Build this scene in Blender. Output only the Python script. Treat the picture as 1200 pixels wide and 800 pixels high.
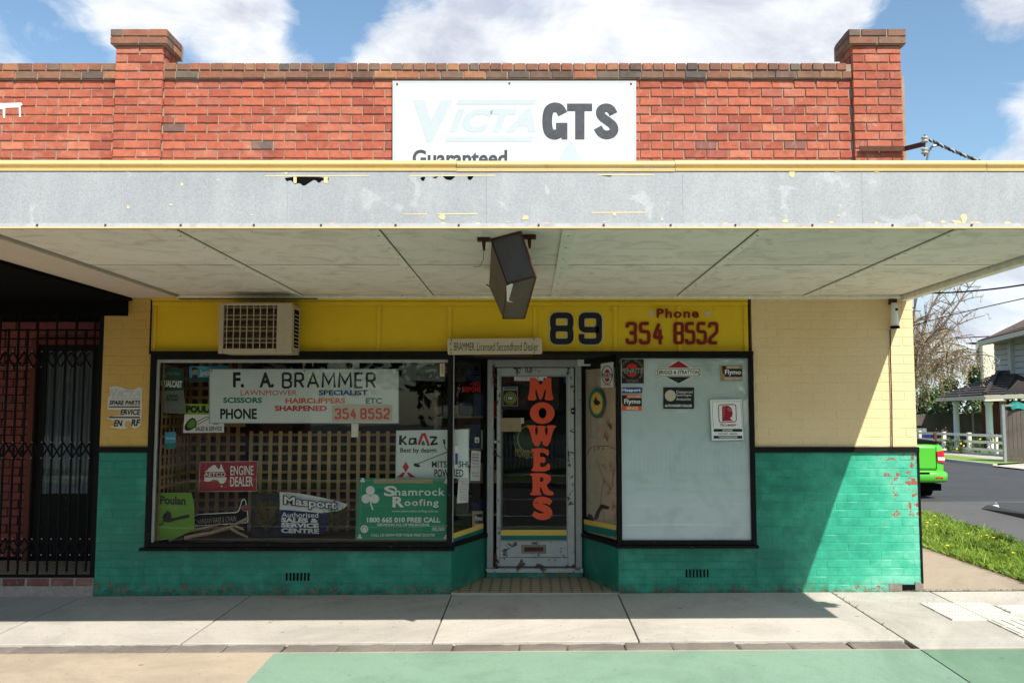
import bpy, math, random
from mathutils import Vector, Matrix, noise as mnoise
from mathutils.geometry import tessellate_polygon
random.seed(7)
R = math.radians
for o in list(bpy.data.objects): bpy.data.objects.remove(o)
S = bpy.context.scene
C = S.collection

# ---------------------------------------------------------------- camera
F = 1050.0; VX = 622.0; PITCH = math.atan(85/F); D = 9.2; ZE = 1.80
cam = bpy.data.objects.new('camera', bpy.data.cameras.new('camera'))
C.objects.link(cam); S.camera = cam
cam.data.sensor_width = 36; cam.data.lens = F/1200*36
cam.data.shift_x = -(VX-600)/1200
cam.data.clip_start = .05; cam.data.clip_end = 2000
cam.location = (0, -D, ZE); cam.rotation_euler = (R(90)+PITCH, 0, 0)

# ---------------------------------------------------------------- light
SUN = Vector((.39, -.78, 1)).normalized()
sun = bpy.data.objects.new('sun', bpy.data.lights.new('sun', 'SUN')); C.objects.link(sun)
sun.data.energy = 3.0; sun.data.angle = R(.53); sun.data.color = (1, .955, .88)
sun.rotation_euler = SUN.to_track_quat('Z', 'Y').to_euler()
S.view_settings.view_transform = 'Standard'; S.view_settings.look = 'None'
S.view_settings.exposure = 1.32; S.view_settings.gamma = 1
S.view_settings.use_curve_mapping = False

W = bpy.data.worlds.new('World'); S.world = W; W.use_nodes = True
wn = W.node_tree; wn.nodes.clear()
def mth(t, op, a, b=None, clamp=False):
    n = t.nodes.new('ShaderNodeMath'); n.operation = op; n.use_clamp = clamp
    for i, x in enumerate((a, b)):
        if x is None: continue
        if isinstance(x, (int, float)): n.inputs[i].default_value = x
        else: t.links.new(x, n.inputs[i])
    return n.outputs[0]
def mixc(t, fac, a, b, bt='MIX'):
    n = t.nodes.new('ShaderNodeMixRGB'); n.blend_type = bt
    for i, x in enumerate((fac, a, b)):
        if isinstance(x, (int, float)): n.inputs[i].default_value = x
        elif isinstance(x, (tuple, list)): n.inputs[i].default_value = (*x[:3], 1)
        else: t.links.new(x, n.inputs[i])
    return n.outputs[0]
def ramp(t, fac, stops, interp='LINEAR'):
    n = t.nodes.new('ShaderNodeValToRGB'); n.color_ramp.interpolation = interp
    e = n.color_ramp.elements
    while len(e) < len(stops): e.new(.5)
    for q, (p, c) in zip(e, stops):
        q.position = p; q.color = (c, c, c, 1) if isinstance(c, (int, float)) else (*c, 1)
    t.links.new(fac, n.inputs[0]); return n.outputs[0]
def noise(t, vec, scale, detail=4, rough=.55, dist=0):
    n = t.nodes.new('ShaderNodeTexNoise'); n.inputs['Scale'].default_value = scale
    n.inputs['Detail'].default_value = detail; n.inputs['Roughness'].default_value = rough
    n.inputs['Distortion'].default_value = dist
    if vec is not None: t.links.new(vec, n.inputs['Vector'])
    return n.outputs['Fac']

def pixdir(u, v):
    a = (400-v)/F; cp, sp = math.cos(PITCH), math.sin(PITCH)
    return Vector(((u-VX)/F, cp-a*sp, sp+a*cp))
def at(u, v, Y=0.0):
    d = pixdir(u, v); k = (Y+D)/d.y
    return Vector((d.x*k, Y, ZE+d.z*k))
def Zv(v, Y=0.0): return at(VX, v, Y).z
def Xu(u, v, Y=0.0): return at(u, v, Y).x

sky = wn.nodes.new('ShaderNodeTexSky'); sky.sky_type = 'NISHITA'; sky.sun_disc = False
sky.sun_elevation = math.asin(SUN.z); sky.sun_rotation = math.atan2(SUN.x, SUN.y)
sky.air_density = 1.0; sky.dust_density = .6; sky.ozone_density = 1.5
tc = wn.nodes.new('ShaderNodeTexCoord')
gen = tc.outputs['Generated']
mp = wn.nodes.new('ShaderNodeMapping'); mp.inputs['Scale'].default_value = (1.0, 1.0, 1.9)
mp.inputs['Location'].default_value = (.35, .1, .0)
wn.links.new(gen, mp.inputs[0])
n1 = noise(wn, mp.outputs[0], 2.6, 10, .58, .25)
n2 = noise(wn, mp.outputs[0], 11, 12, .66, .6)
dens = mth(wn, 'ADD', n1, mth(wn, 'MULTIPLY', mth(wn, 'SUBTRACT', n2, .5), .52))
for (u, v, rad, amp) in [(30, 30, .09, .05), (120, 50, .09, .06), (85, 78, .05, -.16), (215, 62, .05, -.14), (175, 25, .05, .08), (40, 5, .05, -.06), (255, 10, .07, .13), (200, 20, .05, .10), (330, 85, .09, .08),
                         (540, 62, .09, .24), (470, 66, .06, .2), (700, 40, .13, .24), (830, 25, .13, .25), (950, 20, .10, .20), (160, 85, .05, -.1),
                         (400, 15, .075, -.17), (300, 40, .05, .10), (480, 62, .05, .12), (210, 55, .04, -.08), (100, 85, .03, -.05), (1090, 70, .075, -.20), (1050, 10, .05, -.10), (1120, 150, .07, -.12),
                         (1175, 5, .05, .12), (1215, 130, .06, .13), (1195, 60, .04, -.10), (1180, 330, .14, .16), (620, -10, .06, -.08)]:
    d = pixdir(u, v).normalized()
    vm = wn.nodes.new('ShaderNodeVectorMath'); vm.operation = 'DISTANCE'
    wn.links.new(gen, vm.inputs[0]); vm.inputs[1].default_value = d
    w = mth(wn, 'SUBTRACT', 1, mth(wn, 'DIVIDE', vm.outputs['Value'], rad*1.35), True)
    w = mth(wn, 'MULTIPLY', mth(wn, 'POWER', w, 1.2), amp*1.5)
    dens = mth(wn, 'ADD', dens, w)
cov = ramp(wn, dens, [(.49, 0), (.56, .30), (.64, .80), (.74, 1)])
shade = noise(wn, mp.outputs[0], 6.5, 9, .62, .4)
ccol = ramp(wn, shade, [(.36, (4.0, 4.3, 5.0)), (.60, (6.9, 7.0, 7.2))])
haze = mixc(wn, .9, (0, 0, 0), mixc(wn, 1, sky.outputs[0], (1.22, 1.34, 1.28), 'MULTIPLY'))
skc = mixc(wn, cov, haze, ccol)
bg = wn.nodes.new('ShaderNodeBackground'); bg.inputs['Strength'].default_value = .064
wn.links.new(skc, bg.inputs[0])
wo = wn.nodes.new('ShaderNodeOutputWorld'); wn.links.new(bg.outputs[0], wo.inputs[0])

# ---------------------------------------------------------------- materials
def lin(c):
    return tuple((x/255/12.92) if x/255 <= .04045 else ((x/255+.055)/1.055)**2.4 for x in c)
def base(name):
    m = bpy.data.materials.new(name); m.use_nodes = True
    t = m.node_tree; b = t.nodes['Principled BSDF']
    g = t.nodes.new('ShaderNodeNewGeometry')
    return m, t, b, g.outputs['Position']
def setbump(t, b, h, st=.3, dist=.01):
    n = t.nodes.new('ShaderNodeBump'); n.inputs['Strength'].default_value = st; n.inputs['Distance'].default_value = dist
    t.links.new(h, n.inputs['Height']); t.links.new(n.outputs[0], b.inputs['Normal'])
def pm(name, col, rough=.6, metal=0, var=.18, scale=6, fine=60, bump=.15, rnd=0, spec=.5, dirt=None, dth=.6, dsc=5, dw=.08):
    spec *= .5
    """plain weathered material; col linear"""
    m, t, b, P = base(name)
    n = noise(t, P, scale, 6, .6); f = noise(t, P, fine, 3, .6)
    v = mth(t, 'ADD', mth(t, 'MULTIPLY', mth(t, 'SUBTRACT', n, .5), var*2.2), mth(t, 'MULTIPLY', mth(t, 'SUBTRACT', f, .5), var*1.2))
    if rnd:
        oi = t.nodes.new('ShaderNodeObjectInfo')
        v = mth(t, 'ADD', v, mth(t, 'MULTIPLY', mth(t, 'SUBTRACT', oi.outputs['Random'], .5), rnd))
    v = mth(t, 'ADD', v, 1)
    c = mixc(t, 1, tuple(col), mixc(t, 0, v, v), 'MULTIPLY')
    if dirt:
        dn = noise(t, P, dsc, 8, .65, .3)
        k = ramp(t, dn, [(dth, 0), (dth+dw, 1)])
        c = mixc(t, k, c, dirt)
    t.links.new(c, b.inputs['Base Color'])
    b.inputs['Roughness'].default_value = rough; b.inputs['Metallic'].default_value = metal
    b.inputs['Specular IOR Level'].default_value = spec
    if bump: setbump(t, b, f, bump, .004)
    return m
M = {}
def brickmat(name, stops, smear=.45, seedsc=9, dark=None):
    m, t, b, P = base(name)
    oi = t.nodes.new('ShaderNodeObjectInfo')
    c = ramp(t, oi.outputs['Random'], stops)
    n = noise(t, P, 14, 6, .65); f = noise(t, P, 120, 3, .7)
    c = mixc(t, .8, c, ramp(t, n, [(.25, .6), (.5, 1.0), (.8, 1.25)]), 'MULTIPLY')
    c = mixc(t, .6, c, ramp(t, f, [(.3, .7), (.7, 1.2)]), 'MULTIPLY')
    sm = noise(t, P, seedsc, 8, .7, .5)
    c = mixc(t, ramp(t, sm, [(.58, 0), (.72, smear)]), c, (.50, .36, .29))
    sm3 = noise(t, P, 2.2, 9, .72, .9)
    c = mixc(t, ramp(t, sm3, [(.52, 0), (.70, smear)]), c, (.52, .27, .19))
    sm2 = noise(t, P, 3.1, 8, .7, .5)
    c = mixc(t, ramp(t, sm2, [(.60, 0), (.72, .5)]), c, (.08, .05, .04))
    t.links.new(c, b.inputs['Base Color']); b.inputs['Roughness'].default_value = .85
    setbump(t, b, mth(t, 'ADD', f, n), .5, .006)
    return m
M['brick'] = brickmat('red_brick', [(0, (.28, .062, .034)), (.3, (.38, .090, .046)), (.6, (.43, .115, .060)), (.8, (.33, .080, .048)), (.9, (.48, .16, .085)), (.985, (.30, .075, .05)), (1, (.13, .085, .07))])
M['coping'] = brickmat('coping_brick', [(0, (.085, .06, .045)), (.2, (.26, .09, .045)), (.4, (.12, .095, .07)), (.55, (.32, .11, .05)), (.72, (.07, .066, .06)), (.85, (.36, .16, .07)), (1, (.19, .08, .05))], .15)
M['pillarbrick'] = M['brick']
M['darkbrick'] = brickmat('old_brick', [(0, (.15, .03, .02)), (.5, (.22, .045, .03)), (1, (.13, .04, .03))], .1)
M['mortar'] = pm('mortar', (.31, .24, .175), .95, var=.35, scale=12, bump=.6)
M['greymortar'] = pm('grey_mortar', (.20, .18, .15), .95, var=.35, scale=12, bump=.6)

def greenpaint(name):
    m, t, b, P = base(name)
    n = noise(t, P, 1.6, 7, .6, .4); n2 = noise(t, P, 7, 7, .65, .3); f = noise(t, P, 90, 3, .6)
    oi = t.nodes.new('ShaderNodeObjectInfo')
    k = mth(t, 'ADD', mth(t, 'ADD', mth(t, 'MULTIPLY', n, .26), mth(t, 'MULTIPLY', n2, .16)), .285)
    k = mth(t, 'ADD', k, mth(t, 'MULTIPLY', mth(t, 'SUBTRACT', oi.outputs['Random'], .5), .03))
    sp = t.nodes.new('ShaderNodeSeparateXYZ'); t.links.new(P, sp.inputs[0])
    # chalkier paint at the foot; right end chalky and also lightened as if sunlit
    k = mth(t, 'ADD', k, ramp(t, mth(t, 'DIVIDE', sp.outputs[0], 4.0, True), [(.58, 0), (1, .16)]))
    k = mth(t, 'ADD', k, ramp(t, sp.outputs[2], [(0, .06), (.25, .0)]))
    c = ramp(t, k, [(.34, (.001, .11, .066)), (.50, (.003, .185, .115)), (.60, (.035, .36, .225)), (.70, (.17, .52, .38))])
    c = mixc(t, .5, c, ramp(t, f, [(.3, .75), (.7, 1.15)]), 'MULTIPLY')
    gr = mth(t, 'MULTIPLY', ramp(t, sp.outputs[2], [(.02, 1), (.16, 0)]), ramp(t, noise(t, P, 9, 7, .7), [(.38, 0), (.6, .75)]))
    c = mixc(t, gr, c, (.022, .045, .032))
    # paint lost down to the brick
    p = noise(t, P, 12, 6, .62, .4)
    zone = mth(t, 'MULTIPLY', ramp(t, mth(t, 'DIVIDE', sp.outputs[0], 4.0, True), [(.80, 0), (.93, 1)]), ramp(t, mth(t, 'DIVIDE', sp.outputs[2], 1.6, True), [(.22, .3), (.62, 1)]))
    foot = ramp(t, sp.outputs[2], [(.05, 1), (.17, 0)])
    # scattered specks elsewhere
    thr = mth(t, 'ADD', mth(t, 'MULTIPLY', zone, .17), mth(t, 'MULTIPLY', foot, .135))
    thr = mth(t, 'ADD', mth(t, 'MULTIPLY', foot, .0), mth(t, 'MULTIPLY', zone, mth(t, 'ADD', .098, ramp(t, oi.outputs['Random'], [(.74, 0), (.76, .12)]))))
    pk = ramp(t, mth(t, 'ADD', p, thr), [(.715, 0), (.725, 1)])
    pk2 = ramp(t, mth(t, 'ADD', noise(t, P, 26, 5, .6, .5), mth(t, 'ADD', mth(t, 'MULTIPLY', foot, .14), mth(t, 'MULTIPLY', zone, .05))), [(.715, 0), (.73, 1)])
    pk = mth(t, 'MAXIMUM', pk, pk2)
    c = mixc(t, pk, c, mixc(t, n2, (.20, .035, .02), (.40, .12, .07)))
    t.links.new(c, b.inputs['Base Color']); b.inputs['Roughness'].default_value = .42
    setbump(t, b, mth(t, 'SUBTRACT', mth(t, 'MULTIPLY', f, .3), pk), .35, .004)
    return m
M['green'] = greenpaint('green_wall_paint')
def creampaint(name, c1, c2):
    m, t, b, P = base(name)
    n = noise(t, P, 2.2, 6, .6, .4); f = noise(t, P, 70, 3, .6); g = noise(t, P, 11, 8, .7, .8)
    c = mixc(t, n, c1, c2)
    c = mixc(t, ramp(t, g, [(.70, 0), (.78, .6)]), c, (.16, .11, .06))
    c = mixc(t, .4, c, ramp(t, f, [(.3, .85), (.7, 1.1)]), 'MULTIPLY')
    t.links.new(c, b.inputs['Base Color']); b.inputs['Roughness'].default_value = .6
    setbump(t, b, f, .25, .004)
    return m
M['cream'] = creampaint('cream_wall_paint', (.70, .49, .25), (.80, .60, .34))
M['ochre'] = creampaint('shaded_ochre_wall_paint', (.46, .28, .035), (.60, .39, .12))  # cream made yellower and darker; the left pier's shade is in the colour
M['yellow'] = pm('yellow_board_paint', (.70, .455, .014), .5, var=.10, scale=3, bump=.08, dirt=(.30, .20, .03), dth=.62, dsc=3, dw=.25)
M['yellowtrim'] = pm('yellow_trim_paint', (.70, .46, .02), .45, var=.12, bump=.1)
M['gutter'] = pm('pale_yellow_gutter_paint', (.70, .52, .22), .4, var=.12, scale=3, dirt=(.45, .36, .16), dth=.6, dsc=8, dw=.2, bump=.05)
M['flake'] = pm('cream_paint_flake', (.78, .62, .30), .6, bump=.05)
M['black'] = pm('black_paint', (.009, .009, .008), .6, spec=.2, var=.4, bump=.3, dirt=(.10, .09, .08), dth=.66, dsc=22)
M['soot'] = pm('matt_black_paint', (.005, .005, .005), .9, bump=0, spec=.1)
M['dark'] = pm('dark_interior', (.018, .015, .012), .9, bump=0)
M['ink'] = pm('black_print', (.014, .014, .013), .5, var=.25, scale=20, bump=0)
def fascia_mat():
    m, t, b, P = base('faded_grey_fascia')
    oi = t.nodes.new('ShaderNodeObjectInfo')
    mpn = t.nodes.new('ShaderNodeMapping'); mpn.inputs['Scale'].default_value = (1, 1, .28); t.links.new(P, mpn.inputs[0])
    n = noise(t, P, 1.4, 6, .6, .5); f = noise(t, P, 75, 4, .7); st = noise(t, mpn.outputs[0], 7, 6, .65, .2); w = noise(t, P, 4.5, 7, .6, .9)
    c = mixc(t, n, (.29, .305, .315), (.40, .41, .415))
    c = mixc(t, ramp(t, st, [(.45, 0), (.75, .5)]), c, (.46, .465, .465))
    c = mixc(t, ramp(t, w, [(.60, 0), (.64, .35)]), c, (.55, .56, .56))
    c = mixc(t, ramp(t, noise(t, mpn.outputs[0], 3.2, 6, .6), [(.6, 0), (.75, .35)]), c, (.26, .26, .25))
    c = mixc(t, .5, c, ramp(t, f, [(.3, .62), (.7, 1.25)]), 'MULTIPLY')
    c = mixc(t, .25, c, ramp(t, oi.outputs['Random'], [(0, .88), (1, 1.06)]), 'MULTIPLY')
    t.links.new(c, b.inputs['Base Color']); b.inputs['Roughness'].default_value = .55
    setbump(t, b, f, .2, .004); return m
M['fascia'] = fascia_mat()
def soffit_mat():
    m, t, b, P = base('stained_soffit_sheet')
    oi = t.nodes.new('ShaderNodeObjectInfo')
    n = noise(t, P, 1.3, 7, .6, .8); w = noise(t, P, 3.3, 7, .65, 1.2); f = noise(t, P, 50, 3, .6)
    c = mixc(t, n, (.73, .66, .56), (.84, .78, .68))
    c = mixc(t, ramp(t, w, [(.48, 0), (.66, .7)]), c, (.50, .46, .36))
    c = mixc(t, ramp(t, w, [(.28, .6), (.38, 0)]), c, (.74, .72, .62))
    c = mixc(t, ramp(t, noise(t, P, 13, 6, .7, .5), [(.72, 0), (.78, .7)]), c, (.12, .10, .08))
    c = mixc(t, .4, c, ramp(t, f, [(.3, .9), (.7, 1.08)]), 'MULTIPLY')
    c = mixc(t, .6, c, ramp(t, oi.outputs['Random'], [(0, .86), (1, 1.06)]), 'MULTIPLY')
    t.links.new(c, b.inputs['Base Color']); b.inputs['Roughness'].default_value = .7; return m
M['soffit'] = soffit_mat()
M['batten'] = pm('soffit_batten_paint', (.76, .72, .61), .65, var=.3, scale=14, dirt=(.10, .07, .04), dth=.64, dsc=14)
M['beige'] = pm('beige_soffit_paint', (.60, .50, .40), .7, var=.1)
M['trimwhite'] = pm('chalky_trim_paint', (.46, .46, .45), .6, var=.2, scale=8, dirt=(.30, .29, .27), dth=.55, dsc=9, dw=.2)
M['white'] = pm('white_paint', (.74, .75, .74), .5, var=.08, bump=.1)
M['signwhite'] = pm('white_sign_face', (.58, .58, .57), .4, var=.05, scale=3, bump=0, dirt=(.52, .52, .50), dth=.60, dsc=5, dw=.2)
M['fadedblue'] = pm('faded_blue_print', (.42, .465, .475), .4, var=.05, bump=0)
M['greyprint'] = pm('dark_grey_print', (.055, .058, .065), .5, var=.5, scale=18, fine=120, bump=0)
M['doorpaint'] = pm('peeling_white_door_paint', (.46, .47, .45), .6, var=.22, scale=9, dirt=(.10, .065, .045), dth=.565, dsc=11, dw=.04, bump=.4)
M['framegrey'] = pm('grey_timber_frame', (.36, .36, .34), .6, var=.2, scale=12, dirt=(.08, .06, .05), dth=.64, dsc=16, bump=.3)
M['frameblack'] = pm('black_window_frame', (.009, .009, .008), .55, spec=.2, var=.4, scale=20, dirt=(.16, .14, .11), dth=.665, dsc=24, dw=.03, bump=.4)
M['rust'] = pm('rusty_steel', (.09, .035, .02), .8, var=.5, scale=25, bump=.4)
M['steel'] = pm('galvanised_steel', (.35, .36, .36), .4, .8, var=.2)
M['acbody'] = pm('beige_metal_casing', (.42, .35, .25), .5, var=.15, scale=8, dirt=(.14, .10, .06), dth=.66, dsc=12)
M['acdark'] = pm('rusty_coil_fins', (.12, .065, .04), .8, var=.6, scale=20)
M['wood'] = pm('weathered_lattice_wood', (.36, .20, .085), .8, var=.35, scale=10, rnd=.35, bump=.3)
M['woodlight'] = pm('pale_lattice_wood', (.50, .34, .17), .8, var=.25, scale=10, rnd=.35, bump=.3)
M['ply'] = pm('stained_timber_board', (.46, .38, .27), .7, var=.3, scale=5, dirt=(.10, .05, .03), dth=.58, dsc=4, dw=.1)
M['stick'] = pm('peeled_stick_bark', (.38, .26, .15), .9, var=.4, scale=30)
M['floorwood'] = pm('dusty_timber_floor', (.16, .12, .09), .8, var=.3, scale=7)
M['red'] = pm('red_print', (.52, .015, .02), .4, var=.12, bump=0)
M['maroon'] = pm('maroon_paint', (.20, .008, .010), .5, var=.2, bump=0)
M['crimson'] = pm('crimson_sign_face', (.30, .010, .025), .35, var=.15, bump=0)
M['orange'] = pm('orange_red_letter_vinyl', (.85, .10, .035), .45, var=.10, bump=0)
M['orange2'] = pm('orange_print', (.62, .12, .02), .4, var=.1, bump=0)
M['blue'] = pm('blue_print', (.02, .06, .24), .4, var=.1, bump=0)
M['navy'] = pm('navy_print', (.012, .02, .09), .4, var=.2, bump=0)
M['cyan'] = pm('pale_blue_tin', (.06, .30, .42), .4, var=.15, bump=0)
M['teal'] = pm('teal_print', (.005, .16, .12), .4, var=.15, bump=0)
M['emerald'] = pm('emerald_sign_face', (.008, .23, .12), .35, var=.12, scale=5, bump=0)
M['darkgreen'] = pm('dark_green_print', (.005, .06, .03), .5, var=.15, bump=0)
M['lime'] = pm('lime_green_print', (.22, .36, .02), .45, var=.1, bump=0)
M['olivegreen'] = pm('olive_green_print', (.12, .26, .02), .5, var=.2, bump=0)
M['tan'] = pm('tan_paper', (.36, .26, .15), .8, var=.12, bump=0)
M['paper'] = pm('white_paper', (.70, .69, .64), .8, var=.08, bump=0)
M['yellowpaper'] = pm('yellow_paper', (.58, .52, .14), .8, var=.08, bump=0)
M['greysign'] = pm('grey_sign_face', (.62, .67, .64), .4, var=.12, scale=4, bump=0)
M['platecream'] = pm('cream_enamel_plate', (.52, .44, .32), .4, var=.1, scale=12, dirt=(.10, .06, .03), dth=.7, dsc=30)
M['palewindow'] = pm('pale_blue_window_backing', (.78, .86, .82), .5, var=.05, scale=1.2, fine=9, bump=0, dirt=(.60, .70, .66), dth=.52, dsc=2.4, dw=.2)
M['peelwhite'] = pm('torn_sticker_white', (.60, .57, .50), .6, var=.12, bump=0)
M['yband'] = pm('yellow_band_print', (.72, .50, .10), .45, var=.1, bump=0)
M['gold'] = pm('gold_print', (.40, .26, .04), .4, var=.1, bump=0)
M['silverink'] = pm('silver_grey_print', (.22, .20, .16), .4, var=.1, bump=0)
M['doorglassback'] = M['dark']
def glass(name, dirt=.05, rough=.01, tint=(1, 1, 1), refl=.5):
    m = bpy.data.materials.new(name); m.use_nodes = True; t = m.node_tree; t.nodes.clear()
    out = t.nodes.new('ShaderNodeOutputMaterial'); tr = t.nodes.new('ShaderNodeBsdfTransparent'); gl = t.nodes.new('ShaderNodeBsdfGlossy')
    tr.inputs[0].default_value = (*tint, 1)
    gl.inputs['Roughness'].default_value = rough
    fr = t.nodes.new('ShaderNodeFresnel'); fr.inputs[0].default_value = 1.52
    g = t.nodes.new('ShaderNodeNewGeometry')
    bmp = t.nodes.new('ShaderNodeBump'); bmp.inputs['Strength'].default_value = .03; bmp.inputs['Distance'].default_value = .02
    t.links.new(noise(t, g.outputs['Position'], 2.2, 2, .4), bmp.inputs['Height']); t.links.new(bmp.outputs[0], gl.inputs['Normal'])
    mx = t.nodes.new('ShaderNodeMixShader'); t.links.new(mth(t, 'MULTIPLY', fr.outputs[0], refl), mx.inputs[0]); t.links.new(tr.outputs[0], mx.inputs[1]); t.links.new(gl.outputs[0], mx.inputs[2])
    df = t.nodes.new('ShaderNodeBsdfDiffuse'); df.inputs[0].default_value = (.42, .38, .32, 1)
    m2 = t.nodes.new('ShaderNodeMixShader')
    k = ramp(t, noise(t, g.outputs['Position'], 3.5, 7, .65, .6), [(.35, dirt*.3), (.75, dirt)])
    t.links.new(k, m2.inputs[0]); t.links.new(mx.outputs[0], m2.inputs[1]); t.links.new(df.outputs[0], m2.inputs[2])
    t.links.new(m2.outputs[0], out.inputs[0]); return m
M['glass'] = glass('dusty_window_glass', .006, tint=(.96, .97, .96), refl=.40)
M['sideglass'] = glass('side_window_glass', .006, refl=.10)
M['cleanglass'] = glass('window_glass', .012, refl=.8)

# ---------------------------------------------------------------- object helpers
ORG = {}
def tag(o, label=None, cat=None, group=None, kind=None):
    if label: o['label'] = label
    if cat: o['category'] = cat
    if group: o['group'] = group
    if kind: o['kind'] = kind
    return o
def root(name, loc, label, cat, group=None, kind=None):
    o = bpy.data.objects.new(name, None); C.objects.link(o); o.location = loc
    o.empty_display_size = .2; ORG[o.name] = Vector(loc)
    return tag(o, label, cat, group, kind)
def org(p): return ORG.get(p.name, Vector((0, 0, 0))) if p else Vector((0, 0, 0))
class MB:
    def __init__(s): s.v = []; s.f = []
    def add(s, vs, fs):
        b = len(s.v); s.v += [Vector(x) for x in vs]; s.f += [tuple(b+i for i in f) for f in fs]; return s
    def box(s, x0, x1, y0, y1, z0, z1):
        if x0 > x1: x0, x1 = x1, x0
        if y0 > y1: y0, y1 = y1, y0
        if z0 > z1: z0, z1 = z1, z0
        v = [(x, y, z) for z in (z0, z1) for y in (y0, y1) for x in (x0, x1)]
        return s.add(v, [(0, 2, 3, 1), (4, 5, 7, 6), (0, 1, 5, 4), (1, 3, 7, 5), (3, 2, 6, 7), (2, 0, 4, 6)])
    def hexa(s, b4, t4):
        return s.add(list(b4)+list(t4), [(3, 2, 1, 0), (4, 5, 6, 7), (0, 1, 5, 4), (1, 2, 6, 5), (2, 3, 7, 6), (3, 0, 4, 7)])
    def bar(s, a, b, w, h=None, up=(0, 0, 1)):
        a = Vector(a); b = Vector(b); h = h or w; d = (b-a).normalized(); up = Vector(up)
        if abs(d.dot(up)) > .98: up = Vector((0, 1, 0))
        x = d.cross(up).normalized(); z = x.cross(d)
        q = [(-.5, -.5), (.5, -.5), (.5, .5), (-.5, .5)]
        return s.hexa([a+x*i*w+z*j*h for i, j in q], [b+x*i*w+z*j*h for i, j in q])
    def tube(s, pts, r, n=8, cap=True):
        pts = [Vector(p) for p in pts]; k = len(pts)
        rs = r if isinstance(r, (list, tuple)) else [r]*k
        d0 = (pts[1]-pts[0]).normalized(); up = Vector((0, 0, 1)) if abs(d0.z) < .9 else Vector((1, 0, 0))
        x = d0.cross(up).normalized(); vs = []
        for i, p in enumerate(pts):
            d = (pts[min(i+1, k-1)]-pts[max(i-1, 0)]).normalized()
            x = (x-d*x.dot(d)); x = x.normalized() if x.length > 1e-6 else Vector((1, 0, 0)); y = d.cross(x)
            vs += [p+(x*math.cos(a)+y*math.sin(a))*rs[i] for a in [2*math.pi*j/n for j in range(n)]]
        fs = [(i*n+j, i*n+(j+1) % n, (i+1)*n+(j+1) % n, (i+1)*n+j) for i in range(k-1) for j in range(n)]
        if cap: fs += [tuple(range(n-1, -1, -1)), tuple((k-1)*n+j for j in range(n))]
        return s.add(vs, fs)
    def lathe(s, c, prof, n=16):
        c = Vector(c); vs = []
        for (r, z) in prof: vs += [c+Vector((r*math.cos(2*math.pi*j/n), r*math.sin(2*math.pi*j/n), z)) for j in range(n)]
        k = len(prof)
        fs = [(i*n+j, i*n+(j+1) % n, (i+1)*n+(j+1) % n, (i+1)*n+j) for i in range(k-1) for j in range(n)]
        fs += [tuple(range(n-1, -1, -1)), tuple((k-1)*n+j for j in range(n))]
        return s.add(vs, fs)
    def prism(s, pts, off):
        """closed outline pts (3D) swept by off"""
        n = len(pts); pts = [Vector(p) for p in pts]; off = Vector(off)
        return s.add(pts+[p+off for p in pts], [tuple(range(n)), tuple(range(2*n-1, n-1, -1))]+[(i, (i+1) % n, n+(i+1) % n, n+i)[::-1] for i in range(n)])
    def build(s, name, mat, parent=None, smooth=False):
        me = bpy.data.meshes.new(name); L = org(parent)
        me.from_pydata([v-L for v in s.v], [], s.f); me.materials.append(mat); me.update()
        if smooth: me.shade_smooth()
        o = bpy.data.objects.new(name, me); C.objects.link(o)
        if parent:
            o.parent = parent
            ORG[o.name] = L
        return o
def box(name, mat, parent, *a): return MB().box(*a).build(name, mat, parent)
def bevel(o, w=.004, seg=1):
    m = o.modifiers.new('bevel', 'BEVEL'); m.width = w; m.segments = seg; m.limit_method = 'ANGLE'; return o
def inst(me, name, loc, parent, rz=0, ry=0, scale=None):
    o = bpy.data.objects.new(name, me); C.objects.link(o)
    o.parent = parent; o.location = Vector(loc)-org(parent); o.rotation_euler = (0, ry, rz)
    if scale: o.scale = scale
    return o

# planes that signs are drawn on -------------------------------------------------
class PL:
    """a flat surface in the scene: point p, normal n (towards the street)"""
    def __init__(s, p=(0, 0, 0), n=(0, -1, 0)): s.p = Vector(p); s.n = Vector(n).normalized()
    def pt(s, u, v, d=0):
        dr = pixdir(u, v); o = Vector((0, -D, ZE)); q = s.p+s.n*d
        return o+dr*((q-o).dot(s.n)/dr.dot(s.n))
def PY(Y): return PL((0, Y, 0))
def chaikin(p, it=1, closed=True):
    for _ in range(it):
        q = []; n = len(p)
        for i in range(n if closed else n-1):
            a, b = p[i], p[(i+1) % n]
            q += [(a[0]*.75+b[0]*.25, a[1]*.75+b[1]*.25), (a[0]*.25+b[0]*.75, a[1]*.25+b[1]*.75)]
        p = q if closed else [p[0]]+q+[p[-1]]
    return p
def fill(mb, pl, loops, d):
    L3 = [[Vector((x, y, 0)) for x, y in l] for l in loops]
    tri = tessellate_polygon(L3); flat = [p for l in loops for p in l]
    vs = [pl.pt(u, v, d) for u, v in flat]; fs = []
    for t in tri:
        a, b, c = (vs[i] for i in t)
        fs.append(t if (b-a).cross(c-a).dot(pl.n) > 0 else t[::-1])
    mb.add(vs, fs)
def poly(pl, pts, d, mat, parent, name='panel', thick=0, holes=()):
    mb = MB()
    if thick:
        a = [pl.pt(u, v, d) for u, v in pts]
        n = (a[1]-a[0]).cross(a[2]-a[0]); 
        if sum(((a[i]-a[0]).cross(a[i+1]-a[0])).dot(pl.n) for i in range(1, len(a)-1)) < 0: a = a[::-1]
        mb.prism(a, -pl.n*thick)
        mb.f[-len(a):] = [tuple(reversed(f)) for f in mb.f[-len(a):]]
        mb.f[-len(a):] = [tuple(reversed(f)) for f in mb.f[-len(a):]]
    else: fill(mb, pl, [list(pts)]+[list(h) for h in holes], d)
    return mb.build(name, mat, parent)
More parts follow.
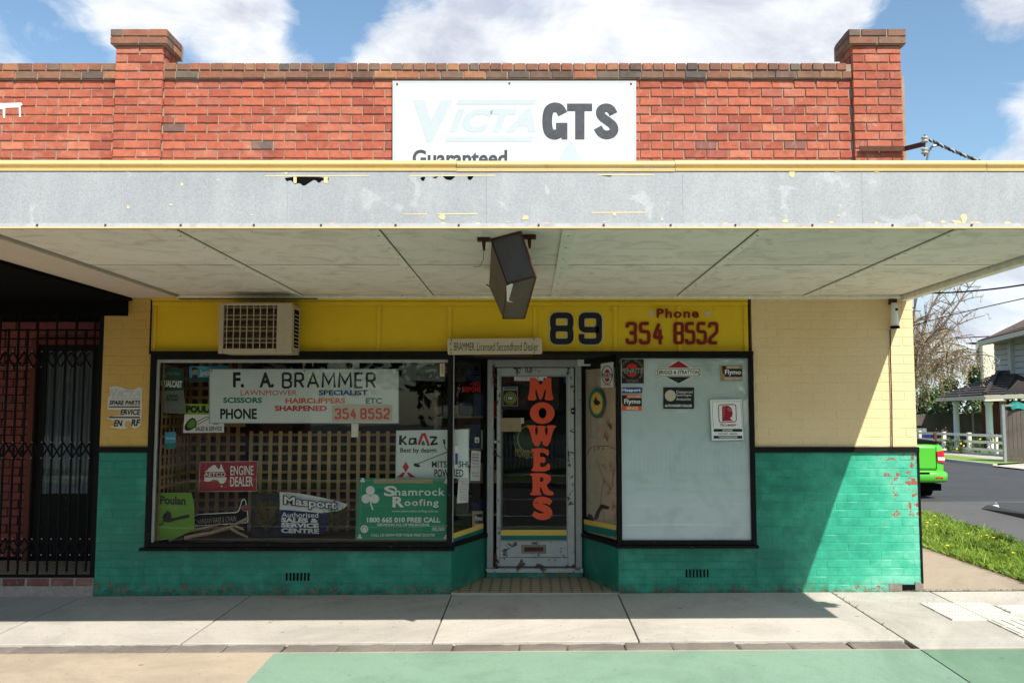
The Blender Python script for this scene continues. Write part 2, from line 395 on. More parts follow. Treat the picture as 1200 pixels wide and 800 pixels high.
def rect(pl, u0, v0, u1, v1, d, mat, parent, name='panel', thick=0):
    return poly(pl, [(u0, v0), (u1, v0), (u1, v1), (u0, v1)], d, mat, parent, name, thick)
def ell(cx, cy, rx, ry, n=24, a0=0): return [(cx+rx*math.cos(a0+2*math.pi*i/n), cy+ry*math.sin(a0+2*math.pi*i/n)) for i in range(n)]
def ring(pl, cx, cy, rx, ry, w, d, mat, parent, name='ring', n=24):
    return poly(pl, ell(cx, cy, rx, ry, n), d, mat, parent, name, 0, [ell(cx, cy, rx-w, ry-w, n)])
def rotp(pts, cx, cy, ang):
    c, s = math.cos(ang), math.sin(ang)
    return [(cx+(x-cx)*c-(y-cy)*s, cy+(x-cx)*s+(y-cy)*c) for x, y in pts]
_tc = {}
def textmesh(body, bold, shear, space, res):
    k = (body, bold, shear, space, res)
    if k in _tc: return _tc[k]
    cu = bpy.data.curves.new('t', 'FONT'); cu.body = body; cu.size = 1; cu.offset = bold; cu.shear = shear
    cu.space_character = space; cu.resolution_u = res; cu.fill_mode = 'FRONT'
    ob = bpy.data.objects.new('t', cu); C.objects.link(ob)
    bpy.context.view_layer.update()
    dg = bpy.context.evaluated_depsgraph_get(); me = ob.evaluated_get(dg).to_mesh()
    vs = [(v.co.x, v.co.y) for v in me.vertices]; fs = [tuple(p.vertices) for p in me.polygons]
    bpy.data.objects.remove(ob); bpy.data.curves.remove(cu)
    xs = [v[0] for v in vs]; ys = [v[1] for v in vs]; x0, x1, y0, y1 = min(xs), max(xs), min(ys), max(ys)
    vs = [((x-x0)/(x1-x0), (y-y0)/(y1-y0)) for x, y in vs]
    _tc[k] = (vs, fs); return _tc[k]
def text(pl, body, u0, v0, u1, v1, d, mat, parent, bold=.0, shear=0, space=1, res=3, rot=0, name='lettering', persp=None, bend=0):
    """lettering fitted to the rectangle u0..u1 x v0..v1 (v0 top)"""
    vs, fs = textmesh(body, bold, shear, space, res)
    cx, cy = (u0+u1)/2, (v0+v1)/2
    q = []
    for s, t in vs:
        u = u0+s*(u1-u0); v = v1+t*(v0-v1)
        if persp: v += persp*(s-.5)
        if bend: v += bend*(4*(s-.5)**2-1)
        q.append((u, v))
    if rot: q = rotp(q, cx, cy, rot)
    P3 = [pl.pt(u, v, d) for u, v in q]; ff = []
    for f in fs:
        a, b, c = P3[f[0]], P3[f[1]], P3[f[2]]
        ff.append(f if (b-a).cross(c-a).dot(pl.n) > 0 else f[::-1])
    return MB().add(P3, ff).build(name, mat, parent)
def rc(path, r, closed=False, k=3):
    """round the corners of a polyline"""
    out = []; n = len(path)
    for i, p in enumerate(path):
        if not closed and i in (0, n-1): out.append(p); continue
        a, b = path[i-1], path[(i+1) % n]
        da = math.dist(a, p); db = math.dist(b, p); ra = min(r, da*.5); rb = min(r, db*.5)
        p0 = (p[0]+(a[0]-p[0])*ra/da, p[1]+(a[1]-p[1])*ra/da); p1 = (p[0]+(b[0]-p[0])*rb/db, p[1]+(b[1]-p[1])*rb/db)
        for j in range(k+1):
            t = j/k; out.append(((1-t)**2*p0[0]+2*t*(1-t)*p[0]+t*t*p1[0], (1-t)**2*p0[1]+2*t*(1-t)*p[1]+t*t*p1[1]))
    return out
def stroke(mb, pl, path, w, d, closed=False):
    n = len(path); vs = []
    for i, p in enumerate(path):
        a = path[i-1] if (closed or i > 0) else None; b = path[(i+1) % n] if (closed or i < n-1) else None
        def nm(p, q): l = math.dist(p, q) or 1; return (-(q[1]-p[1])/l, (q[0]-p[0])/l)
        if a is None: m = nm(p, b)
        elif b is None: m = nm(a, p)
        else:
            n1, n2 = nm(a, p), nm(p, b); mx, my = n1[0]+n2[0], n1[1]+n2[1]; l = math.hypot(mx, my) or 1
            c = max(.5, (mx*n1[0]+my*n1[1])/l); m = (mx/l/c, my/l/c)
        vs += [(p[0]+m[0]*w/2, p[1]+m[1]*w/2), (p[0]-m[0]*w/2, p[1]-m[1]*w/2)]
    V = [pl.pt(u, v, d) for u, v in vs]; fs = []
    for i in range(n if closed else n-1):
        j = (i+1) % n; f = (2*i, 2*i+1, 2*j+1, 2*j)
        A, B, Cc = V[f[0]], V[f[1]], V[f[2]]
        fs.append(f if (B-A).cross(Cc-A).dot(pl.n) > 0 else f[::-1])
    mb.add(V, fs)
DIG = {'8': [([(0, 0), (1, 0), (1, .5), (0, .5)], 1), ([(0, .5), (1, .5), (1, 1), (0, 1)], 1)],
       '9': [([(0, .72), (0, 1), (1, 1), (1, 0), (0, 0), (0, .55), (1, .55)], 0)],
       '3': [([(0, .22), (0, 0), (1, 0), (1, .48), (.3, .48)], 0), ([(.3, .5), (1, .5), (1, 1), (0, 1), (0, .78)], 0)],
       '5': [([(1, 0), (0, 0), (0, .42), (1, .42), (1, 1), (0, 1), (0, .8)], 0)],
       '4': [([(.62, 0), (0, .72), (1.1, .72)], 0), ([(.75, .3), (.75, 1.08)], 0)],
       '2': [([(0, .22), (0, 0), (1, 0), (1, .45), (0, .8), (0, 1), (1.05, 1)], 0)]}
def digits(pl, s, u0, v0, u1, v1, w, d, mat, parent, gap=.42, spw=.45, name='lettering', rr=.35, tilt=0):
    """squared stroke numerals fitted in the box"""
    n = sum(spw if c == ' ' else 1 for c in s); W_ = (u1-u0)/(n+gap*(len(s)-1)); x = u0; k = 0
    for c in s:
        if c == ' ': x += W_*(spw+gap); continue
        cw = W_-w; ch = (v1-v0)-w; mb = MB()
        for path, cl in DIG[c]:
            P = [(x+w/2+px*cw, v0+w/2+py*ch+tilt*(x-u0)) for px, py in path]
            stroke(mb, pl, rc(P, min(cw, ch)*rr, cl), w, d+k*.0002, cl); k += 1
        x += W_*(1+gap); mb.build(name, mat, parent)
# ================================================================ ground
def gz(x, y): return .0055*x+.016*min(y, 0) if y > -9 else .0055*x-.144   # pavement falls a little towards the street
def sheet(name, x0, x1, y0, y1, dz, mat, nx=1, ny=1, kind='structure', parent=None):
    mb = MB(); vs = []; fs = []
    for j in range(ny+1):
        for i in range(nx+1):
            x = x0+(x1-x0)*i/nx; y = y0+(y1-y0)*j/ny; vs.append((x, y, gz(x, y)+dz))
    for j in range(ny):
        for i in range(nx): a = j*(nx+1)+i; fs.append((a, a+1, a+nx+2, a+nx+1))
    mb.add(vs, fs); o = mb.build(name, mat, parent)
    if kind: o['kind'] = kind
    return o
def concrete(name, c1, c2, crack=.0, agg=.5, stain=(.10, .09, .08)):
    m, t, b, P = base(name)
    oi = t.nodes.new('ShaderNodeObjectInfo')
    n = noise(t, P, 1.1, 7, .6, .5); f = noise(t, P, 110, 5, .8); w = noise(t, P, 4.5, 7, .65, .8); s = noise(t, P, 22, 5, .6)
    c = mixc(t, n, c1, c2)
    c = mixc(t, ramp(t, w, [(.52, 0), (.75, .3)]), c, tuple(x*.7 for x in c1))
    c = mixc(t, ramp(t, s, [(.66, 0), (.69, .6)]), c, stain)
    vo = t.nodes.new('ShaderNodeTexVoronoi'); vo.inputs['Scale'].default_value = 3.1; t.links.new(P, vo.inputs['Vector'])
    c = mixc(t, mth(t, 'MULTIPLY', ramp(t, vo.outputs['Distance'], [(.05, .8), (.065, 0)]), ramp(t, vo.outputs['Color'], [(.5, 0), (.52, 1)])), c, stain)
    st2 = noise(t, P, .55, 8, .7, 1.5)
    c = mixc(t, ramp(t, st2, [(.46, 0), (.62, .55)]), c, tuple(x*.74 for x in c1))

    c = mixc(t, agg, c, ramp(t, f, [(.3, .6), (.7, 1.3)]), 'MULTIPLY')
    c = mixc(t, .6, c, ramp(t, oi.outputs['Random'], [(0, .86), (1, 1.08)]), 'MULTIPLY')
    t.links.new(c, b.inputs['Base Color']); b.inputs['Roughness'].default_value = .9
    setbump(t, b, f, .4, .004); return m
M['slab'] = concrete('footpath_concrete', (.43, .39, .335), (.54, .495, .43), agg=.65)
M['aggregate'] = concrete('brown_aggregate_path', (.30, .245, .175), (.37, .305, .225), agg=.8)
M['greypath'] = concrete('pale_kerb_concrete', (.40, .37, .32), (.48, .45, .40))
M['greenpath'] = concrete('green_path_coating', (.175, .285, .20), (.215, .325, .24), agg=.6)
M['greenpath2'] = concrete('darker_green_path_coating', (.14, .25, .16), (.17, .285, .19), agg=.6)
M['tanpath'] = concrete('tan_path_coating', (.37, .295, .21), (.43, .35, .255), agg=.5)
M['bluestone'] = concrete('bluestone', (.115, .095, .08), (.30, .26, .225), agg=1.0)
M['asphalt'] = concrete('dark_asphalt', (.040, .040, .042), (.055, .055, .058), agg=.8, stain=(.03, .03, .03))
M['asphalt2'] = concrete('worn_grey_asphalt', (.085, .083, .082), (.11, .105, .10), agg=.8, stain=(.05, .05, .05))
M['tactile'] = pm('white_tactile_paver', (.55, .51, .44), .7, var=.1, scale=5, dirt=(.40, .36, .30), dth=.6, dsc=9, dw=.2)
M['joint'] = pm('dark_joint_dirt', (.05, .04, .03), .95, var=.4)
M['tile'] = None
def tilemat():
    m, t, b, P = base('tan_entry_tiles')
    sp = t.nodes.new('ShaderNodeSeparateXYZ'); t.links.new(P, sp.inputs[0])
    def tri(o, k, off=0):
        q = mth(t, 'ADD', mth(t, 'DIVIDE', o, k), 100.5+off); return mth(t, 'ABSOLUTE', mth(t, 'SUBTRACT', mth(t, 'FRACT', q), .5))
    a = tri(sp.outputs[0], .104); c2 = tri(sp.outputs[1], .104)
    dot = ramp(t, mth(t, 'ADD', a, c2), [(.22, 1), (.25, 0)])
    n = noise(t, P, 6, 5, .6)
    c = mixc(t, n, (.34, .25, .15), (.46, .35, .21))
    c = mixc(t, dot, c, (.02, .018, .015))
    g = ramp(t, mth(t, 'MINIMUM', a, c2), [(.035, .6), (.05, 1)])
    c = mixc(t, 1, c, g, 'MULTIPLY')
    t.links.new(c, b.inputs['Base Color']); b.inputs['Roughness'].default_value = .5; return m
M['tile'] = tilemat()

YK1 = at(622, 752, 0).y  # placeholder
def gat(u, v, dz=0):
    """where the ray through a pixel meets the pavement plane"""
    d = pixdir(u, v); o = Vector((0, -D, ZE))
    k = (-ZE-.016*D)/(d.z-.0055*d.x-.016*d.y)
    p = o+d*k
    if p.y > 0: k = -ZE/(d.z-.0055*d.x); p = o+d*k
    return p
ykb = gat(622, 751.5).y; ykf = gat(622, 762).y
ground = sheet('ground', -300, 300, -200, 500, -.35, M['asphalt2'])
ground.location.z = -.1
# footpath slabs, each its own piece
foot = sheet('footpath', -16, 3.05, ykb, .02, -.03, M['joint'], 4, 1)
def slab(x0, x1, y0, y1, parent, mat, name='paving_slab', g=.007, top=0.0, skew=0):
    mb = MB(); b = [(x0+g, y0+g), (x1-g, y0+g), (x1-g+skew, y1-g), (x0+g+skew, y1-g)]
    c = .006
    t = [(x0+g+c, y0+g+c), (x1-g-c, y0+g+c), (x1-g-c+skew, y1-g-c), (x0+g+c+skew, y1-g-c)]
    v = [(x, y, gz(x, y)+top-.06) for x, y in b]+[(x, y, gz(x, y)+top-c*.6) for x, y in b]+[(x, y, gz(x, y)+top) for x, y in t]
    f = [(i, (i+1) % 4, 4+(i+1) % 4, 4+i) for i in range(4)]+[(4+i, 4+(i+1) % 4, 8+(i+1) % 4, 8+i) for i in range(4)]+[(8, 9, 10, 11)]
    if name == 'bluestone_block':                       # worn, chipped outline
        n = 6; P2 = []
        for q in range(4):
            a_, b_ = b[q], b[(q+1) % 4]
            m = n if q % 2 == 0 else 2
            for k in range(m): P2.append((a_[0]+(b_[0]-a_[0])*k/m+random.uniform(-.004, .004), a_[1]+(b_[1]-a_[1])*k/m+random.uniform(-.014, .004)))
        N = len(P2); ct = (sum(p[0] for p in P2)/N, sum(p[1] for p in P2)/N); ins = [(p[0]+(ct[0]-p[0])*.08, p[1]+(ct[1]-p[1])*random.uniform(.12, .3)) for p in P2]
        v = [(p[0], p[1], gz(*p)+top-.06) for p in P2]+[(p[0], p[1], gz(*p)+top-random.uniform(.006, .016)) for p in P2]+[(p[0], p[1], gz(*p)+top+random.uniform(-.005, .002)) for p in ins]+[(ct[0], ct[1], gz(*ct)+top)]
        f = [(i, (i+1) % N, N+(i+1) % N, N+i) for i in range(N)]+[(N+i, N+(i+1) % N, 2*N+(i+1) % N, 2*N+i) for i in range(N)]+[(2*N+i, 2*N+(i+1) % N, 3*N) for i in range(N)]
    return mb.add(v, f).build(name, mat, parent)
xs = [-15.2, -13.1, -10.9, -8.8, -6.6, gat(60, 715).x, gat(255, 724).x, gat(518, 724).x, gat(737, 724).x, gat(1022, 724).x]
for a, b in zip(xs, xs[1:]): slab(a, b, ykb, 0, foot, M['slab'])
corner = sheet('corner_footpath', 3.05, 14, ykf, .02, -.03, M['joint'], 2, 1)
yc = gat(1100, 747.5).y
slab(xs[-1], 4.02, yc, 0, corner, M['slab'])
slab(4.02, 6.3, yc, 0, corner, M['slab']); slab(6.3, 9.0, yc, 0, corner, M['slab']); slab(9.0, 13, yc, 0, corner, M['slab'])
for a, b in ((xs[-1], 4.6), (4.6, 6.8), (6.8, 9.5), (9.5, 13)): slab(a, b, ykf, yc, corner, M['greypath'], 'kerb_block', .004, .004)
# bluestone edge
edge = sheet('bluestone_edging', -16, xs[-1], ykf+.002, ykb, -.028, M['joint'], 4, 1)
x = -15.5; k = 0
while x < xs[-1]-.1:
    w = random.choice((.38, .42, .46, .52)); x1 = min(x+w, xs[-1])
    slab(x, x1, ykf+.01*random.random(), ykb-.018*random.random(), edge, M['bluestone'], 'bluestone_block', .003, -.004+random.uniform(-.006, .004), random.uniform(-.02, .02)); x = x1
# green and tan shared path
tanp = MB(); xb = gat(320, 766).x; xb2 = gat(288, 800).x; dxy = (xb2-xb)/(gat(288, 800).y-gat(320, 766).y)
yp = -4.3
def pathpoly(name, pts, mat, dz):
    return MB().add([(x, y, gz(x, y)+dz) for x, y in pts], [tuple(range(len(pts)))]).build(name, mat)
tag(pathpoly('tan_path', [(-20, yp), (xb+dxy*(yp-ykf), yp), (xb, ykf-.03), (-20, ykf-.03)], M['tanpath'], 0), kind='structure')
xc = gat(1084, 764).x; xc2 = gat(1138, 800).x; dc = (xc2-xc)/(gat(1138, 800).y-gat(1084, 764).y)
tag(pathpoly('green_path', [(xb+dxy*(yp-ykf), yp), (xc+dc*(yp-ykf)-.006, yp), (xc-.006, ykf-.03), (xb, ykf-.03)], M['greenpath'], 0), kind='structure')
tag(pathpoly('green_crossing', [(xc+dc*(yp-ykf)+.006, yp), (16, yp), (16, ykf-.03), (xc+.006, ykf-.03)], M['greenpath2'], 0), kind='structure')
tag(pathpoly('path_edge_line', [(-20, ykf-.03), (16, ykf-.03), (16, ykf-.004), (-20, ykf-.004)], M['tanpath'], .0), kind='structure')
tag(pathpoly('path_bed', [(-20, yp), (16, yp), (16, ykf), (-20, ykf)], M['joint'], -.02), kind='structure')
# street behind the camera: kerb, carriageway, far verge
sheet('road', -150, 150, -14.5, yp-.15, -.12, M['asphalt'], 1, 1)
tag(MB().box(-150, 16, yp-.15, yp, -.4, gz(0, yp)+.0).build('kerb', M['greypath']), kind='structure')
tag(MB().box(-150, 150, -14.65, -14.5, -.4, -.12).build('far_kerb', M['greypath']), kind='structure')
M['turf'] = pm('verge_turf', (.075, .13, .022), .95, var=.5, scale=8, bump=.6)
sheet('far_verge', -150, 150, -17.5, -14.65, -.0, M['turf'])
sheet('far_footpath', -150, 150, -19.2, -17.5, -.01, M['slab'])
sheet('far_gardens', -150, 150, -60, -19.2, -.0, M['turf'])
# tactile pavers at the corner
def tactile(x0, x1, y0, y1, kind, label):
    r = root('tactile_paving', ((x0+x1)/2, (y0+y1)/2, gz(x0, y0)), label, 'tactile paving')
    n = max(1, round((x1-x0)/.3)); m = max(1, round((y1-y0)/.3)); dx = (x1-x0)/n; dy = (y1-y0)/m
    studs = MB()
    for i in range(n):
        for j in range(m):
            a, b = x0+i*dx+.003, x0+(i+1)*dx-.003; c, d = y0+j*dy+.003, y0+(j+1)*dy-.003
            z = gz((a+b)/2, (c+d)/2)
            MB().box(a, b, c, d, z-.02, z+.010).build('paver', M['tactile'], r)
            if kind == 'dots':
                for p in range(6):
                    for q in range(6):
                        cx, cy = a+(b-a)*(p+.5)/6, c+(d-c)*(q+.5)/6
                        studs.hexa([(cx-.012, cy-.012, z+.010), (cx+.012, cy-.012, z+.010), (cx+.012, cy+.012, z+.010), (cx-.012, cy+.012, z+.010)],
                                   [(cx-.007, cy-.007, z+.016), (cx+.007, cy-.007, z+.016), (cx+.007, cy+.007, z+.016), (cx-.007, cy+.007, z+.016)])
            else:
                for p in range(4):
                    if kind == 'bars': cx = a+(b-a)*(p+.5)/4; studs.box(cx-.014, cx+.014, c+.01, d-.01, z+.010, z+.016)
                    else: cy = c+(d-c)*(p+.5)/4; studs.box(a+.01, b-.01, cy-.014, cy+.014, z+.010, z+.016)
    o = studs.build('raised_studs' if kind == 'dots' else 'raised_bars', M['tactile'], r); o['kind'] = 'stuff'
tx0 = gat(1095, 716).x; tx1 = gat(1176, 716).x; ty0 = gat(1100, 727).y; ty1 = gat(1100, 706.6).y
tactile(tx0, tx1, ty0, ty1, 'dots', 'white dotted tactile pavers on the corner of the footpath')
tactile(tx1-.32, tx1+.02, ykf+.1, ty0-.004, 'bars', 'white ribbed tactile strip running from the dotted pavers to the green path')
tactile(tx1+.02, tx1+2.1, ty1-.42, ty1-.12, 'crossbars', 'white ribbed tactile strip running off to the right of the dotted pavers')

# ================================================================ bricks
BM = {}
def brickmesh(w, mat, h=.078, dep=.03, var=0, side=False):
    k = (round(w, 2), mat.name, var, round(h, 3), dep)
    if k in BM: return BM[k]
    rr = random.Random(hash((round(w, 2), var)) & 0xffff)
    w = round(w, 2); c = .005; j = lambda s=.0022: rr.uniform(-s, s)
    hw, hh = w/2, h/2
    ringb = [(-hw, dep, -hh), (hw, dep, -hh), (hw, dep, hh), (-hw, dep, hh)]
    r1 = [(-hw+j(), c+.001, -hh+j()), (0, c+.001, -hh+j()), (hw+j(), c+.001, -hh+j()), (hw+j(), c+.001, hh+j()), (0, c+.001, hh+j()), (-hw+j(), c+.001, hh+j())]
    r2 = [(-hw+c+j(), j(.0018), -hh+c+j()), (0, j(.0018), -hh+c+j()), (hw-c+j(), j(.0018), -hh+c+j()), (hw-c+j(), j(.0018), hh-c+j()), (0, j(.0018), hh-c+j()), (-hw+c+j(), j(.0018), hh-c+j())]
    v = ringb+r1+r2
    f = [(0, 1, 6, 5, 4), (1, 2, 7, 6), (2, 3, 9, 8, 7), (3, 0, 4, 9)]+[(4+i, 4+(i+1) % 6, 10+(i+1) % 6, 10+i) for i in range(6)]+[(10, 11, 14, 15), (11, 12, 13, 14)]
    me = bpy.data.meshes.new('brick'); me.from_pydata(v, [], f); me.materials.append(mat); me.update()
    BM[k] = me; return me
class Bricks:
    """collects bricks of one kind for one thing: the 300 largest become parts, the rest one stuff part"""
    def __init__(s, name, parent, cap=300): s.n = name; s.p = parent; s.l = []; s.cap = cap
    def put(s, x, y, z, w, mat, h=.078, rz=0, dep=.03):
        s.l.append((w, x, y, z, mat, h, rz, dep))
    def field(s, x0, x1, z0, z1, yf, mat, L=.233, H=.0917, phase=0, gap=.0085, h=None, skip=None, stretch=None, rowfix=0, header_every=0, P=None, rz=0):
        """P maps (s, z) along the wall to world when the wall is not on the facade plane"""
        hh = h or H-gap; n = int(round((z1-z0)/H)); H = (z1-z0)/n; hh = min(hh, H-gap*.8)
        for r in range(n):
            z = z0+(r+.5)*H; rr = r+rowfix
            hdr = header_every and rr % header_every == 0
            l = L/2 if hdr else L
            off = (phase+(.5 if rr % 2 else 0)*L) % L if not hdr else L*.25
            x = x0-L+off
            while x < x1:
                a, b = max(x, x0), min(x+l, x1); x += l
                if b-a < .045: continue
                if skip and skip((a+b)/2, z): continue
                w = b-a-gap
                c = (a+b)/2+random.uniform(-.002, .002)
                if P: q = P(c, z); s.put(q.x, q.y, q.z, w, mat, hh, rz)
                else: s.put(c, yf+(random.uniform(-.0025, .0025) if H > .085 and mat is M['brick'] else 0), z+random.uniform(-.0015, .0015), w, mat, hh)
    def done(s, z_first=True):
        s.l.sort(key=lambda t: (-round(t[0], 1), -t[3]))
        for i, (w, x, y, z, mat, h, rz, dep) in enumerate(s.l[:s.cap]):
            inst(brickmesh(w, mat, h, dep, i % 5), s.n, (x, y, z), s.p, rz)
        rest = s.l[s.cap:]
        by = {}
        for t in rest: by.setdefault(t[4].name, []).append(t)
        for mn, l in by.items():
            mb = MB()
            for i, (w, x, y, z, mat, h, rz, dep) in enumerate(l):
                me = brickmesh(w, mat, h, dep, i % 5); T = Matrix.Translation((x, y, z)) @ Matrix.Rotation(rz, 4, 'Z')
                mb.add([T @ v.co for v in me.vertices], [tuple(p.vertices) for p in me.polygons])
            o = mb.build(s.n+'work', l[0][4], s.p); o['kind'] = 'stuff'

# ================================================================ the shop
XL, XR = -4.405, 3.945
ZT = Zv(75, 0)
shop = root('shop_building', (0, 0, 0), 'single storey shop with red brick parapet, yellow boards and teal painted brick base', 'shop')
xwl, xwr = -3.90, -.80          # left window
xrl, xrr = .886, Xu(884, 520)   # right window
zs1, zs2 = Zv(641), Zv(638)     # sills
ZH = Zv(415)                    # window heads
ZC = 3.0
ZB = Zv(526.5)                  # black band
def core(name, mat, x0, x1, z0, z1, y0=.0085, y1=.24): return box(name, mat, shop, x0, x1, y0, y1, z0, z1)
core('wall_base', M['green'], XL, xwl, -.1, ZB); core('wall_base', M['green'], xwl, xwr, -.1, zs1-.01)
core('wall_base', M['green'], xrl, xrr, -.1, zs2-.01); core('wall_base', M['green'], xrr, XR, -.1, ZB)
core('wall', M['ochre'], XL, xwl, ZB, ZC+.1); core('wall', M['cream'], xrr, XR, ZB, ZC+.1)
core('parapet_wall', M['mortar'], -4.30, XR, ZC+.1, ZT-.13, .013, .24)
box('side_wall', M['cream'], shop, XR-.25, XR-.01, .24, 9.5, -.1, 3.9)
box('roof', M['greypath'], shop, XL, XR-.26, .25, 9.5, 3.55, 3.7)
box('rear_wall', M['mortar'], shop, XL, XR, 9.5, 9.7, -.1, 3.9)
box('party_wall', M['darkbrick'], shop, XL+.01, XL+.24, .25, 9.5, -.1, 4.0)
pb = Bricks('painted_brick', shop)
# bond of the painted wall (slightly proud of the painted joints)
pb.field(xrr+.0, XR, ZB+.03, ZC+.05, .006, M['cream'], H=.0917, gap=.004, header_every=0, phase=.03)
pb.field(XL, xwl, ZB+.03, ZC+.05, .006, M['ochre'], gap=.004, phase=.08)
pb.field(xrr+.0, XR, .09, ZB-.03, .006, M['green'], L=.22, H=.080, gap=.004, phase=.05, skip=lambda x, z: x > 3.62 and z < .13)
pb.field(XL, xwl, .01, ZB-.03, .006, M['green'], L=.22, H=.080, gap=.004, phase=.05)
pb.field(xwl, xwr, .01, zs1-.02, .006, M['green'], L=.22, H=.080, gap=.004, phase=.05)
pb.field(xrl, xrr, .01, zs2-.02, .006, M['green'], L=.22, H=.080, gap=.004, phase=.05)
pb.field(xrr, XR-.33, .01, .09, .006, M['green'], L=.22, H=.080, gap=.004, phase=.05)
pb.done()
# broken foot of the corner: raw masonry and a dark hole
mb = MB(); mb.box(XR-.33, XR-.2, .004, .03, .0, .10); mb.box(XR-.07, XR+.012, -.004, .03, -.02, .11); mb.box(XR-.2, XR-.07, .004, .03, .0, .03)
mb.build('broken_masonry', M['greymortar'], shop)
box('weep_hole', M['soot'], shop, XR-.2, XR-.07, .002, .011, .03, .088)
# air vents low in the wall: slotted bricks
for (ua, ub, va, vb) in ((334, 364, 671, 680), (803, 832, 667, 676)):
    mb = MB(); n = 7
    for i in range(n):
        a = ua+(ub-ua)*(i+.2)/n; b = ua+(ub-ua)*(i+.62)/n
        p, q = PY(0).pt(a, va, .004), PY(0).pt(b, vb, .004); mb.box(p.x, q.x, -.003, .004, q.z, p.z)
    mb.build('air_vent', M['soot'], shop)
# black bands
box('black_band', M['black'], shop, xrr, XR+.012, -.02, .008, ZB-.028, ZB+.028)
box('black_band', M['black'], shop, XL-.006, xwl, -.02, .008, ZB-.028, ZB+.028)
box('corner_strip', M['black'], shop, XR-.004, XR+.014, -.006, .05, .1, ZB-.028)
# parapet bricks
br = Bricks('brick', shop)
zc2 = Zv(93.5); zc1 = Zv(84)
Ypl = -.045
pxl0, pxl1 = Xu(133, 120, Ypl), Xu(189.5, 120, Ypl); pxr0, pxr1 = Xu(1000, 120, Ypl), Xu(1058, 120, Ypl)
zlow = Zv(196)
sgn = (Xu(462, 140), Xu(744, 140), Zv(97))
br.field(pxl1, pxr0, zlow, zc2, .0, M['brick'], skip=lambda x, z: sgn[0]+.13 < x < sgn[1]-.13 and z < sgn[2]-.06)
for (a, b) in ((pxl0, pxl1), (pxr0, pxr1)):
    zt = Zv(53.5, Ypl); n = int(round((zt-zlow)/.0917)); H = (zt-zlow)/n; w = b-a
    for r in range(n):
        z = zlow+(r+.5)*H
        ws = [w/2, w/2] if r % 2 else [w*.25, w*.5, w*.25]
        x = a
        for q in ws: br.put(x+q/2, Ypl, z, q-.011, M['pillarbrick'], H-.011); x += q
        # the side that faces the middle of the shop
        if a < 0: br.put(b, Ypl+.12, z, .215 if r % 2 else .10, M['pillarbrick'], H-.011, math.pi/2); br.put(b, Ypl+.30, z, .12 if r % 2 else .2, M['pillarbrick'], H-.011, math.pi/2)
        else: br.put(a, Ypl+.12, z, .215 if r % 2 else .10, M['pillarbrick'], H-.011, -math.pi/2); br.put(a, Ypl+.30, z, .12 if r % 2 else .2, M['pillarbrick'], H-.011, -math.pi/2)
br.done()
for (a, b) in ((pxl0, pxl1), (pxr0, pxr1)):
    p = box('pillar', M['mortar'], shop, a+.012, b-.012, Ypl+.012, .36, zlow-.3, Zv(53.5, Ypl))
cb = Bricks('coping_brick', shop)
def capring(a, b, y0, z, H, ph):
    """projecting cap course: front, both sides"""
    n = 3 if ph else 2; w = (b-a)/n
    ws = [w]*n if not ph else [(b-a)*.22, (b-a)*.45, (b-a)*.33]
    x = a
    for q in ws: cb.put(x+q/2, y0, z, q-.01, M['coping'], H-.01); x += q
    for k in range(2):
        cb.put(b, y0+.12+k*.2, z, .2, M['coping'], H-.01, math.pi/2); cb.put(a, y0+.12+k*.2, z, .2, M['coping'], H-.01, -math.pi/2)
for (a, b) in ((pxl0, pxl1), (pxr0, pxr1)):
    e = .045; z0 = Zv(53.5, Ypl); z1 = Zv(33.5, Ypl-.04); H = (z1-z0)/2
    box('pillar_cap', M['mortar'], shop, a-e+.012, b+e-.012, Ypl-.04+.012, .40, z0+.002, z1-.008)
    capring(a-e, b+e, Ypl-.04, z0+H*.5, H, 0); capring(a-e, b+e, Ypl-.04, z0+H*1.5, H, 1)
x = pxl1+.005
while x < pxr0-.06:                                   # rowlock course along the top
    w = random.uniform(.105, .135)
    w = min(w, pxr0-x); cb.put(x+w/2, -.035+random.uniform(-.004, .004), (ZT+zc1)/2+random.uniform(-.002, .002), w-.012, M['coping'], ZT-zc1-.008, 0, .25); x += w
x = pxl1+.005; k = 0
while x < pxr0-.04:
    w = .233+random.uniform(-.01, .01) if k else .12
    w = min(w, pxr0-x); cb.put(x+w/2, -.030+random.uniform(-.003, .003), (zc1+zc2)/2, w-.010, M['coping'], zc1-zc2-.012, 0, .03); x += w; k = 1
cb.done()
box('coping_bed', M['mortar'], shop, pxl1, pxr0, -.018, .24, zc2+.004, ZT-.012)

# header boards above the windows -------------------------------------------------
yh = .03
us = [181, 257, 444, 527, 627, 721, 796, 874]
hx = [Xu(u, 385, yh) for u in us]
box('header_backing', M['soot'], shop, hx[0], hx[-1], yh+.02, yh+.2, ZH, ZC)
for a, b in zip(hx, hx[1:]): box('header_panel', M['yellow'], shop, a+.004, b-.004, yh, yh+.018, ZH+.025, Zv(357, yh))
for x in hx: bevel(box('cover_strip', M['yellowtrim'], shop, x-.022, x+.022, yh-.014, yh-.001, ZH+.028, Zv(358, yh)), .004)
bevel(box('header_rail', M['yellowtrim'], shop, hx[0]-.02, hx[-1]+.02, yh-.03, yh-.002, Zv(358, yh)+.002, Zv(353.5, yh)), .004)
bevel(box('header_rail', M['yellowtrim'], shop, hx[0]-.02, hx[-1]+.02, yh-.045, yh-.002, Zv(353, yh), Zv(350.5, yh)+.01), .004)
box('downpipe_gap', M['black'], shop, hx[0]-.035, hx[0]-.02, yh-.03, yh, ZH, ZC-.02)
ph = PY(yh)
digits(ph, '89', 643, 364.5, 707, 405, 9.8, .004, M['platecream'], shop, gap=.16, name='number_outline', rr=.27)
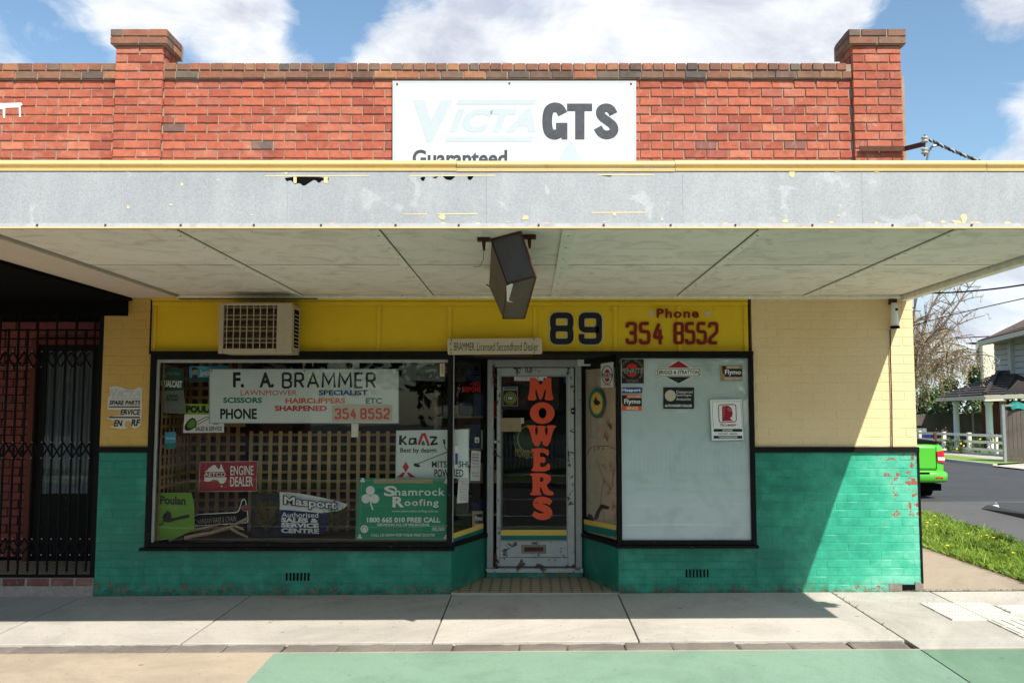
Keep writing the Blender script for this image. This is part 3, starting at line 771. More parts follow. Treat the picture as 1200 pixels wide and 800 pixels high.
digits(ph, '89', 644.5, 366, 705.5, 403.5, 6.9, .0065, M['ink'], shop, gap=.2174, name='house_number', rr=.25)
text(PY(yh-.0145), 'Phone', 769.5, 361.5, 819, 372.5, .001, M['maroon'], shop, bold=.03, space=1.15, name='painted_lettering')
phb = PY(yh-.0145)
digits(phb, '354', 733, 377, 778, 403.5, 3.9, .001, M['maroon'], shop, gap=.15, name='painted_number', rr=.3)
digits(phb, '8552', 789, 377, 842, 403.5, 3.9, .001, M['maroon'], shop, gap=.08, name='painted_number', rr=.3)
for u in (763.5, 829.5): poly(ph, ell(u, 367.5, 3.4, 3.5, 16), .004, M['platecream'], shop, 'painted_dot')

# window frames -------------------------------------------------------------------
def frame(x0, x1, z0, z1, t, tb, y=-.03, yd=.07, mat='frameblack', name='window_frame'):
    mb = MB(); mb.box(x0, x0+t, y, yd, z0, z1); mb.box(x1-t, x1, y, yd, z0, z1)
    mb.box(x0+t, x1-t, y+.002, yd, z0, z0+tb); mb.box(x0+t, x1-t, y+.002, yd, z1-t, z1)
    return bevel(mb.build(name, M[mat], shop), .005)
frame(xwl, xwr, zs1, ZH, .05, .045)
frame(xrl-.01, xrr, zs2, ZH+.005, .045, .045)
box('window_sill', M['frameblack'], shop, xwl-.04, xwr+.03, -.055, .02, zs1-.028, zs1-.001)
box('window_sill', M['frameblack'], shop, xrl-.03, xrr+.015, -.055, .02, zs2-.028, zs2-.001)
bevel(MB().box(xwl+.05, xwr-.05, .012, .05, ZH-.085, ZH-.052).box(xwl+.05, xwl+.075, .012, .05, zs1+.045, ZH-.085).build('inner_frame', M['framegrey'], shop), .003)
box('window_pane', M['glass'], shop, xwl+.05, xwr-.012, .022, .028, zs1+.045, ZH-.05)
box('window_pane', M['cleanglass'], shop, xrl+.035, xrr-.045, .012, .018, zs2+.045, ZH-.04)
box('window_backing', M['palewindow'], shop, xrl+.030, xrr-.04, .022, .035, zs2+.04, ZH-.035)
box('pane_edge', M['white'], shop, xrl+.036, xrl+.046, .006, .011, zs2+.05, ZH-.045)
# bars across the long head of both windows and the entry
box('head_beam', M['frameblack'], shop, xwl, xrr, -.04, .10, ZH-.004, ZH+.03)

# entry recess --------------------------------------------------------------------
YD = .815
dl, dr = Xu(571, 550, YD), Xu(681.5, 550, YD)
A, B = Vector((xwr, 0, 0)), Vector((dl, YD, 0)); A2, B2 = Vector((xrl, 0, 0)), Vector((dr, YD, 0))
zf = .012
MB().add([(A.x, -.01, zf), (A2.x, -.01, zf), (B2.x+.01, YD, zf+.012), (B.x-.01, YD, zf+.012), (A.x, -.01, -.1), (A2.x, -.01, -.1)], [(0, 1, 2, 3), (4, 5, 1, 0)]).build('entry_floor', M['tile'], shop)
box('entry_kerb', M['greypath'], shop, A.x, A2.x, -.035, -.011, -.1, zf+.002)
box('entry_ceiling', M['dark'], shop, A.x-.3, A2.x+.3, .10, YD+.2, ZH-.01, ZH+.05)
def splay(P, Q, side):
    """low wall, sill, glass and posts of one side of the entry"""
    d = (Q-P); L = d.length; d.normalize(); n = Vector((0, 0, 1)).cross(d)*side; n.normalize()   # towards the walk-in
    zs = Zv(637)
    w = MB()
    q = lambda s, o, z: P+d*s+n*o+Vector((0, 0, z))
    w.hexa([q(0, 0, -.05), q(L, 0, -.05), q(L, -.2, -.05), q(0, -.2, -.05)], [q(0, 0, zs-.03), q(L, 0, zs-.03), q(L, -.2, zs-.03), q(0, -.2, zs-.03)])
    w.build('wall_base', M['green'], shop)
    rz = math.atan2(d.y, d.x) if side < 0 else math.atan2(d.y, d.x)
    b = MB()
    b.hexa([q(-.03, .035, zs-.03), q(L, .035, zs-.03), q(L, -.08, zs-.03), q(-.03, -.08, zs-.03)], [q(-.03, .03, zs+.012), q(L, .03, zs+.012), q(L, -.08, zs+.012), q(-.03, -.08, zs+.012)])
    bevel(b.build('window_sill', M['frameblack'], shop), .004)
    g = MB()
    g.hexa([q(.02, -.012, zs+.02), q(L-.02, -.012, zs+.02), q(L-.02, -.018, zs+.02), q(.02, -.018, zs+.02)], [q(.02, -.012, ZH-.04), q(L-.02, -.012, ZH-.04), q(L-.02, -.018, ZH-.04), q(.02, -.018, ZH-.04)])
    g.build('window_pane', M['sideglass'], shop)
    f = MB()
    for s0, s1 in ((-.012, .022), (L-.035, L)):
        f.hexa([q(s0, .008, zs+.012), q(s1, .008, zs+.012), q(s1, -.04, zs+.012), q(s0, -.04, zs+.012)], [q(s0, .008, ZH), q(s1, .008, ZH), q(s1, -.04, ZH), q(s0, -.04, ZH)])
    f.hexa([q(.022, .008, ZH-.06), q(L-.035, .008, ZH-.06), q(L-.035, -.04, ZH-.06), q(.022, -.04, ZH-.06)], [q(.022, .008, ZH), q(L-.035, .008, ZH), q(L-.035, -.04, ZH), q(.022, -.04, ZH)])
    f.build('window_frame', M['frameblack'], shop)
    return PL(P+n*-.010, n), n, q, L, zs
pL, nL, qL, LL, zsl = splay(A, B, -1)
pR, nR, qR, LR, zsr = splay(A2, B2, 1)
pipe = MB().tube([qL(-.004, .012, zsl+.02), qL(-.004, .012, ZH-.01)], .006, 6).build('corner_bead', M['framegrey'], shop)
# door
dz0 = Zv(664, YD); dz1 = Zv(424, YD)
mb = MB(); t = .085
fx0, fx1 = dl, dr; ftop = Zv(421.5, YD)
mb.box(fx0, fx0+.07, YD-.06, YD+.06, dz0-.0, ftop); mb.box(fx1-.07, fx1, YD-.06, YD+.06, dz0, ftop); mb.box(fx0+.07, fx1-.07, YD-.058, YD+.06, Zv(430, YD), ftop)
bevel(mb.build('door_frame', M['framegrey'], shop), .006)
box('door_step', M['doorpaint'], shop, fx0-.005, fx1+.005, YD-.10, YD+.1, Zv(668.5, YD), Zv(664.3, YD))
box('door_riser', M['green'], shop, fx0, fx1, YD-.075, YD+.1, 0, Zv(668.8, YD))
door = root('shop_door', ((dl+dr)/2, YD, dz0), None, None)
door.parent = shop
lx0, lx1 = Xu(582, 550, YD), Xu(673, 550, YD)
gx0, gx1 = Xu(586.5, 550, YD), Xu(665, 550, YD)
gx0 = Xu(586.0, 550, YD)
zl0, zl1 = dz0+.012, Zv(431, YD)
gz0, gz1 = Zv(633.5, YD), Zv(440, YD)
def dbox(name, mat, *a): return box(name, mat, door, *a)
for (a, b, c, d) in ((lx0, gx0+.0, zl0, zl1), (gx1, lx1, zl0, zl1), (gx0, gx1, gz1, zl1)): bevel(dbox('door_rail', M['doorpaint'], a+.001, b-.001, YD-.03, YD+.015, c, d), .004)
gx0_ = Xu(589, 550, YD)
bevel(dbox('door_rail', M['doorpaint'], gx0+.001, gx1-.001, YD-.0295, YD+.015, Zv(652, YD), gz0), .003)
bevel(dbox('door_rail', M['doorpaint'], gx0+.001, gx1-.001, YD-.0285, YD+.015, zl0, Zv(652.6, YD)), .003)
dbox('door_glass', M['glass'], gx0, gx1, YD-.008, YD-.002, gz0, gz1)
mb = MB(); e = .012
mb.box(gx0, gx0+e, YD-.034, YD-.012, gz0, gz1); mb.box(gx1-e, gx1, YD-.034, YD-.012, gz0, gz1); mb.box(gx0+e, gx1-e, YD-.034, YD-.012, gz1-e, gz1); mb.box(gx0+e, gx1-e, YD-.034, YD-.012, gz0, gz0+e)
mb.build('glazing_bead', M['framegrey'], door)
pd = PY(YD-.03)
pg = PY(YD-.009)
# letter slot
mb = MB(); p, q = pd.pt(611, 637.8), pd.pt(640, 648)
mb.box(p.x, q.x, YD-.038, YD-.03, q.z, p.z); bevel(mb.build('letter_slot', M['silverink'], door), .003)
p, q = pd.pt(614.5, 640.5), pd.pt(636.5, 645.5); bevel(dbox('slot_flap', M['rust'], p.x, q.x, YD-.045, YD-.0385, q.z, p.z), .002)
text(PY(YD-.03), '89', 615.5, 430.8, 624, 436.5, .001, M['ink'], door, space=1.3)
# hardware: pull, key lock, hasps
mb = MB(); c = pd.pt(580.5, 532); mb.lathe(c+Vector((0, -.01, 0)), [(.012, -.02), (.014, 0), (.012, .02)], 10)
mb.tube([pd.pt(579, 532, .01), pd.pt(579.5, 532, .04), pd.pt(583, 533.5, .045), pd.pt(587, 535.8, .045)], [.008, .008, .007, .005], 8); mb.build('door_handle', M['rust'], door, True)
mb = MB(); c = pd.pt(580.3, 517.5, .004); mb.add([c+Vector((.016*math.cos(a*math.pi/8), 0, .016*math.sin(a*math.pi/8))) for a in range(16)], [tuple(range(16))]); mb.build('cylinder_lock', M['steel'], door)
mb = MB(); c = pd.pt(580, 545); mb.box(c.x-.008, c.x+.010, YD-.036, YD-.0305, c.z-.02, c.z+.02); mb.build('keyhole_plate', M['rust'], door)
for (u0, v0, v1) in ((577.5, 428, 450), (579.5, 648, 663)):
    mb = MB(); a, b = PY(YD-.06).pt(u0, v0), PY(YD-.06).pt(u0+2.5, v1)
    mb.box(a.x, b.x, YD-.072, YD-.061, b.z+.06 if v0 < 500 else b.z, a.z); mb.tube([(a.x, YD-.08, (a.z+b.z)/2+.03), (a.x+.03, YD-.085, (a.z+b.z)/2), (a.x+.045, YD-.08, b.z+.04)], .009, 6)
    mb.tube([(a.x+.01, YD-.08, b.z+.03), (a.x+.03, YD-.09, b.z+.0), (a.x+.02, YD-.08, b.z-.03)], .014, 7)
    mb.build('door_bolt', M['rust'], door)
# bell push on the frame
bell = root('door_bell', pd.pt(671, 481), 'small black bell push with yellow dot on the grey door frame', 'door bell')
mb = MB(); a, b = PY(YD-.06).pt(669.5, 478.2), PY(YD-.06).pt(673, 484.8); mb.box(a.x, b.x, YD-.075, YD-.031, b.z, a.z); mb.build('housing', M['soot'], bell)
mb = MB(); c = PY(YD-.075).pt(671.3, 481); mb.box(c.x-.007, c.x+.007, YD-.079, YD-.075, c.z-.012, c.z+.006); mb.build('button', M['white'], bell)
poly(PY(YD-.031), ell(667.3, 480.4, 1.9, 1.7, 12), .003, M['yband'], bell, 'dot')
# white junction box above the right jamb
mb = MB(); a, b = PY(YD-.09).pt(677, 420.5), PY(YD-.09).pt(692, 428.5)
jb = mb.box(a.x, b.x, YD-.09, YD-.02, b.z, a.z).build('junction_box', M['white']); bevel(jb, .004)
tag(jb, 'small white box fixed over the top right corner of the door', 'junction box')

# ---- interior of the shop (dark rooms behind the glass)
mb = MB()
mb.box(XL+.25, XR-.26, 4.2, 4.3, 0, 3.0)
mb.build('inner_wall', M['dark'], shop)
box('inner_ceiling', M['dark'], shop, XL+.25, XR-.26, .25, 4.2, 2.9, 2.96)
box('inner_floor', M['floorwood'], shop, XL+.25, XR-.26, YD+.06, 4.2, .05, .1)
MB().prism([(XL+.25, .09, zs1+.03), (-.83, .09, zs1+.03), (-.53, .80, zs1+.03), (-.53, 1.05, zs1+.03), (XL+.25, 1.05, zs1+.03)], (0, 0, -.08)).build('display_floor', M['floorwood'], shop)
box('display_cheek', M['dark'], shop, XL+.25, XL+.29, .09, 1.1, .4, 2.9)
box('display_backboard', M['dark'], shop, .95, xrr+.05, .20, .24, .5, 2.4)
# things dimly seen inside near the entry: shelf with boxes
sh = root('storage_shelf', (-.45, 2.2, .1), 'dim timber shelf with boxes inside the shop, seen through the entry side window', 'shelf')
for z in (.55, .95, 1.35, 1.75): box('shelf_board', M['ply'], sh, -1.2, -.35, 2.0, 2.4, z, z+.025)
for x in (-1.2, -.39): box('upright', M['ply'], sh, x, x+.04, 1.98, 2.42, .1, 2.1)
rr = random.Random(3)
for z in (.575, .975, 1.375, 1.775):
    x = -1.1
    while x < -.5:
        w = rr.uniform(.08, .2); h = rr.uniform(.12, .3)
        cn, mm = rr.choice([('tan', 'tan'), ('white', 'paper'), ('red', 'red'), ('blue', 'blue'), ('beige', 'acbody')])
        o = box('box', M[mm], None, x, x+w, 2.05, 2.3, z, z+h)
        nb0 = {'.575': 'lowest', '.975': 'second lowest', '1.375': 'third', '1.775': 'top'}[('%.3f' % z).lstrip('0')]
        pos = 'at the left end' if x < -1.05 else ('toward the right end' if x > -.72 else ('left of the middle' if x < -.88 else 'near the middle'))
        tag(o, 'small %s box %s of the %s board of the dim shelf' % (cn, pos, nb0), 'box', 'boxes on the shelf inside the shop'); x += w+.03

# ================================================================ awning
XA0, XA1 = -3.64, 3.875
YF = -3.41; ZS = 3.014; ZFT = Zv(197, YF)
aw = root('awning', (0, 0, ZS), None, None); aw.parent = shop; aw['label'] = 'deep flat awning with faded grey fascia and yellow gutter'
XE = -9.0                                   # the neighbour's length of fascia goes on to the left
fx = [Xu(u, 230, YF) for u in (142, 337, 570, 800, 1010, 1230)]+[XA1]
fx = [-9.0, -7.0, -5.0]+fx
rr = random.Random(5)
zb = Zv(267, YF)
hole1 = [(333, 207), (386, 207.5), (384, 213), (378, 210.5), (374, 215), (369, 210), (363, 213.5), (356, 218.5), (351, 214), (345, 216), (341, 210.5), (336, 213)]
for a, b in zip(fx, fx[1:]):
    MB().box(a+.0005, b-.0005, YF, YF+.02, zb+.03, ZFT).build('fascia_panel', M['fascia'], aw)
pf = PY(YF)
poly(pf, chaikin(hole1, 1), .0015, M['soot'], aw, 'torn_hole')
for pts in ([(492, 208), (496, 212), (499, 207)], [(506, 208), (510, 209), (514, 206.5)], [(518, 206), (528, 211), (535, 206)], [(547, 206.5), (551, 211), (556, 206)], [(703, 205.5), (715, 207), (718, 205)]):
    poly(pf, chaikin([pts[0], ((pts[0][0]+pts[1][0])/2, pts[1][1]-.6), pts[1], (pts[1][0]+1.2, pts[1][1]-.5), pts[2]], 1), .0015, M['soot'], aw, 'torn_hole')
for a, b in ((344, 347.5), (379.5, 384)): rect(pf, a, 207.4, b, 214.5, .0025, M['flake'], aw, 'exposed_batten')
# strips left by removed lettering, and flakes of the old cream paint
fk = MB(); rr = random.Random(11)
def flake(u, v, w, h, n=9):
    pts = []
    for i in range(n):
        t = 2*math.pi*i/n; k = rr.uniform(.55, 1.15); pts.append((u+math.cos(t)*w*k/2, v+math.sin(t)*h*k/2))
    fill(fk, pf, [pts], .0018+rr.uniform(0, .0006))
for (u0, u1, v, h) in ((310, 432, 206, .9), (480, 580, 205.5, 1.0), (702, 766, 204.6, 1.0), (473, 500, 250.8, .9), (513, 560, 250.3, 1.1), (693, 757, 248.7, 1.1), (120, 240, 263, 1.6), (240, 430, 262.8, 1.4)):
    fill(fk, pf, [[(u0, v), (u1, v-.3), (u1, v-.3+h), (u0, v+h)]], .0016)
for (u, v, w, h) in ((518, 254, 9, 7), (616, 255.5, 10, 5), (720, 251, 5, 6), (776, 257, 3, 3), (602, 200.5, 6, 2), (537, 200, 8, 3), (928, 203, 10, 9), (890, 199, 12, 3), (983, 200, 14, 4), (1027, 200, 14, 5), (910, 199.5, 5, 3),
                     (1130, 256, 9, 11), (1122, 260, 14, 4), (1106, 260, 10, 3), (1088, 261, 8, 2), (1145, 261, 12, 2), (1180, 261, 10, 2.5), (920, 259, 7, 4), (1027, 261, 5, 2), (974, 260.5, 8, 2), (213, 216, 4, 4), (255, 211, 3, 2), (200, 240, 4, 2), (295, 252, 5, 2), (150, 243, 3, 5),
                     (335, 203, 6, 3), (450, 262, 8, 2), (560, 262, 8, 2.4), (640, 262, 16, 1.6), (850, 262, 9, 2), (80, 263, 20, 1.6), (988, 222, 2, 1), (983, 253, 4, 1.5)):
    flake(u, v, w, h)
for i in range(60): flake(rr.uniform(0, 1200), rr.choice([rr.uniform(198, 201), rr.uniform(260, 264)]), rr.uniform(2, 7), rr.uniform(.6, 1.8), 7)
o = fk.build('paint_flakes', M['flake'], aw); o['kind'] = 'stuff'
box('bottom_trim', M['trimwhite'], aw, XE, XA1, YF-.004, YF+.02, zb+.004, zb+.029)
box('bottom_trim_edge', M['gutter'], aw, XE, XA1, YF-.007, YF+.03, zb-.004, zb+.003)
mb = MB(); x = XE+.2
while x < XA1: mb.box(x-.006, x+.006, YF-.009, YF-.004, zb+.012, zb+.024); x += rr.uniform(.4, .55)
mb.build('fascia_nails', M['rust'], aw)['kind'] = 'stuff'
# gutter: rolled front edge over a flat lip
zg = ZFT
def gutprof(x, zo=0):
    pts = [(YF-.006, zg-.022), (YF-.009, zg-.004), (YF-.002, zg-.001)]
    pts += [(YF+.022+.034*math.cos(t), zg+.028+.026*math.sin(t)) for t in [(-100-17*i)*math.pi/180 for i in range(0, 11)]]
    pts += [(YF+.09, zg+.050), (YF+.09, zg-.022)]
    return [Vector((x, y, z+zo)) for y, z in pts]
def gutter(x0, x1, zo=0):
    a, b = gutprof(x0, zo), gutprof(x1, zo); n = len(a)
    mb = MB().add(a+b, [(i, (i+1) % n, n+(i+1) % n, n+i) for i in range(n)]+[tuple(range(n))[::-1], tuple(range(n, 2*n))])
    return mb.build('gutter', M['gutter'], aw)
for i, (a, b) in enumerate(zip([-9, -4.2, Xu(535, 190, YF), .95, 3.0], [-4.2, Xu(535, 190, YF), .95, 3.0, XA1+.02])): gutter(a+.002, b-.002, [0, .002, -.002, 0.001, 0][i])
box('awning_deck', M['steel'], aw, XE, XA1-.03, YF+.02, -.05, ZFT-.12, ZFT-.1)
# soffit
box('soffit_frame', M['soot'], aw, XA0+.01, XA1-.01, YF+.03, -.03, ZS+.012, ZS+.05)
bx = [XA0, -2.37, -1.03, .254, 1.535, 2.83, XA1-.05]
ym = -1.93
for a, b in zip(bx, bx[1:]):
    for c, d in ((YF+.022, ym-.013), (ym+.013, -.05)):
        MB().box(a+.034, b-.034, c, d, ZS+.004, ZS+.010).build('soffit_panel', M['soffit'], aw)
for i, x in enumerate(bx[1:-1]):
    w = .048 if i == 2 else .029
    bevel(MB().box(x-w, x+w, YF+.022, -.05, ZS-.012, ZS+.003).build('batten', M['batten'], aw), .004)
    mb = MB()
    y = YF+.2
    while y < -.1: mb.box(x-.006, x+.006, y-.006, y+.006, ZS-.014, ZS-.011); y += .45
    mb.build('nail_heads', M['rust'], aw)['kind'] = 'stuff'
bevel(MB().box(XA1-.06, XA1+.02, YF+.02, -.0, ZS-.05, ZS+.06).build('end_board', M['batten'], aw), .006)
box('end_fascia', M['fascia'], aw, XA1-.02, XA1-.001, YF+.021, -.02, ZS+.061, ZFT)
bevel(MB().box(XA0, XA1-.06, -.06, .02, ZS-.03, ZS+.003).build('wall_moulding', M['batten'], aw), .006)
box('shadow_gap', M['rust'], aw, -3.62, -2.2, -.062, -.02, ZS-.036, ZS-.0305)
# unseen box and plate added off the awning's right side to cast a shadow
bevel(MB().box(XA1+.02, XA1+.16, -3.0, -2.86, ZS-.03, ZS+.12).build('shadow_casting_box', M['gutter'], aw), .004)
box('shadow_casting_plate', M['gutter'], aw, XA1+.02, XA1+.22, -2.94, -2.925, ZS+.0, ZS+.1)

# ---- hung sign box under the awning
def wp(u, v, dep): d = pixdir(u, v); return Vector((0, -D, ZE))+d*(dep/d.y)
fA, fB, fC, fD = wp(576, 281, 6.17), wp(610.5, 270.5, 5.9), wp(628.5, 324, 5.95), wp(595, 333, 6.2)
rC, rD = wp(615, 373, 7.55), wp(589.5, 373, 7.6)
rB = rC+(fB-fC)*.85+Vector((0, 0, .03)); rA = rD+(fA-fD)*.9+Vector((-.02, 0, 0))
for p in (fA, fB, rA, rB): p.z = min(p.z, ZS-.004)
hb = root('light_box', (fA+rC)/2, 'rusty grey light box hanging crooked beneath the awning', 'light box')
M['boxface'] = pm('grey_mesh_face', (.075, .073, .078), .6, var=.3, scale=9, fine=160, bump=.5)
M['boxside'] = pm('dusty_box_metal', (.115, .095, .072), .6, var=.35, scale=8, dirt=(.07, .05, .035), dth=.56, dsc=9, dw=.2)
mb = MB(); mb.hexa([fD, fC, rC, rD], [fA, fB, rB, rA]); bevel(mb.build('casing', M['boxside'], hb), .004)
nf = (fB-fA).cross(fD-fA).normalized(); nf = nf if nf.y < 0 else -nf
c4 = [fA, fB, fC, fD]; cc = sum(c4, Vector())/4
ins = [cc+(p-cc)*.93+nf*.006 for p in c4]
MB().hexa([p-nf*.005 for p in ins], ins).build('front_face', M['boxface'], hb)
def edge(a, b, w=.012): return MB().bar(a+nf*.004, b+nf*.004, w)
e = MB()
for a, b in ((fA, fB), (fB, fC), (fC, fD), (fD, fA), (fD, rD), (fC, rC), (rC, rD)): e.bar(a+nf*.003, b+nf*.003, .010)
e.build('edge_trim', M['rust'], hb)
MB().prism([wp(593.5, 335, 6.15), wp(602, 331, 6.15), wp(596, 352, 6.25), wp(601.5, 354, 6.3), wp(594, 353, 6.3)], (0, .01, 0)).build('peeled_flap', M['batten'], hb)
for (u, v, dp) in ((567, 282, 6.14), (620.5, 278, 6.05), (583, 332, 8.2)):
    p = wp(u, v-2, dp); p.z = ZS
    mb = MB(); mb.box(p.x-.045, p.x+.045, p.y-.03, p.y+.03, ZS-.02, ZS-.0); mb.tube([p, p+Vector((0, 0, -.05)), p+Vector((.002, 0, -.085))], [.016, .012, .008], 7); mb.build('mounting_hook', M['rust'], hb)
mb = MB(); p = wp(567, 284, 6.14); mb.tube([p+Vector((0, 0, -.03)), p+Vector((-.002, 0, -.12)), p+Vector((-.03, .0, -.17)), p+Vector((-.07, 0, -.17))], .002, 5); mb.build('loose_wire', M['rust'], hb)
mb = MB(); p = wp(570, 333, 7.9); mb.tube([p, p+Vector((.04, 0, -.03)), p+Vector((.12, 0, -.02)), p+Vector((.2, 0, .04))], .006, 6); mb.build('cable', M['soot'], hb)

# ---- conduit and white flood lamp tube at the right end of the wall
cl = root('downpipe_end', PY(0).pt(1045, 364), 'white tubular fitting with dark rim under the awning near the corner', 'fitting')
c = PY(0).pt(1045.2, 358); c1 = PY(0).pt(1046, 384)
MB().tube([c+Vector((0, -.06, .02)), c+Vector((0, -.06, -.09)), c1+Vector((0, -.06, .04)), c1+Vector((0, -.06, 0))], [.03, .033, .04, .043], 12).build('tube', M['white'], cl, True)
MB().tube([c1+Vector((0, -.06, .012)), c1+Vector((0, -.06, -.012))], .047, 12).build('rim', M['soot'], cl)
box('bracket', M['rust'], cl, c.x-.035, c.x+.035, -.05, .0, c.z+.01, ZS-.035)
MB().tube([c+Vector((.008, -.092, -.05)), c+Vector((.008, -.10, -.05))], .014, 8).build('screw_cap', M['soot'], cl)
cd = MB().tube([PY(-.012).pt(1043, 386), PY(-.012).pt(1043.5, 420), PY(-.012).pt(1045, 470), PY(-.012).pt(1045.6, 524)], .006, 6).build('conduit', M['black'])
tag(cd, 'thin dark conduit running down the cream brick wall near the corner', 'conduit')

# ================================================================ neighbour on the left
nb = root('neighbour_building', (-6, 0, 0), 'dark brick neighbouring shop at the left edge with a deep black entry', 'shop')
nbk = Bricks('brick', nb)
nx1 = pxl0
nbk.field(-6.6, nx1, zlow, zc2, .012, M['brick'], phase=.1)
x = -6.6
ncb = Bricks('coping_brick', nb)
while x < nx1-.03:
    w = min(random.uniform(.14, .16), nx1-x); ncb.put(x+w/2, -.02, (ZT+zc1)/2+.004, w-.012, M['coping'], ZT-zc1-.006, 0, .25); x += w
x = -6.6
while x < nx1-.03:
    w = min(.233, nx1-x); ncb.put(x+w/2, -.02, (zc1+zc2)/2, w-.010, M['coping'], zc1-zc2-.01, 0, .03); x += w
ncb.done()
box('parapet_wall', M['mortar'], nb, -12, nx1, .024, .24, 3.1, zc2)
box('coping_bed', M['mortar'], nb, -12, nx1, -.006, .24, zc2, ZT-.012)
poly(PY(.012), [(-5, 121), (10, 121), (25, 120.5), (26.5, 123), (24, 124.5), (24.5, 137), (22.5, 137.5), (22, 126), (6, 126.5), (6, 138), (4, 139), (3, 128), (-5, 129)], .006, M['white'], nb, 'whitewash_patch')
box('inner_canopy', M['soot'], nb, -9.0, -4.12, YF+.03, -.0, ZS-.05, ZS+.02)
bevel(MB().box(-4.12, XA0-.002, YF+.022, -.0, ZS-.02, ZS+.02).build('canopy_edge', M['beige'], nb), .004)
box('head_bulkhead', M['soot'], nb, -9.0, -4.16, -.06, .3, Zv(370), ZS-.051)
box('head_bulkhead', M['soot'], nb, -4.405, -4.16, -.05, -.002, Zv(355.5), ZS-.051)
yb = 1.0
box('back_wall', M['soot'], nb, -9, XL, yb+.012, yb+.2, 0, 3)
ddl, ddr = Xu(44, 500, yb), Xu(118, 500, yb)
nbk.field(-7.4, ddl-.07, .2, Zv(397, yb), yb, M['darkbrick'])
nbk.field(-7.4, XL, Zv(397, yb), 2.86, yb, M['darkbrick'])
nbk.done()
box('entry_floor', M['tile'], nb, -9, XL, .1, yb, .05, .17)
# plinth of whitewashed bricks under the gate
pk = Bricks('plinth_brick', nb)
x = -6.8
M['plinthmortar'] = pm('whitewashed_mortar', (.36, .30, .26), .9, var=.4, scale=20)
M['plinthbrick'] = brickmat('plum_brick', [(0, (.12, .04, .03)), (.5, (.18, .07, .05)), (1, (.22, .11, .09))], .5, 12)
while x < XL-.05:
    w = min(.245, XL-x-.002); pk.put(x+w/2, -.02, .115, w-.022, M['plinthbrick'], .075, 0, .1); x += w
pk.done()
box('plinth', M['plinthmortar'], nb, -9, XL-.002, -.012, .12, -.1, .155)
# door with a curtained window
nd_ = root('neighbour_door', (ddl, yb, .17), None, None); nd_.parent = nb; nd_.location -= Vector((-6, 0, 0)); nd_['label'] = 'black door with a grey curtained window'
zt = Zv(398, yb)
f = MB(); f.box(ddl-.07, ddl, yb-.08, yb+.01, .17, zt); f.box(ddr, ddr+.07, yb-.08, yb+.01, .17, zt); f.box(ddl-.07, ddr+.07, yb-.078, yb+.01, zt-.06, zt-.002)
f.build('door_frame', pm('red_brown_frame', (.12, .025, .01), .6), nd_)
wx0, wx1, wz0, wz1 = Xu(53, 500, yb), Xu(108, 500, yb), Zv(578, yb), Zv(412, yb)
f = MB(); f.box(ddl, wx0, yb-.04, yb+.005, .17, zt-.06); f.box(wx1, ddr, yb-.04, yb+.005, .17, zt-.06); f.box(wx0, wx1, yb-.039, yb+.005, .17, wz0); f.box(wx0, wx1, yb-.039, yb+.005, wz1, zt-.06)
f.build('leaf', M['black'], nd_)
cm, t, b, P = base('grey_lace_curtain'); wv = t.nodes.new('ShaderNodeTexWave'); wv.inputs['Scale'].default_value = 6; wv.inputs['Distortion'].default_value = 2; t.links.new(P, wv.inputs[0])
t.links.new(mixc(t, wv.outputs[1], (.07, .088, .10), (.15, .18, .20)), b.inputs['Base Color']); b.inputs['Roughness'].default_value = .8
mb = MB(); n = 40; vs = []
for i in range(n+1):
    xx = wx0+(wx1-wx0)*i/n
    for z in (wz0, wz1): vs.append((xx, yb-.005+.008*math.sin(i*1.3), z))
mb.add(vs, [(2*i, 2*i+2, 2*i+3, 2*i+1) for i in range(n)]).build('curtain', cm, nd_)
box('glass', M['cleanglass'], nd_, wx0, wx1, yb-.03, yb-.025, wz0, wz1)
# concertina security gate
gt = root('security_gate', (-5, .03, .16), 'black folding concertina security gate across the dark left entry', 'gate')
yg = .03; zt, zbm = Zv(367, yg), Zv(673, yg)
ug = [-18, -6, 4.5, 16, 27, 38.5, 50, 61, 72.5, 84, 95, 106]
M['gate'] = pm('black_gate_steel', (.008, .008, .008), .6, 0, var=.4, spec=.15)
for i, u in enumerate(ug):
    x = Xu(u, 520, yg); MB().box(x-.008, x+.008, yg-.008, yg+.008, zbm+(.03 if i % 2 else .0), zt-(.0 if i % 2 else .16)).build('bar', M['gate'], gt)
MB().box(Xu(-30, 520, yg), XL-.002, yg-.03, yg+.03, zt, zt+.04).build('top_rail', M['gate'], gt)
MB().box(Xu(-30, 520, yg), XL-.002, yg-.02, yg+.02, zbm-.02, zbm).build('bottom_rail', M['gate'], gt)
MB().box(XL-.05, XL-.003, yg-.02, yg+.02, zbm, zt).build('stile', M['gate'], gt)
rv = MB()
for vc in (421, 527, 640):
    for i in range(0, len(ug)-1):
        x0, x1 = Xu(ug[i], vc, yg), Xu(ug[i+1], vc, yg); zc = Zv(vc, yg); h = .16
        a, b = (1, -1) if i % 2 else (-1, 1)
        for s in (-1, 1):
            MB().bar((x0, yg-.016*s, zc+a*h*s*.5), (x1, yg-.016*s, zc+b*h*s*.5), .006, .016).build('lattice_strip', M['gate'], gt)
    for i, u in enumerate(ug):
        for s in (-1, 1):
            c = Vector((Xu(u, vc, yg), yg-.024, Zv(vc, yg)+s*.08)); rv.box(c.x-.005, c.x+.005, c.y-.003, c.y+.003, c.z-.005, c.z+.005)
rv.build('rivets', M['steel'], gt)['kind'] = 'stuff'
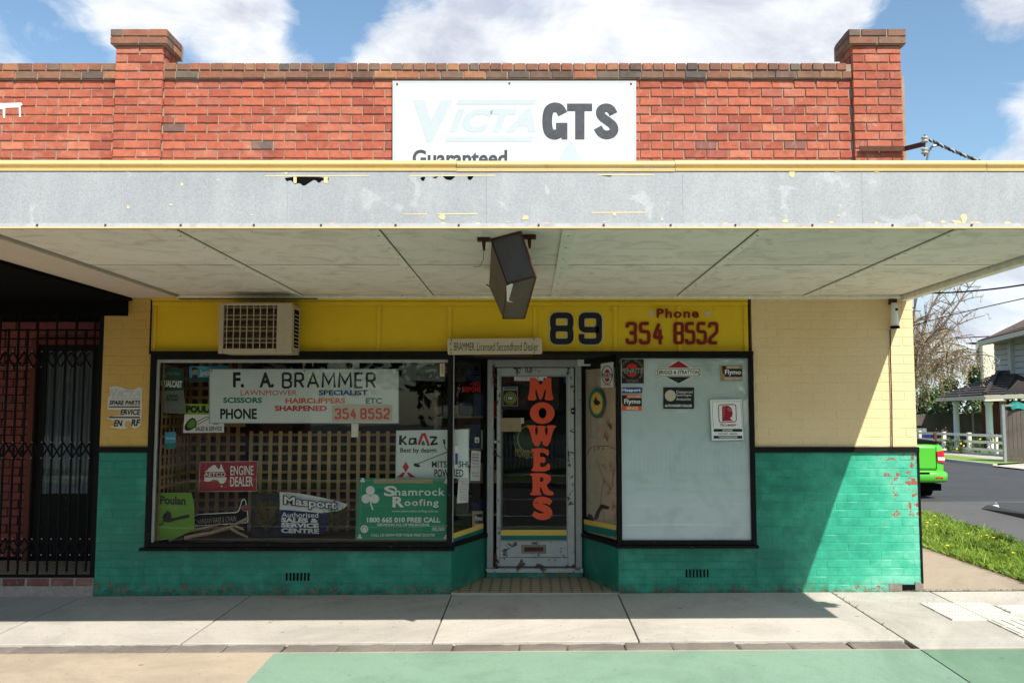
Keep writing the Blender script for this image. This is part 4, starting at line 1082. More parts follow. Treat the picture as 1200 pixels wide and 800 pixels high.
# ================================================================ signs
def sign(name, pl, pts, mat, label, cat, thick=.006, edge=None, group=None, panel='panel'):
    if len(pts) == 4 and not isinstance(pts[0], (tuple, list)): u0, v0, u1, v1 = pts; pts = [(u0, v0), (u1, v0), (u1, v1), (u0, v1)]
    us = [p[0] for p in pts]; vs = [p[1] for p in pts]
    r = root(name, pl.pt(sum(us)/len(us), max(vs)), label, cat, group)
    poly(pl, pts, 0, mat, r, panel, thick)
    if edge:
        n = len(pts)
        mb = MB()
        for i in range(n):
            a, b = pl.pt(*pts[i], .001), pl.pt(*pts[(i+1) % n], .001); mb.bar(a, b, edge)
        mb.build('edge_trim', M['steel'], r)
    return r
I, O_ = M['ink'], M['white']
# -- roof sign
p0 = PY(-.03)
rs = sign('roof_sign', p0, (460, 95, 745.5, 199), M['signwhite'], 'large white faded sign board with GTS lettering on the red brick parapet', 'sign', .03)
mb = MB()
for (a, b, c, d) in ((460.2, 95.2, 745.3, 97.5), (460.2, 97.5, 463, 191), (743, 97.5, 745.3, 191)): rect(p0, a, b, c, d, .001, M['fadedblue'], rs, 'border')
text(p0, 'V', 484, 117, 531, 167, .002, M['fadedblue'], rs, bold=.06, shear=.1)
text(p0, 'ICTA', 526, 127, 628, 155.5, .002, M['fadedblue'], rs, bold=.055, shear=.3, space=1.05)
poly(p0, [(537, 117), (629, 117), (627, 122.5), (534, 122.5)], .002, M['fadedblue'], rs, 'stripe')
poly(p0, [(523, 160), (625, 160), (623.5, 166), (521, 166)], .002, M['fadedblue'], rs, 'stripe')
def bold_word(pl, word, u0, v0, u1, v1, w, d, mat, par):
    pass
for nm_, st in (('G', [([(659.5, 134), (656, 127), (650, 125.6), (643.5, 128), (641.3, 136), (641.3, 148), (643.5, 156), (650, 158.6), (656, 156), (659.5, 150)], 11.5), ([(651.5, 147.5), (665, 147.5)], 7), ([(661.5, 147.5), (661.5, 163.5)], 7)]), ('T', [([(664.5, 126), (694, 126)], 9), ([(679.5, 130.4), (679.5, 163.5)], 11)]), ('S', [([(719, 134), (716, 128), (710.5, 126), (704.5, 128), (703, 133), (706, 138), (713, 142.5), (719, 147.5), (720, 153), (717, 157), (710.5, 158.8), (704, 156), (700.5, 149.5)], 10.2)])):
    mb = MB()
    for k, (st_, w_) in enumerate(st):
        P2 = chaikin(st_, 2, False) if len(st_) > 3 else st_
        V0 = len(mb.v); tmp = MB(); stroke(tmp, p0, P2, w_, .002+k*.0004)
        for q, f in enumerate(tmp.f): e_ = p0.n*(q*.00003); mb.add([tmp.v[i]+e_ for i in f], [(0, 1, 2, 3)])
    mb.build('letter', M['greyprint'], rs)
text(p0, 'Guaranteed', 483.5, 175.5, 594.5, 195, .002, M['greyprint'], rs, bold=.03, res=5)
poly(p0, [(668.5, 163), (684, 191), (653, 191)], .0015, M['fadedblue'], rs, 'emblem')
mb = MB()
for (u, v) in ((465.5, 99), (597, 98), (739.5, 98.5)): c = p0.pt(u, v); mb.box(c.x-.009, c.x+.009, c.y-.006, c.y, c.z-.009, c.z+.009)
mb.build('bolts', M['rust'], rs)
# -- name plate over the door
p1 = PY(-.055)
s = sign('name_plate', p1, [(525, 397), (634, 396), (635, 398), (635.5, 413), (634, 414.8), (525.5, 415.5), (524.5, 413), (524.3, 399)], M['platecream'], 'long cream enamel plate reading Licensed Secondhand Dealer above the entry', 'sign', .02)
text(p1, 'F.', 527.5, 401, 530, 405, .001, I, s); text(p1, 'A.', 527, 407, 530.5, 411.5, .001, I, s)
text(p1, 'BRAMMER.', 532, 401.3, 557, 410.7, .001, I, s, bold=.0); text(p1, 'Licensed Secondhand Dealer', 559, 401, 630.5, 411, .001, I, s, space=1.05)
mb = MB()
for (u, v) in ((529, 398.6), (626, 397.7), (529, 413.7), (626, 413)): c = p1.pt(u, v); mb.box(c.x-.006, c.x+.006, c.y-.004, c.y, c.z-.006, c.z+.006)
mb.build('screws', M['rust'], s)
box('rusted_edge', M['rust'], s, Xu(555, 416, -.045), Xu(625, 416, -.045), -.055, -.041, Zv(417.5, -.045), Zv(415.8, -.045))
# -- peeling sticker on the left pier
pp = PY(.0)
s = sign('peeling_sticker', PY(.001), [(128, 453.5), (136, 452), (143, 453.5), (150, 456.5), (158, 456), (163, 453), (166.5, 454.5), (166.2, 480), (165.5, 494), (163, 500), (158, 502), (152, 499), (148, 502), (141, 502), (136, 501.5), (130, 500.5), (130, 499), (134, 499), (134, 493), (125.8, 490), (127, 487.5), (133, 487.5), (133, 480), (126, 480), (126.5, 466), (129.5, 463)], M['peelwhite'],
         'torn white sticker reading spare parts, peeling off the ochre pier', 'sticker', .004)
q = PY(-.003)
text(q, 'V', 129, 455, 138, 466.5, .001, M['fadedblue'], s, bold=.05, shear=.1); text(q, 'ICTA', 136.5, 457.5, 165, 465, .001, M['fadedblue'], s, bold=.05, shear=.3)
rect(q, 130, 466.3, 165, 467.6, .001, M['fadedblue'], s, 'stripe')
text(q, 'SPARE PARTS', 128, 469, 164.5, 474.5, .001, I, s, bold=.025, shear=.2); rect(q, 127.5, 476, 164.5, 477.2, .001, I, s, 'stripe')
text(q, 'ERVICE', 141, 479.5, 164.5, 486, .001, I, s, bold=.025, shear=.2); rect(q, 127.5, 488.2, 164, 489.6, .001, I, s, 'stripe')
text(q, 'EN', 133.5, 492, 143.5, 499.5, .001, I, s, bold=.03, shear=.2); text(q, 'RF', 153.5, 491, 164.5, 499, .001, I, s, bold=.03, shear=.2)
poly(q, chaikin([(147, 494), (151, 492), (153, 496), (152, 500.5), (146, 500.5)], 1), .0015, M['ochre'], s, 'torn_patch')
poly(q, chaikin([(126, 480.5), (134, 481), (142, 480), (141, 486.5), (132, 487)], 1), .0015, M['ochre'], s, 'torn_patch')

# -- inside the left window
def disp(name, Y, pts, mat, label, cat, **k): pl = PY(Y); return pl, sign(name, pl, pts, mat, label, cat, **k)
pl, s = disp('hanging_sign', .16, (245.5, 432.5, 467, 495.5), M['greysign'], 'long pale sign with black F.A. BRAMMER lettering hanging in the left window', 'sign', thick=.012, edge=.008)
text(pl, 'F.', 273, 436, 286, 454, .001, I, s, bold=.035); text(pl, 'A.', 304, 436, 321, 454, .001, I, s, bold=.035); ALF = {'B': [[(0, 0), (0, 1)], [(0, 0), (.65, 0), (.95, .1), (.95, .38), (.65, .48), (0, .48)], [(.5, .48), (.75, .5), (1, .62), (1, .88), (.7, 1), (0, 1)]], 'R': [[(0, 0), (0, 1)], [(0, 0), (.65, 0), (.95, .1), (.95, .42), (.65, .53), (0, .53)], [(.5, .53), (1, 1)]],
       'A': [[(0, 1), (.5, 0), (1, 1)], [(.2, .68), (.8, .68)]], 'M': [[(0, 1), (.06, 0), (.5, .72), (.94, 0), (1, 1)]], 'E': [[(1, 0), (0, 0), (0, 1), (1, 1)], [(0, .48), (.85, .48)]]}
x_ = 331.5
for ch in 'BRAMMER':
    w_ = {'M': 14.2, 'A': 12.5, 'E': 8.5}.get(ch, 9.5); mb = MB()
    for k, P2 in enumerate(ALF[ch]): stroke(mb, pl, [(x_+a*w_, 437.4+b*16.4) for a, b in P2], 2.7, .001+k*.0004)
    mb.build('letter', I, s); x_ += w_+5.0
text(pl, 'LAWNMOWER', 282, 457, 348, 463, .001, M['red'], s, bold=.0); text(pl, 'SPECIALIST', 373.5, 456.8, 431, 463, .001, M['blue'], s, bold=.04)
text(pl, 'SCISSORS', 261.5, 465.5, 307, 472, .001, M['teal'], s, bold=.04); text(pl, 'HAIRCLIPPERS', 334.5, 466, 404.5, 472.5, .001, M['orange2'], s, bold=.04); text(pl, 'ETC', 428.5, 466, 447.5, 473, .001, M['teal'], s, bold=.04)
text(pl, 'SHARPENED', 322, 475, 383, 481.5, .001, M['red'], s, bold=.04)
text(pl, 'PHONE', 258, 478.5, 301, 491, .001, I, s, bold=.035)
mb = MB()
for u in (248, 357, 465): c = pl.pt(u, 434.5); mb.box(c.x-.006, c.x+.006, c.y-.008, c.y, c.z-.006, c.z+.006)
mb.build('screws', M['rust'], s)
s2 = sign('number_plate_sign', PY(.145), (389, 475, 459, 493.5), M['platecream'], 'small cream plate with red phone number fixed to the pale hanging sign', 'sign', .01)
digits(PY(.145), '354 8552', 392, 478, 457, 491, 2.4, .001, M['red'], s2, gap=.16, spw=.2, rr=.3)
box('hanger', M['batten'], s, Xu(412, 500, .2), Xu(420, 500, .2), .19, .21, Zv(512, .2), Zv(420, .2))
# round lamp-like fitting in the dark above
cf = root('ceiling_fitting', PY(.6).pt(401, 428), 'small brass and glass fitting in the dark above the pale hanging sign', 'light fitting')
c = PY(.6).pt(401, 428)
MB().tube([c+Vector((-.12, 0, .02)), c+Vector((-.06, 0, -.01)), c+Vector((.06, 0, -.01)), c+Vector((.12, 0, .02))], .02, 8).build('arm', M['gold'], cf); MB().lathe(c+Vector((0, 0, -.02)), [(.02, 0), (.05, .02), (.05, .05), (.02, .06)], 12).build('bowl', M['paper'], cf)
# poster upper left (green over grey)
pl = PY(.14)
s = sign('window_poster', pl, [(187.5, 430), (214.5, 431.5), (215.5, 457), (217, 480), (216, 484.5), (190, 484), (186, 458)], M['paper'].copy(), 'two tone poster, dark green over grey, at the top left corner of the left window', 'poster', .002)
s.children[0].data.materials[0] = pm('dim_grey_poster', (.15, .16, .14), .6, var=.2)
poly(pl, [(187.5, 430.2), (214.5, 431.7), (215.5, 457), (186.2, 458)], .001, M['darkgreen'], s, 'green_half')
text(pl, 'The Best Name', 192, 435, 211, 439.5, .002, M['silverink'], s); text(pl, 'QUALCAST', 188.5, 445.5, 213.5, 455, .002, M['paper'], s, bold=.05, persp=1.5)
text(pl, 'ATCO', 194.5, 462, 208.5, 470, .002, M['darkgreen'], s, bold=.06); text(pl, 'The Garden Machine', 190, 475, 214, 479, .002, M['silverink'], s)
pl, s = disp('tin_sign', .2, [(221.5, 429), (267, 428.5), (267, 447), (222.5, 448)], M['cyan'], 'blue and green tin sign with a small cartoon figure, behind the pale hanging sign', 'sign')
poly(pl, [(221.8, 442.5), (267, 442), (267, 447), (222.5, 448)], .001, M['darkgreen'], s, 'stripe')
poly(pl, ell(228, 435, 3.3, 3.6, 14), .002, M['tan'], s, 'figure_head'); poly(pl, [(224.5, 431.5), (227, 430), (231.5, 431), (232, 434), (229, 432.5), (225, 434.5)], .003, I, s, 'figure_hair')
poly(pl, [(225.5, 439), (231, 439), (232, 444), (230.5, 447), (226.5, 447), (225, 444)], .0025, I, s, 'figure_body'); text(pl, 'Service', 234, 433, 245.5, 440.5, .001, M['paper'], s, shear=.3, bold=.02, persp=-1.5)
pl, s = disp('tin_sign', .18, [(217, 473), (262, 473.5), (262.5, 506.5), (214.5, 507)], M['paper'], 'lime and white chainsaw SALES & SERVICE sign below the pale hanging sign', 'sign')
poly(pl, [(217, 473.2), (262, 473.6), (262, 485.5), (216, 485.5)], .001, M['lime'], s, 'lime_band')
text(pl, 'POULAN', 218, 475, 258, 483.5, .002, I, s, bold=.07)
poly(pl, chaikin([(215.5, 502), (218, 495), (223, 490), (227, 489), (231, 494), (230, 500), (225, 503), (219, 505)], 1), .002, I, s, 'saw_shadow'); poly(pl, chaikin([(218.5, 500), (221, 494), (225.5, 490.5), (229.5, 494), (229, 499), (224, 502)], 1), .003, M['olivegreen'], s, 'saw_body')
mb = MB(); stroke(mb, pl, [(230, 494.5), (240, 489), (247, 487.5)], .8, .002); stroke(mb, pl, [(231, 497.5), (241, 492), (247, 488.5)], .8, .0022); mb.build('saw_bar', I, s)
poly(pl, ell(253, 495, 5, 2.2, 14), .002, M['olivegreen'], s, 'saw_body'); text(pl, 'SALES & SERVICE', 229, 499.5, 260, 504.5, .002, I, s, bold=.02)
pl, s = disp('small_card', .12, [(193, 506.5), (206, 505.5), (206, 525), (194, 526.5)], M['cyan'], 'tiny pale blue card low on the left side lattice in the window', 'card', thick=.003)
text(pl, 'Service', 194.5, 511.5, 205, 514.5, .001, M['paper'], s); poly(pl, [(193.7, 519), (206, 518.5), (206, 525), (194, 526.5)], .0012, M['teal'], s, 'stripe')
# red map sign
pl, s = disp('tin_sign', .32, [(234.5, 541.5), (302, 540), (300.5, 575), (233, 575.5)], M['crimson'], 'red tin sign with a white map outline and ENGINE DEALER lettering', 'sign', edge=.005)
aus = [(238.5, 556.5), (239, 553), (243, 550.5), (245, 548), (247.5, 546.5), (250, 544.5), (253, 545), (253.5, 547), (256.5, 549.5), (258, 548), (258.5, 543.5), (260, 545), (261.5, 549), (263.5, 552.5), (265.5, 556), (265.5, 560), (264, 564), (262, 566), (259, 566.5), (257, 565), (255.5, 562.5), (250, 561.5), (246, 563.5), (242, 564), (239.5, 563), (239.5, 560)]
poly(pl, aus, .001, M['paper'], s, 'map_emblem'); poly(pl, [(258.5, 568.5), (261, 568.5), (259.8, 570.8)], .001, M['paper'], s, 'map_emblem')
rect(pl, 238, 552.6, 265.6, 558.8, .002, M['crimson'], s, 'lettering_band'); text(pl, 'AETCO', 239, 553.2, 264.5, 558, .003, M['paper'], s, bold=.02)
text(pl, 'ENGINE', 270, 545.5, 297, 556.5, .001, M['paper'], s, bold=.015, persp=-.5); text(pl, 'DEALER', 269.8, 558, 296.5, 569.5, .001, M['paper'], s, bold=.015, persp=-.5)
# olive poster bottom left
pl, s = disp('window_poster', .12, [(180.8, 577), (224.5, 577), (227.5, 590), (228, 620), (205, 630.5), (180.3, 633)], M['olivegreen'], 'olive green chainsaw poster standing in the bottom left corner of the window', 'poster', thick=.003)
poly(pl, [(180.9, 577), (182.4, 577), (181.7, 633), (180.4, 633)], .0015, M['paper'], s, 'border')
text(pl, 'Poulan', 187.5, 581, 217.5, 591, .001, I, s, bold=.04, persp=1)
mb = MB(); stroke(mb, pl, rc([(185, 609), (185, 614.5), (190, 614.5), (193, 605), (198, 601.5), (190, 606)], 2), 1.6, .002); stroke(mb, pl, [(200, 609), (213, 606), (222, 604)], 3.6, .0022); stroke(mb, pl, [(194, 609), (202, 609.5)], 3.5, .0024)
poly(pl, chaikin([(191, 603), (194, 600), (197, 597), (198, 600), (200, 599), (201, 605), (202, 611), (196, 612), (191, 610)], 1), .002, I, s, 'saw_body'); mb.build('saw_outline', I, s)
# bar-shaped cut-out sign with a loop handle and red seal
pl = PY(.30); bar = rc([(224, 609.5), (229, 602.5), (279.5, 600), (284, 584.5), (287.5, 584.5), (290, 600), (291, 612), (228, 616)], 4, True)
s = sign('cutout_sign', pl, bar, M['soot'], 'dark saw-bar shaped cut-out sign lettered chainsaw bars behind the sticks', 'sign', .006)
mb = MB(); stroke(mb, pl, bar, 1.0, .002, True); mb.build('outline', M['paper'], s)
text(pl, 'CHAINSAW BARS & CHAIN', 227.5, 606, 277, 612.5, .002, M['silverink'], s, shear=.2, bold=.01, persp=-4)
poly(pl, ell(287.5, 595, 4.4, 4, 16), .003, M['maroon'], s, 'seal'); ring(pl, 287.5, 595, 4.4, 4, .7, .004, M['silverink'], s, 'seal_ring')
# sticks
def stick(pts, r, label):
    P3 = [PY(y).pt(u, v) for u, v, y in pts]
    n = 8; q = []
    for i in range(len(P3)-1):
        for k in range(4): q.append(P3[i].lerp(P3[i+1], k/4)+Vector((0, 0, random.uniform(-.004, .004))))
    q.append(P3[-1]); rs_ = [r*(1-.35*i/len(q))*random.uniform(.92, 1.08) for i in range(len(q))]
    o = MB().tube(q, rs_, 8).build('stick', M['stick'], None, True); tag(o, label, 'stick', 'dry sticks lying in the left window')
stick([(216, 630, .13), (245, 624.5, .2), (270, 617, .26), (290, 607, .30)], .024, 'long pale dry stick slanting up to the right in the left window')
stick([(193.5, 622.5, .24), (220, 622.5, .27), (245, 620, .3)], .018, 'straight short stick lying flat in front of the olive poster')
stick([(198, 634, .14), (212, 625, .2), (258, 613.5, .28)], .014, 'thin stick passing under the long slanting stick')
stick([(270, 619, .22), (290, 629, .18)], .017, 'stubby stick end sloping down to the right beside the long stick')
stick([(273, 615, .25), (286, 620.5, .22)], .012, 'small forked twig tip above the stubby stick end')
# banner, slumped over a bundle
pl = PY(.36)
mb = MB(); nu, nv = 26, 12; pts = {}
for i in range(nu+1):
    for j in range(nv+1):
        s_, t_ = i/nu, j/nv
        u = 327.5+s_*80; top = 576.5+max(0, s_-.05)**1.6*15; bot = 626-max(0, s_-.62)*46-(max(0, s_-.9)*60)
        v = top+(bot-top)*t_
        if s_ > .65: u -= (t_**1.4)*(s_-.65)*46
        p = pl.pt(u, v); p.y += .014*math.sin(s_*9+t_*3)+.010*math.sin(t_*7+s_*4)-.02*t_; pts[i, j] = (p, u, v)
vs = [pts[i, j][0] for i in range(nu+1) for j in range(nv+1)]
bn = root('banner', pl.pt(360, 628), 'crumpled white and navy banner slumped on the window floor', 'banner')
fa, fb = [], []
for i in range(nu):
    for j in range(nv): (fa if j < 5 else fb).append((i*(nv+1)+j, i*(nv+1)+j+1, (i+1)*(nv+1)+j+1, (i+1)*(nv+1)+j))
MB().add(vs, fa).build('white_cloth', M['paper'], bn, True); MB().add([v.copy() for v in vs], [f for f in fb if f[0] < 19*(nv+1)]).build('navy_cloth', M['navy'], bn, True)
pb_ = PY(.312)
text(pb_, 'Masport', 331.5, 582.5, 396, 597.5, .0, M['navy'], bn, bold=.075, persp=6, res=4); text(pb_, 'Masport', 333, 584, 394.5, 596, .003, M['paper'], bn, bold=.02, persp=6, res=4)
text(pb_, 'Authorised', 330, 600, 373, 606, .0, M['paper'], bn, bold=.01, persp=.5); text(pb_, 'SALES &', 329.5, 606.5, 373, 612, .0, M['paper'], bn, bold=.05, persp=1); text(pb_, 'SERVICE', 329.5, 612.5, 373.5, 618, .0, M['paper'], bn, bold=.05, persp=1); text(pb_, 'CENTRE', 329.5, 618.8, 374, 624.5, .0, M['paper'], bn, bold=.05, persp=1)
# dried plant tufts on either side of the banner
def tuft(u, v, Y, w, h, n, label):
    r = root('dried_plant', PY(Y).pt(u, v), label, 'dried plant'); c = PY(Y).pt(u, v); mb = MB(); rr = random.Random(int(u))
    for i in range(n):
        a = rr.uniform(0, 6.28); k = rr.uniform(.2, 1); tip = c+Vector((math.cos(a)*w*k, math.sin(a)*.12*k, h*rr.uniform(.3, 1)))
        mid = c.lerp(tip, .5)+Vector((rr.uniform(-.02, .02), 0, .03)); d = Vector((rr.uniform(-1, 1), 0, rr.uniform(-1, 1))).normalized()*.012
        mb.add([c+d*.3, mid+d, tip, mid-d], [(0, 1, 2, 3)])
        for q in range(3): p = mid.lerp(tip, q/3); e = Vector((rr.uniform(-1, 1), rr.uniform(-.5, .5), rr.uniform(-1, 1)))*.02; f = Vector((rr.uniform(-1, 1), 0, rr.uniform(-1, 1)))*.016; mb.add([p, p+e, p+e+f, p+f], [(0, 1, 2, 3)])
    mb.build('leaves', pm('dry_brown_leaves', (.10, .085, .03), .9, var=.5, scale=30), r); return r
tuft(312, 622, .4, .17, .36, 220, 'dried brown plant to the left of the crumpled banner')
tuft(393, 624, .42, .18, .32, 220, 'dried brown plant to the right of the crumpled banner')
MB().prism([PY(.5).pt(*p) for p in ((296, 578), (327, 577), (327, 622), (297, 624))], (0, .02, 0))
dg = box('dark_board', pm('dark_grey_card', (.05, .048, .045), .8, var=.4), None, Xu(294, 600, .5), Xu(329, 600, .5), .5, .52, zs1+.04, Zv(577, .5)); tag(dg, 'dark grey board leaning left of the banner behind the dried plant', 'board')
# brushcutter sign
pl, s = disp('tin_sign', .14, [(464.3, 504.3), (549, 503), (549, 560), (463.5, 560.5)], M['greysign'], 'pale grey BEST BY DESIGN sign with a brushcutter, above the green roofing sign', 'sign', edge=.004)
def blob(pts, m, d=.002, nm='emblem', it=1): return poly(pl, chaikin(pts, it), d, m, s, nm)
mb = MB()
for st, w in (([(469.5, 510), (469, 521)], 3.2), ([(476, 511), (471, 516), (476.5, 521)], 2.2), ([(486, 513.5), (480.5, 514), (479.5, 520), (485, 520), (487, 513), (487.5, 521)], 2.1), ([(503.5, 512), (511.5, 512), (505, 520.5), (513, 519.5)], 2.4)): stroke(mb, pl, rc(st, 1), w, .002+random.uniform(0, .0006))
mb.build('lettering', I, s); mb = MB(); stroke(mb, pl, [(490.5, 521), (495, 509), (497.5, 508.5), (502.5, 522)], 3.0, .003); mb.build('lettering', M['red'], s); blob([(492.5, 521), (496, 514.5), (499, 522)], M['teal'], .0036)
text(pl, 'Best by design', 469, 524.5, 511.5, 531.5, .002, I, s, bold=.02)
for pts in ([(475.5, 540.5), (479.3, 547), (475.5, 553.5), (471.7, 547)], [(471.5, 553.3), (475, 553.3), (472, 559), (465.5, 559)], [(476.2, 553.3), (479.8, 553.3), (487.5, 559), (480.5, 559)]): poly(pl, pts, .002, M['red'], s, 'diamond_emblem')
text(pl, 'MITSUBISHI', 506, 540, 549, 547.5, .002, I, s, bold=.015); text(pl, 'POWERED', 509, 549.5, 543, 558.5, .002, I, s, bold=.015)
mb = MB(); stroke(mb, pl, [(487, 544), (525, 529)], .9, .0022); stroke(mb, pl, rc([(520.5, 515), (521, 524), (526, 529.5)], 2), .8, .0024); stroke(mb, pl, [(520.4, 514.5), (520.6, 520)], 2.4, .0026); mb.build('brushcutter_shaft', I, s)
blob([(484, 545), (486, 542), (491, 543.5), (493, 547), (488, 547)], I, .0028, 'brushcutter_head')
# green roofing sign
pl, s = disp('tin_sign', .065, [(420.6, 559.8), (527.5, 560.5), (526.8, 632.8), (416.3, 632.5)], M['emerald'], 'green roofing sign with white shamrocks at the bottom right of the left window', 'sign')
WH = M['paper']
rect(pl, 438, 561, 507, 566, .001, M['tan'], s, 'tape_strip')
text(pl, 'S', 450, 569, 464, 581, .002, WH, s, bold=.03); text(pl, 'hamrock', 463, 571.5, 521.5, 580.5, .002, WH, s, bold=.015, space=1.1); text(pl, 'R', 460, 581.5, 473.5, 594, .002, WH, s, bold=.035); text(pl, 'oofing', 474, 584.5, 514, 594.5, .002, WH, s, bold=.015, space=1.15)
text(pl, 'www.shamrockroofing.com.au', 459, 597, 513.5, 600.5, .002, WH, s)
text(pl, '1800 665 010 FREE CALL', 430, 605.7, 516, 611.8, .002, WH, s, bold=.035); text(pl, 'SERVICING ALL OF MELBOURNE', 442, 613, 503, 616, .002, WH, s, bold=.02)
text(pl, 'Quality is our Reputation', 450.5, 618, 494.5, 622, .002, M['silverink'], s, shear=.3); text(pl, 'CALL US NOW FOR YOUR FREE QUOTE!', 435, 625, 509.5, 628.8, .002, WH, s, bold=.015)
text(pl, 'FIELDERS', 506, 617.5, 522, 621.5, .002, WH, s, shear=.4, bold=.02)
ring(pl, 427, 619.5, 4.5, 4.6, 1.4, .002, WH, s, 'round_emblem'); poly(pl, [(424.5, 619), (427, 616.5), (429.5, 619), (429, 622.5), (425, 622.5)], .002, WH, s, 'round_emblem')
mb = MB()
for a, b in (((428, 562.5), (438, 562.7)), ((508, 563), (521, 563.3)), ((424, 566), (421, 625)), ((524.5, 567), (524, 625)), ((424, 629.8), (519, 630))): stroke(mb, pl, [a, b], .5, .0015)
mb.build('border', M['silverink'], s)
for (u, v) in ((425, 562.5), (523, 564), (421.5, 628.5), (522.5, 629)):
    mb = MB()
    for a in (-90, 30, 150): fill(mb, pl, [ell(u+1.6*math.cos(R(a)), v+1.6*math.sin(R(a)), 1.4, 1.4, 8)], .002+.0003*(a+90)/120)
    stroke(mb, pl, [(u, v), (u+.8, v+3)], .6, .0032); mb.build('shamrock', WH, s)
# a plain potted clover takes the place of the printed figure
mb = MB()
for k, (u, v) in enumerate(((434, 574.5), (428.8, 584), (439.2, 584))): fill(mb, pl, [ell(u, v, 5.2, 5.4, 18)], .002+.0003*k)
stroke(mb, pl, [(434, 581), (434.5, 590), (437, 597)], 1.6, .0032)
mb.build('clover_emblem', WH, s)
# grey card and tag top right of the window
pl, s = disp('window_card', .10, [(471.5, 422.5), (522, 421.5), (521.5, 447), (470.5, 445)], pm('dim_grey_card', (.12, .13, .12), .7, var=.15), 'dim grey handwritten card hanging at the top right of the left window', 'card', thick=.003)
text(pl, 'Business Centre', 480, 424, 506, 428, .001, I, s, shear=.3, rot=.06); text(pl, 'Phone Service', 488, 437, 505, 440.5, .001, I, s, shear=.3, rot=.05)
pl, s = disp('small_tag', .02, (515.5, 426, 521, 441), M['platecream'], 'tiny cream tag stuck high on the right edge of the left window', 'tag', thick=.001)
rect(pl, 517.3, 428, 519.3, 438, .001, M['gold'], s, 'print')

# -- lattice in the left window
def lattice(name, x0, x1, z0, z1, Y, step, w, mat, label, axis=None, hstep=None):
    r = root(name, (x0, Y, z0), label, 'lattice'); hs = hstep or step
    T = (lambda a, y, z: (a, Y+y, z)) if axis is None else (lambda a, y, z: (axis[0]+y, a, z))
    def b(nm, a0, a1, y0, y1, c0, c1):
        if axis is None: box(nm, mat, r, a0, a1, Y+y0, Y+y1, c0, c1)
        else: box(nm, mat, r, axis[0]+y0, axis[0]+y1, a0, a1, c0, c1)
    boxm = lambda nm, a0, a1, y0, y1, c0, c1: (box(nm, M['wood'], r, a0, a1, Y+y0, Y+y1, c0, c1) if axis is None else box(nm, M['wood'], r, axis[0]+y0, axis[0]+y1, a0, a1, c0, c1))
    n = int((x1-x0)/step)
    for i in range(n+1): a = x0+i*step; b('upright_lath', a, a+w, 0, .008, z0, z1)
    m = int((z1-z0)/hs)
    for j in range(m+1): c = z0+j*hs+.02; boxm('cross_lath', x0, x1+w, .009, .017, c, c+w*.75)
    return r
zf0 = zs1+.035
yl = .95
lattice('lattice_screen', Xu(291, 560, yl), Xu(478, 560, yl), zf0, Zv(505, yl), yl, .110, .040, M['woodlight'], 'pale timber lattice screen across the back of the left window display', hstep=.104)
lattice('lattice_screen', Xu(208, 500, yl-.02), Xu(291, 500, yl-.02)-.08, zf0, Zv(424, yl), yl-.02, .110, .045, M['wood'], 'tall brown timber lattice at the back left of the window display', hstep=.104)
lattice('lattice_screen', .10, .86, zf0, 2.32, 0, .105, .04, M['wood'], 'brown lattice lining the left end wall of the window display', axis=(xwl+.075,), hstep=.104)

# -- stickers and papers at the entry's left glass
s = sign('paper_note', pL, [(537.5, 502.5), (550.3, 502), (549.5, 520.5), (537.3, 521.5)], M['yellowpaper'], 'yellow paper note, topmost on the left entry glass', 'note', .001)
text(pL, 'Notice', 540, 504.5, 544, 507, .001, I, s)
for k in range(4): text(pL, 'open mon to fri', 539, 508.5+k*2.8, 548, 510.2+k*2.8, .001, M['silverink'], s)
s = sign('leaflet', pL, [(532.5, 522.5), (549.5, 520), (550, 545), (532.5, 548.5)], M['paper'], 'white leaflet with a blue block on the left entry glass under the yellow note', 'leaflet', .001)
rect(pL, 533.5, 531, 538.5, 544, .001, M['blue'], s, 'blue_block'); rect(pL, 540, 526, 543, 544, .001, M['tan'], s, 'picture')
for k in range(7): text(pL, 'services list', 544.5, 524+k*2.8, 549, 525.6+k*2.8, .001, M['silverink'], s)
s = sign('paper_note', pL, [(538, 554), (550, 553.5), (548.5, 588.5), (535.5, 589.5)], M['paper'], 'narrow white notice with red heading, lowest on the left entry glass', 'note', .001)
text(pL, 'NO', 542, 558, 545, 560, .001, M['red'], s)
for k in range(8): text(pL, ('please call', 'in writing')[k % 2], 539, 563+k*3, 547, 565+k*3, .001, (M['red'], M['blue'], M['silverink'])[k % 3], s)
s = sign('paper_note', pL, [(552.5, 527.5), (563.5, 528.5), (562.5, 563), (551, 563)], M['paper'], 'white printed notice on the left entry glass, nearest the door frame', 'note', .001)
for k, w in enumerate(('WE ARE', 'PARK', 'MOWERS', 'delivery', 'pick up', '', 'please', 'ring')): 
    if w: text(pL, w, 553.5, 531+k*3.6, 561, 533.3+k*3.6, .001, I, s)
s = sign('paper_note', pL, (556.5, 512, 561.5, 518.5), M['paper'], 'tiny white square label high on the left entry glass', 'label', .001); rect(pL, 558, 514.5, 560.5, 517.5, .001, M['silverink'], s, 'print')
s = sign('sticker', pL, (553.5, 598.5, 565.8, 617.5), M['tan'], 'tan and black sticker at the foot of the left entry glass', 'sticker', .001)
poly(pL, [(556, 602.5), (565.5, 601.5), (565.5, 612.5), (557.5, 613)], .001, I, s, 'black_patch'); text(pL, 'Flymo', 556.8, 604, 565.2, 611.5, .002, M['white'], s, bold=.02); text(pL, 'SPARE PARTS', 556, 614, 565, 616.3, .002, M['white'], s)
w = root('window_lettering', pL.pt(550, 460), 'blue and red NO RESPONSIBILITY lettering on the upper left entry glass', 'lettering')
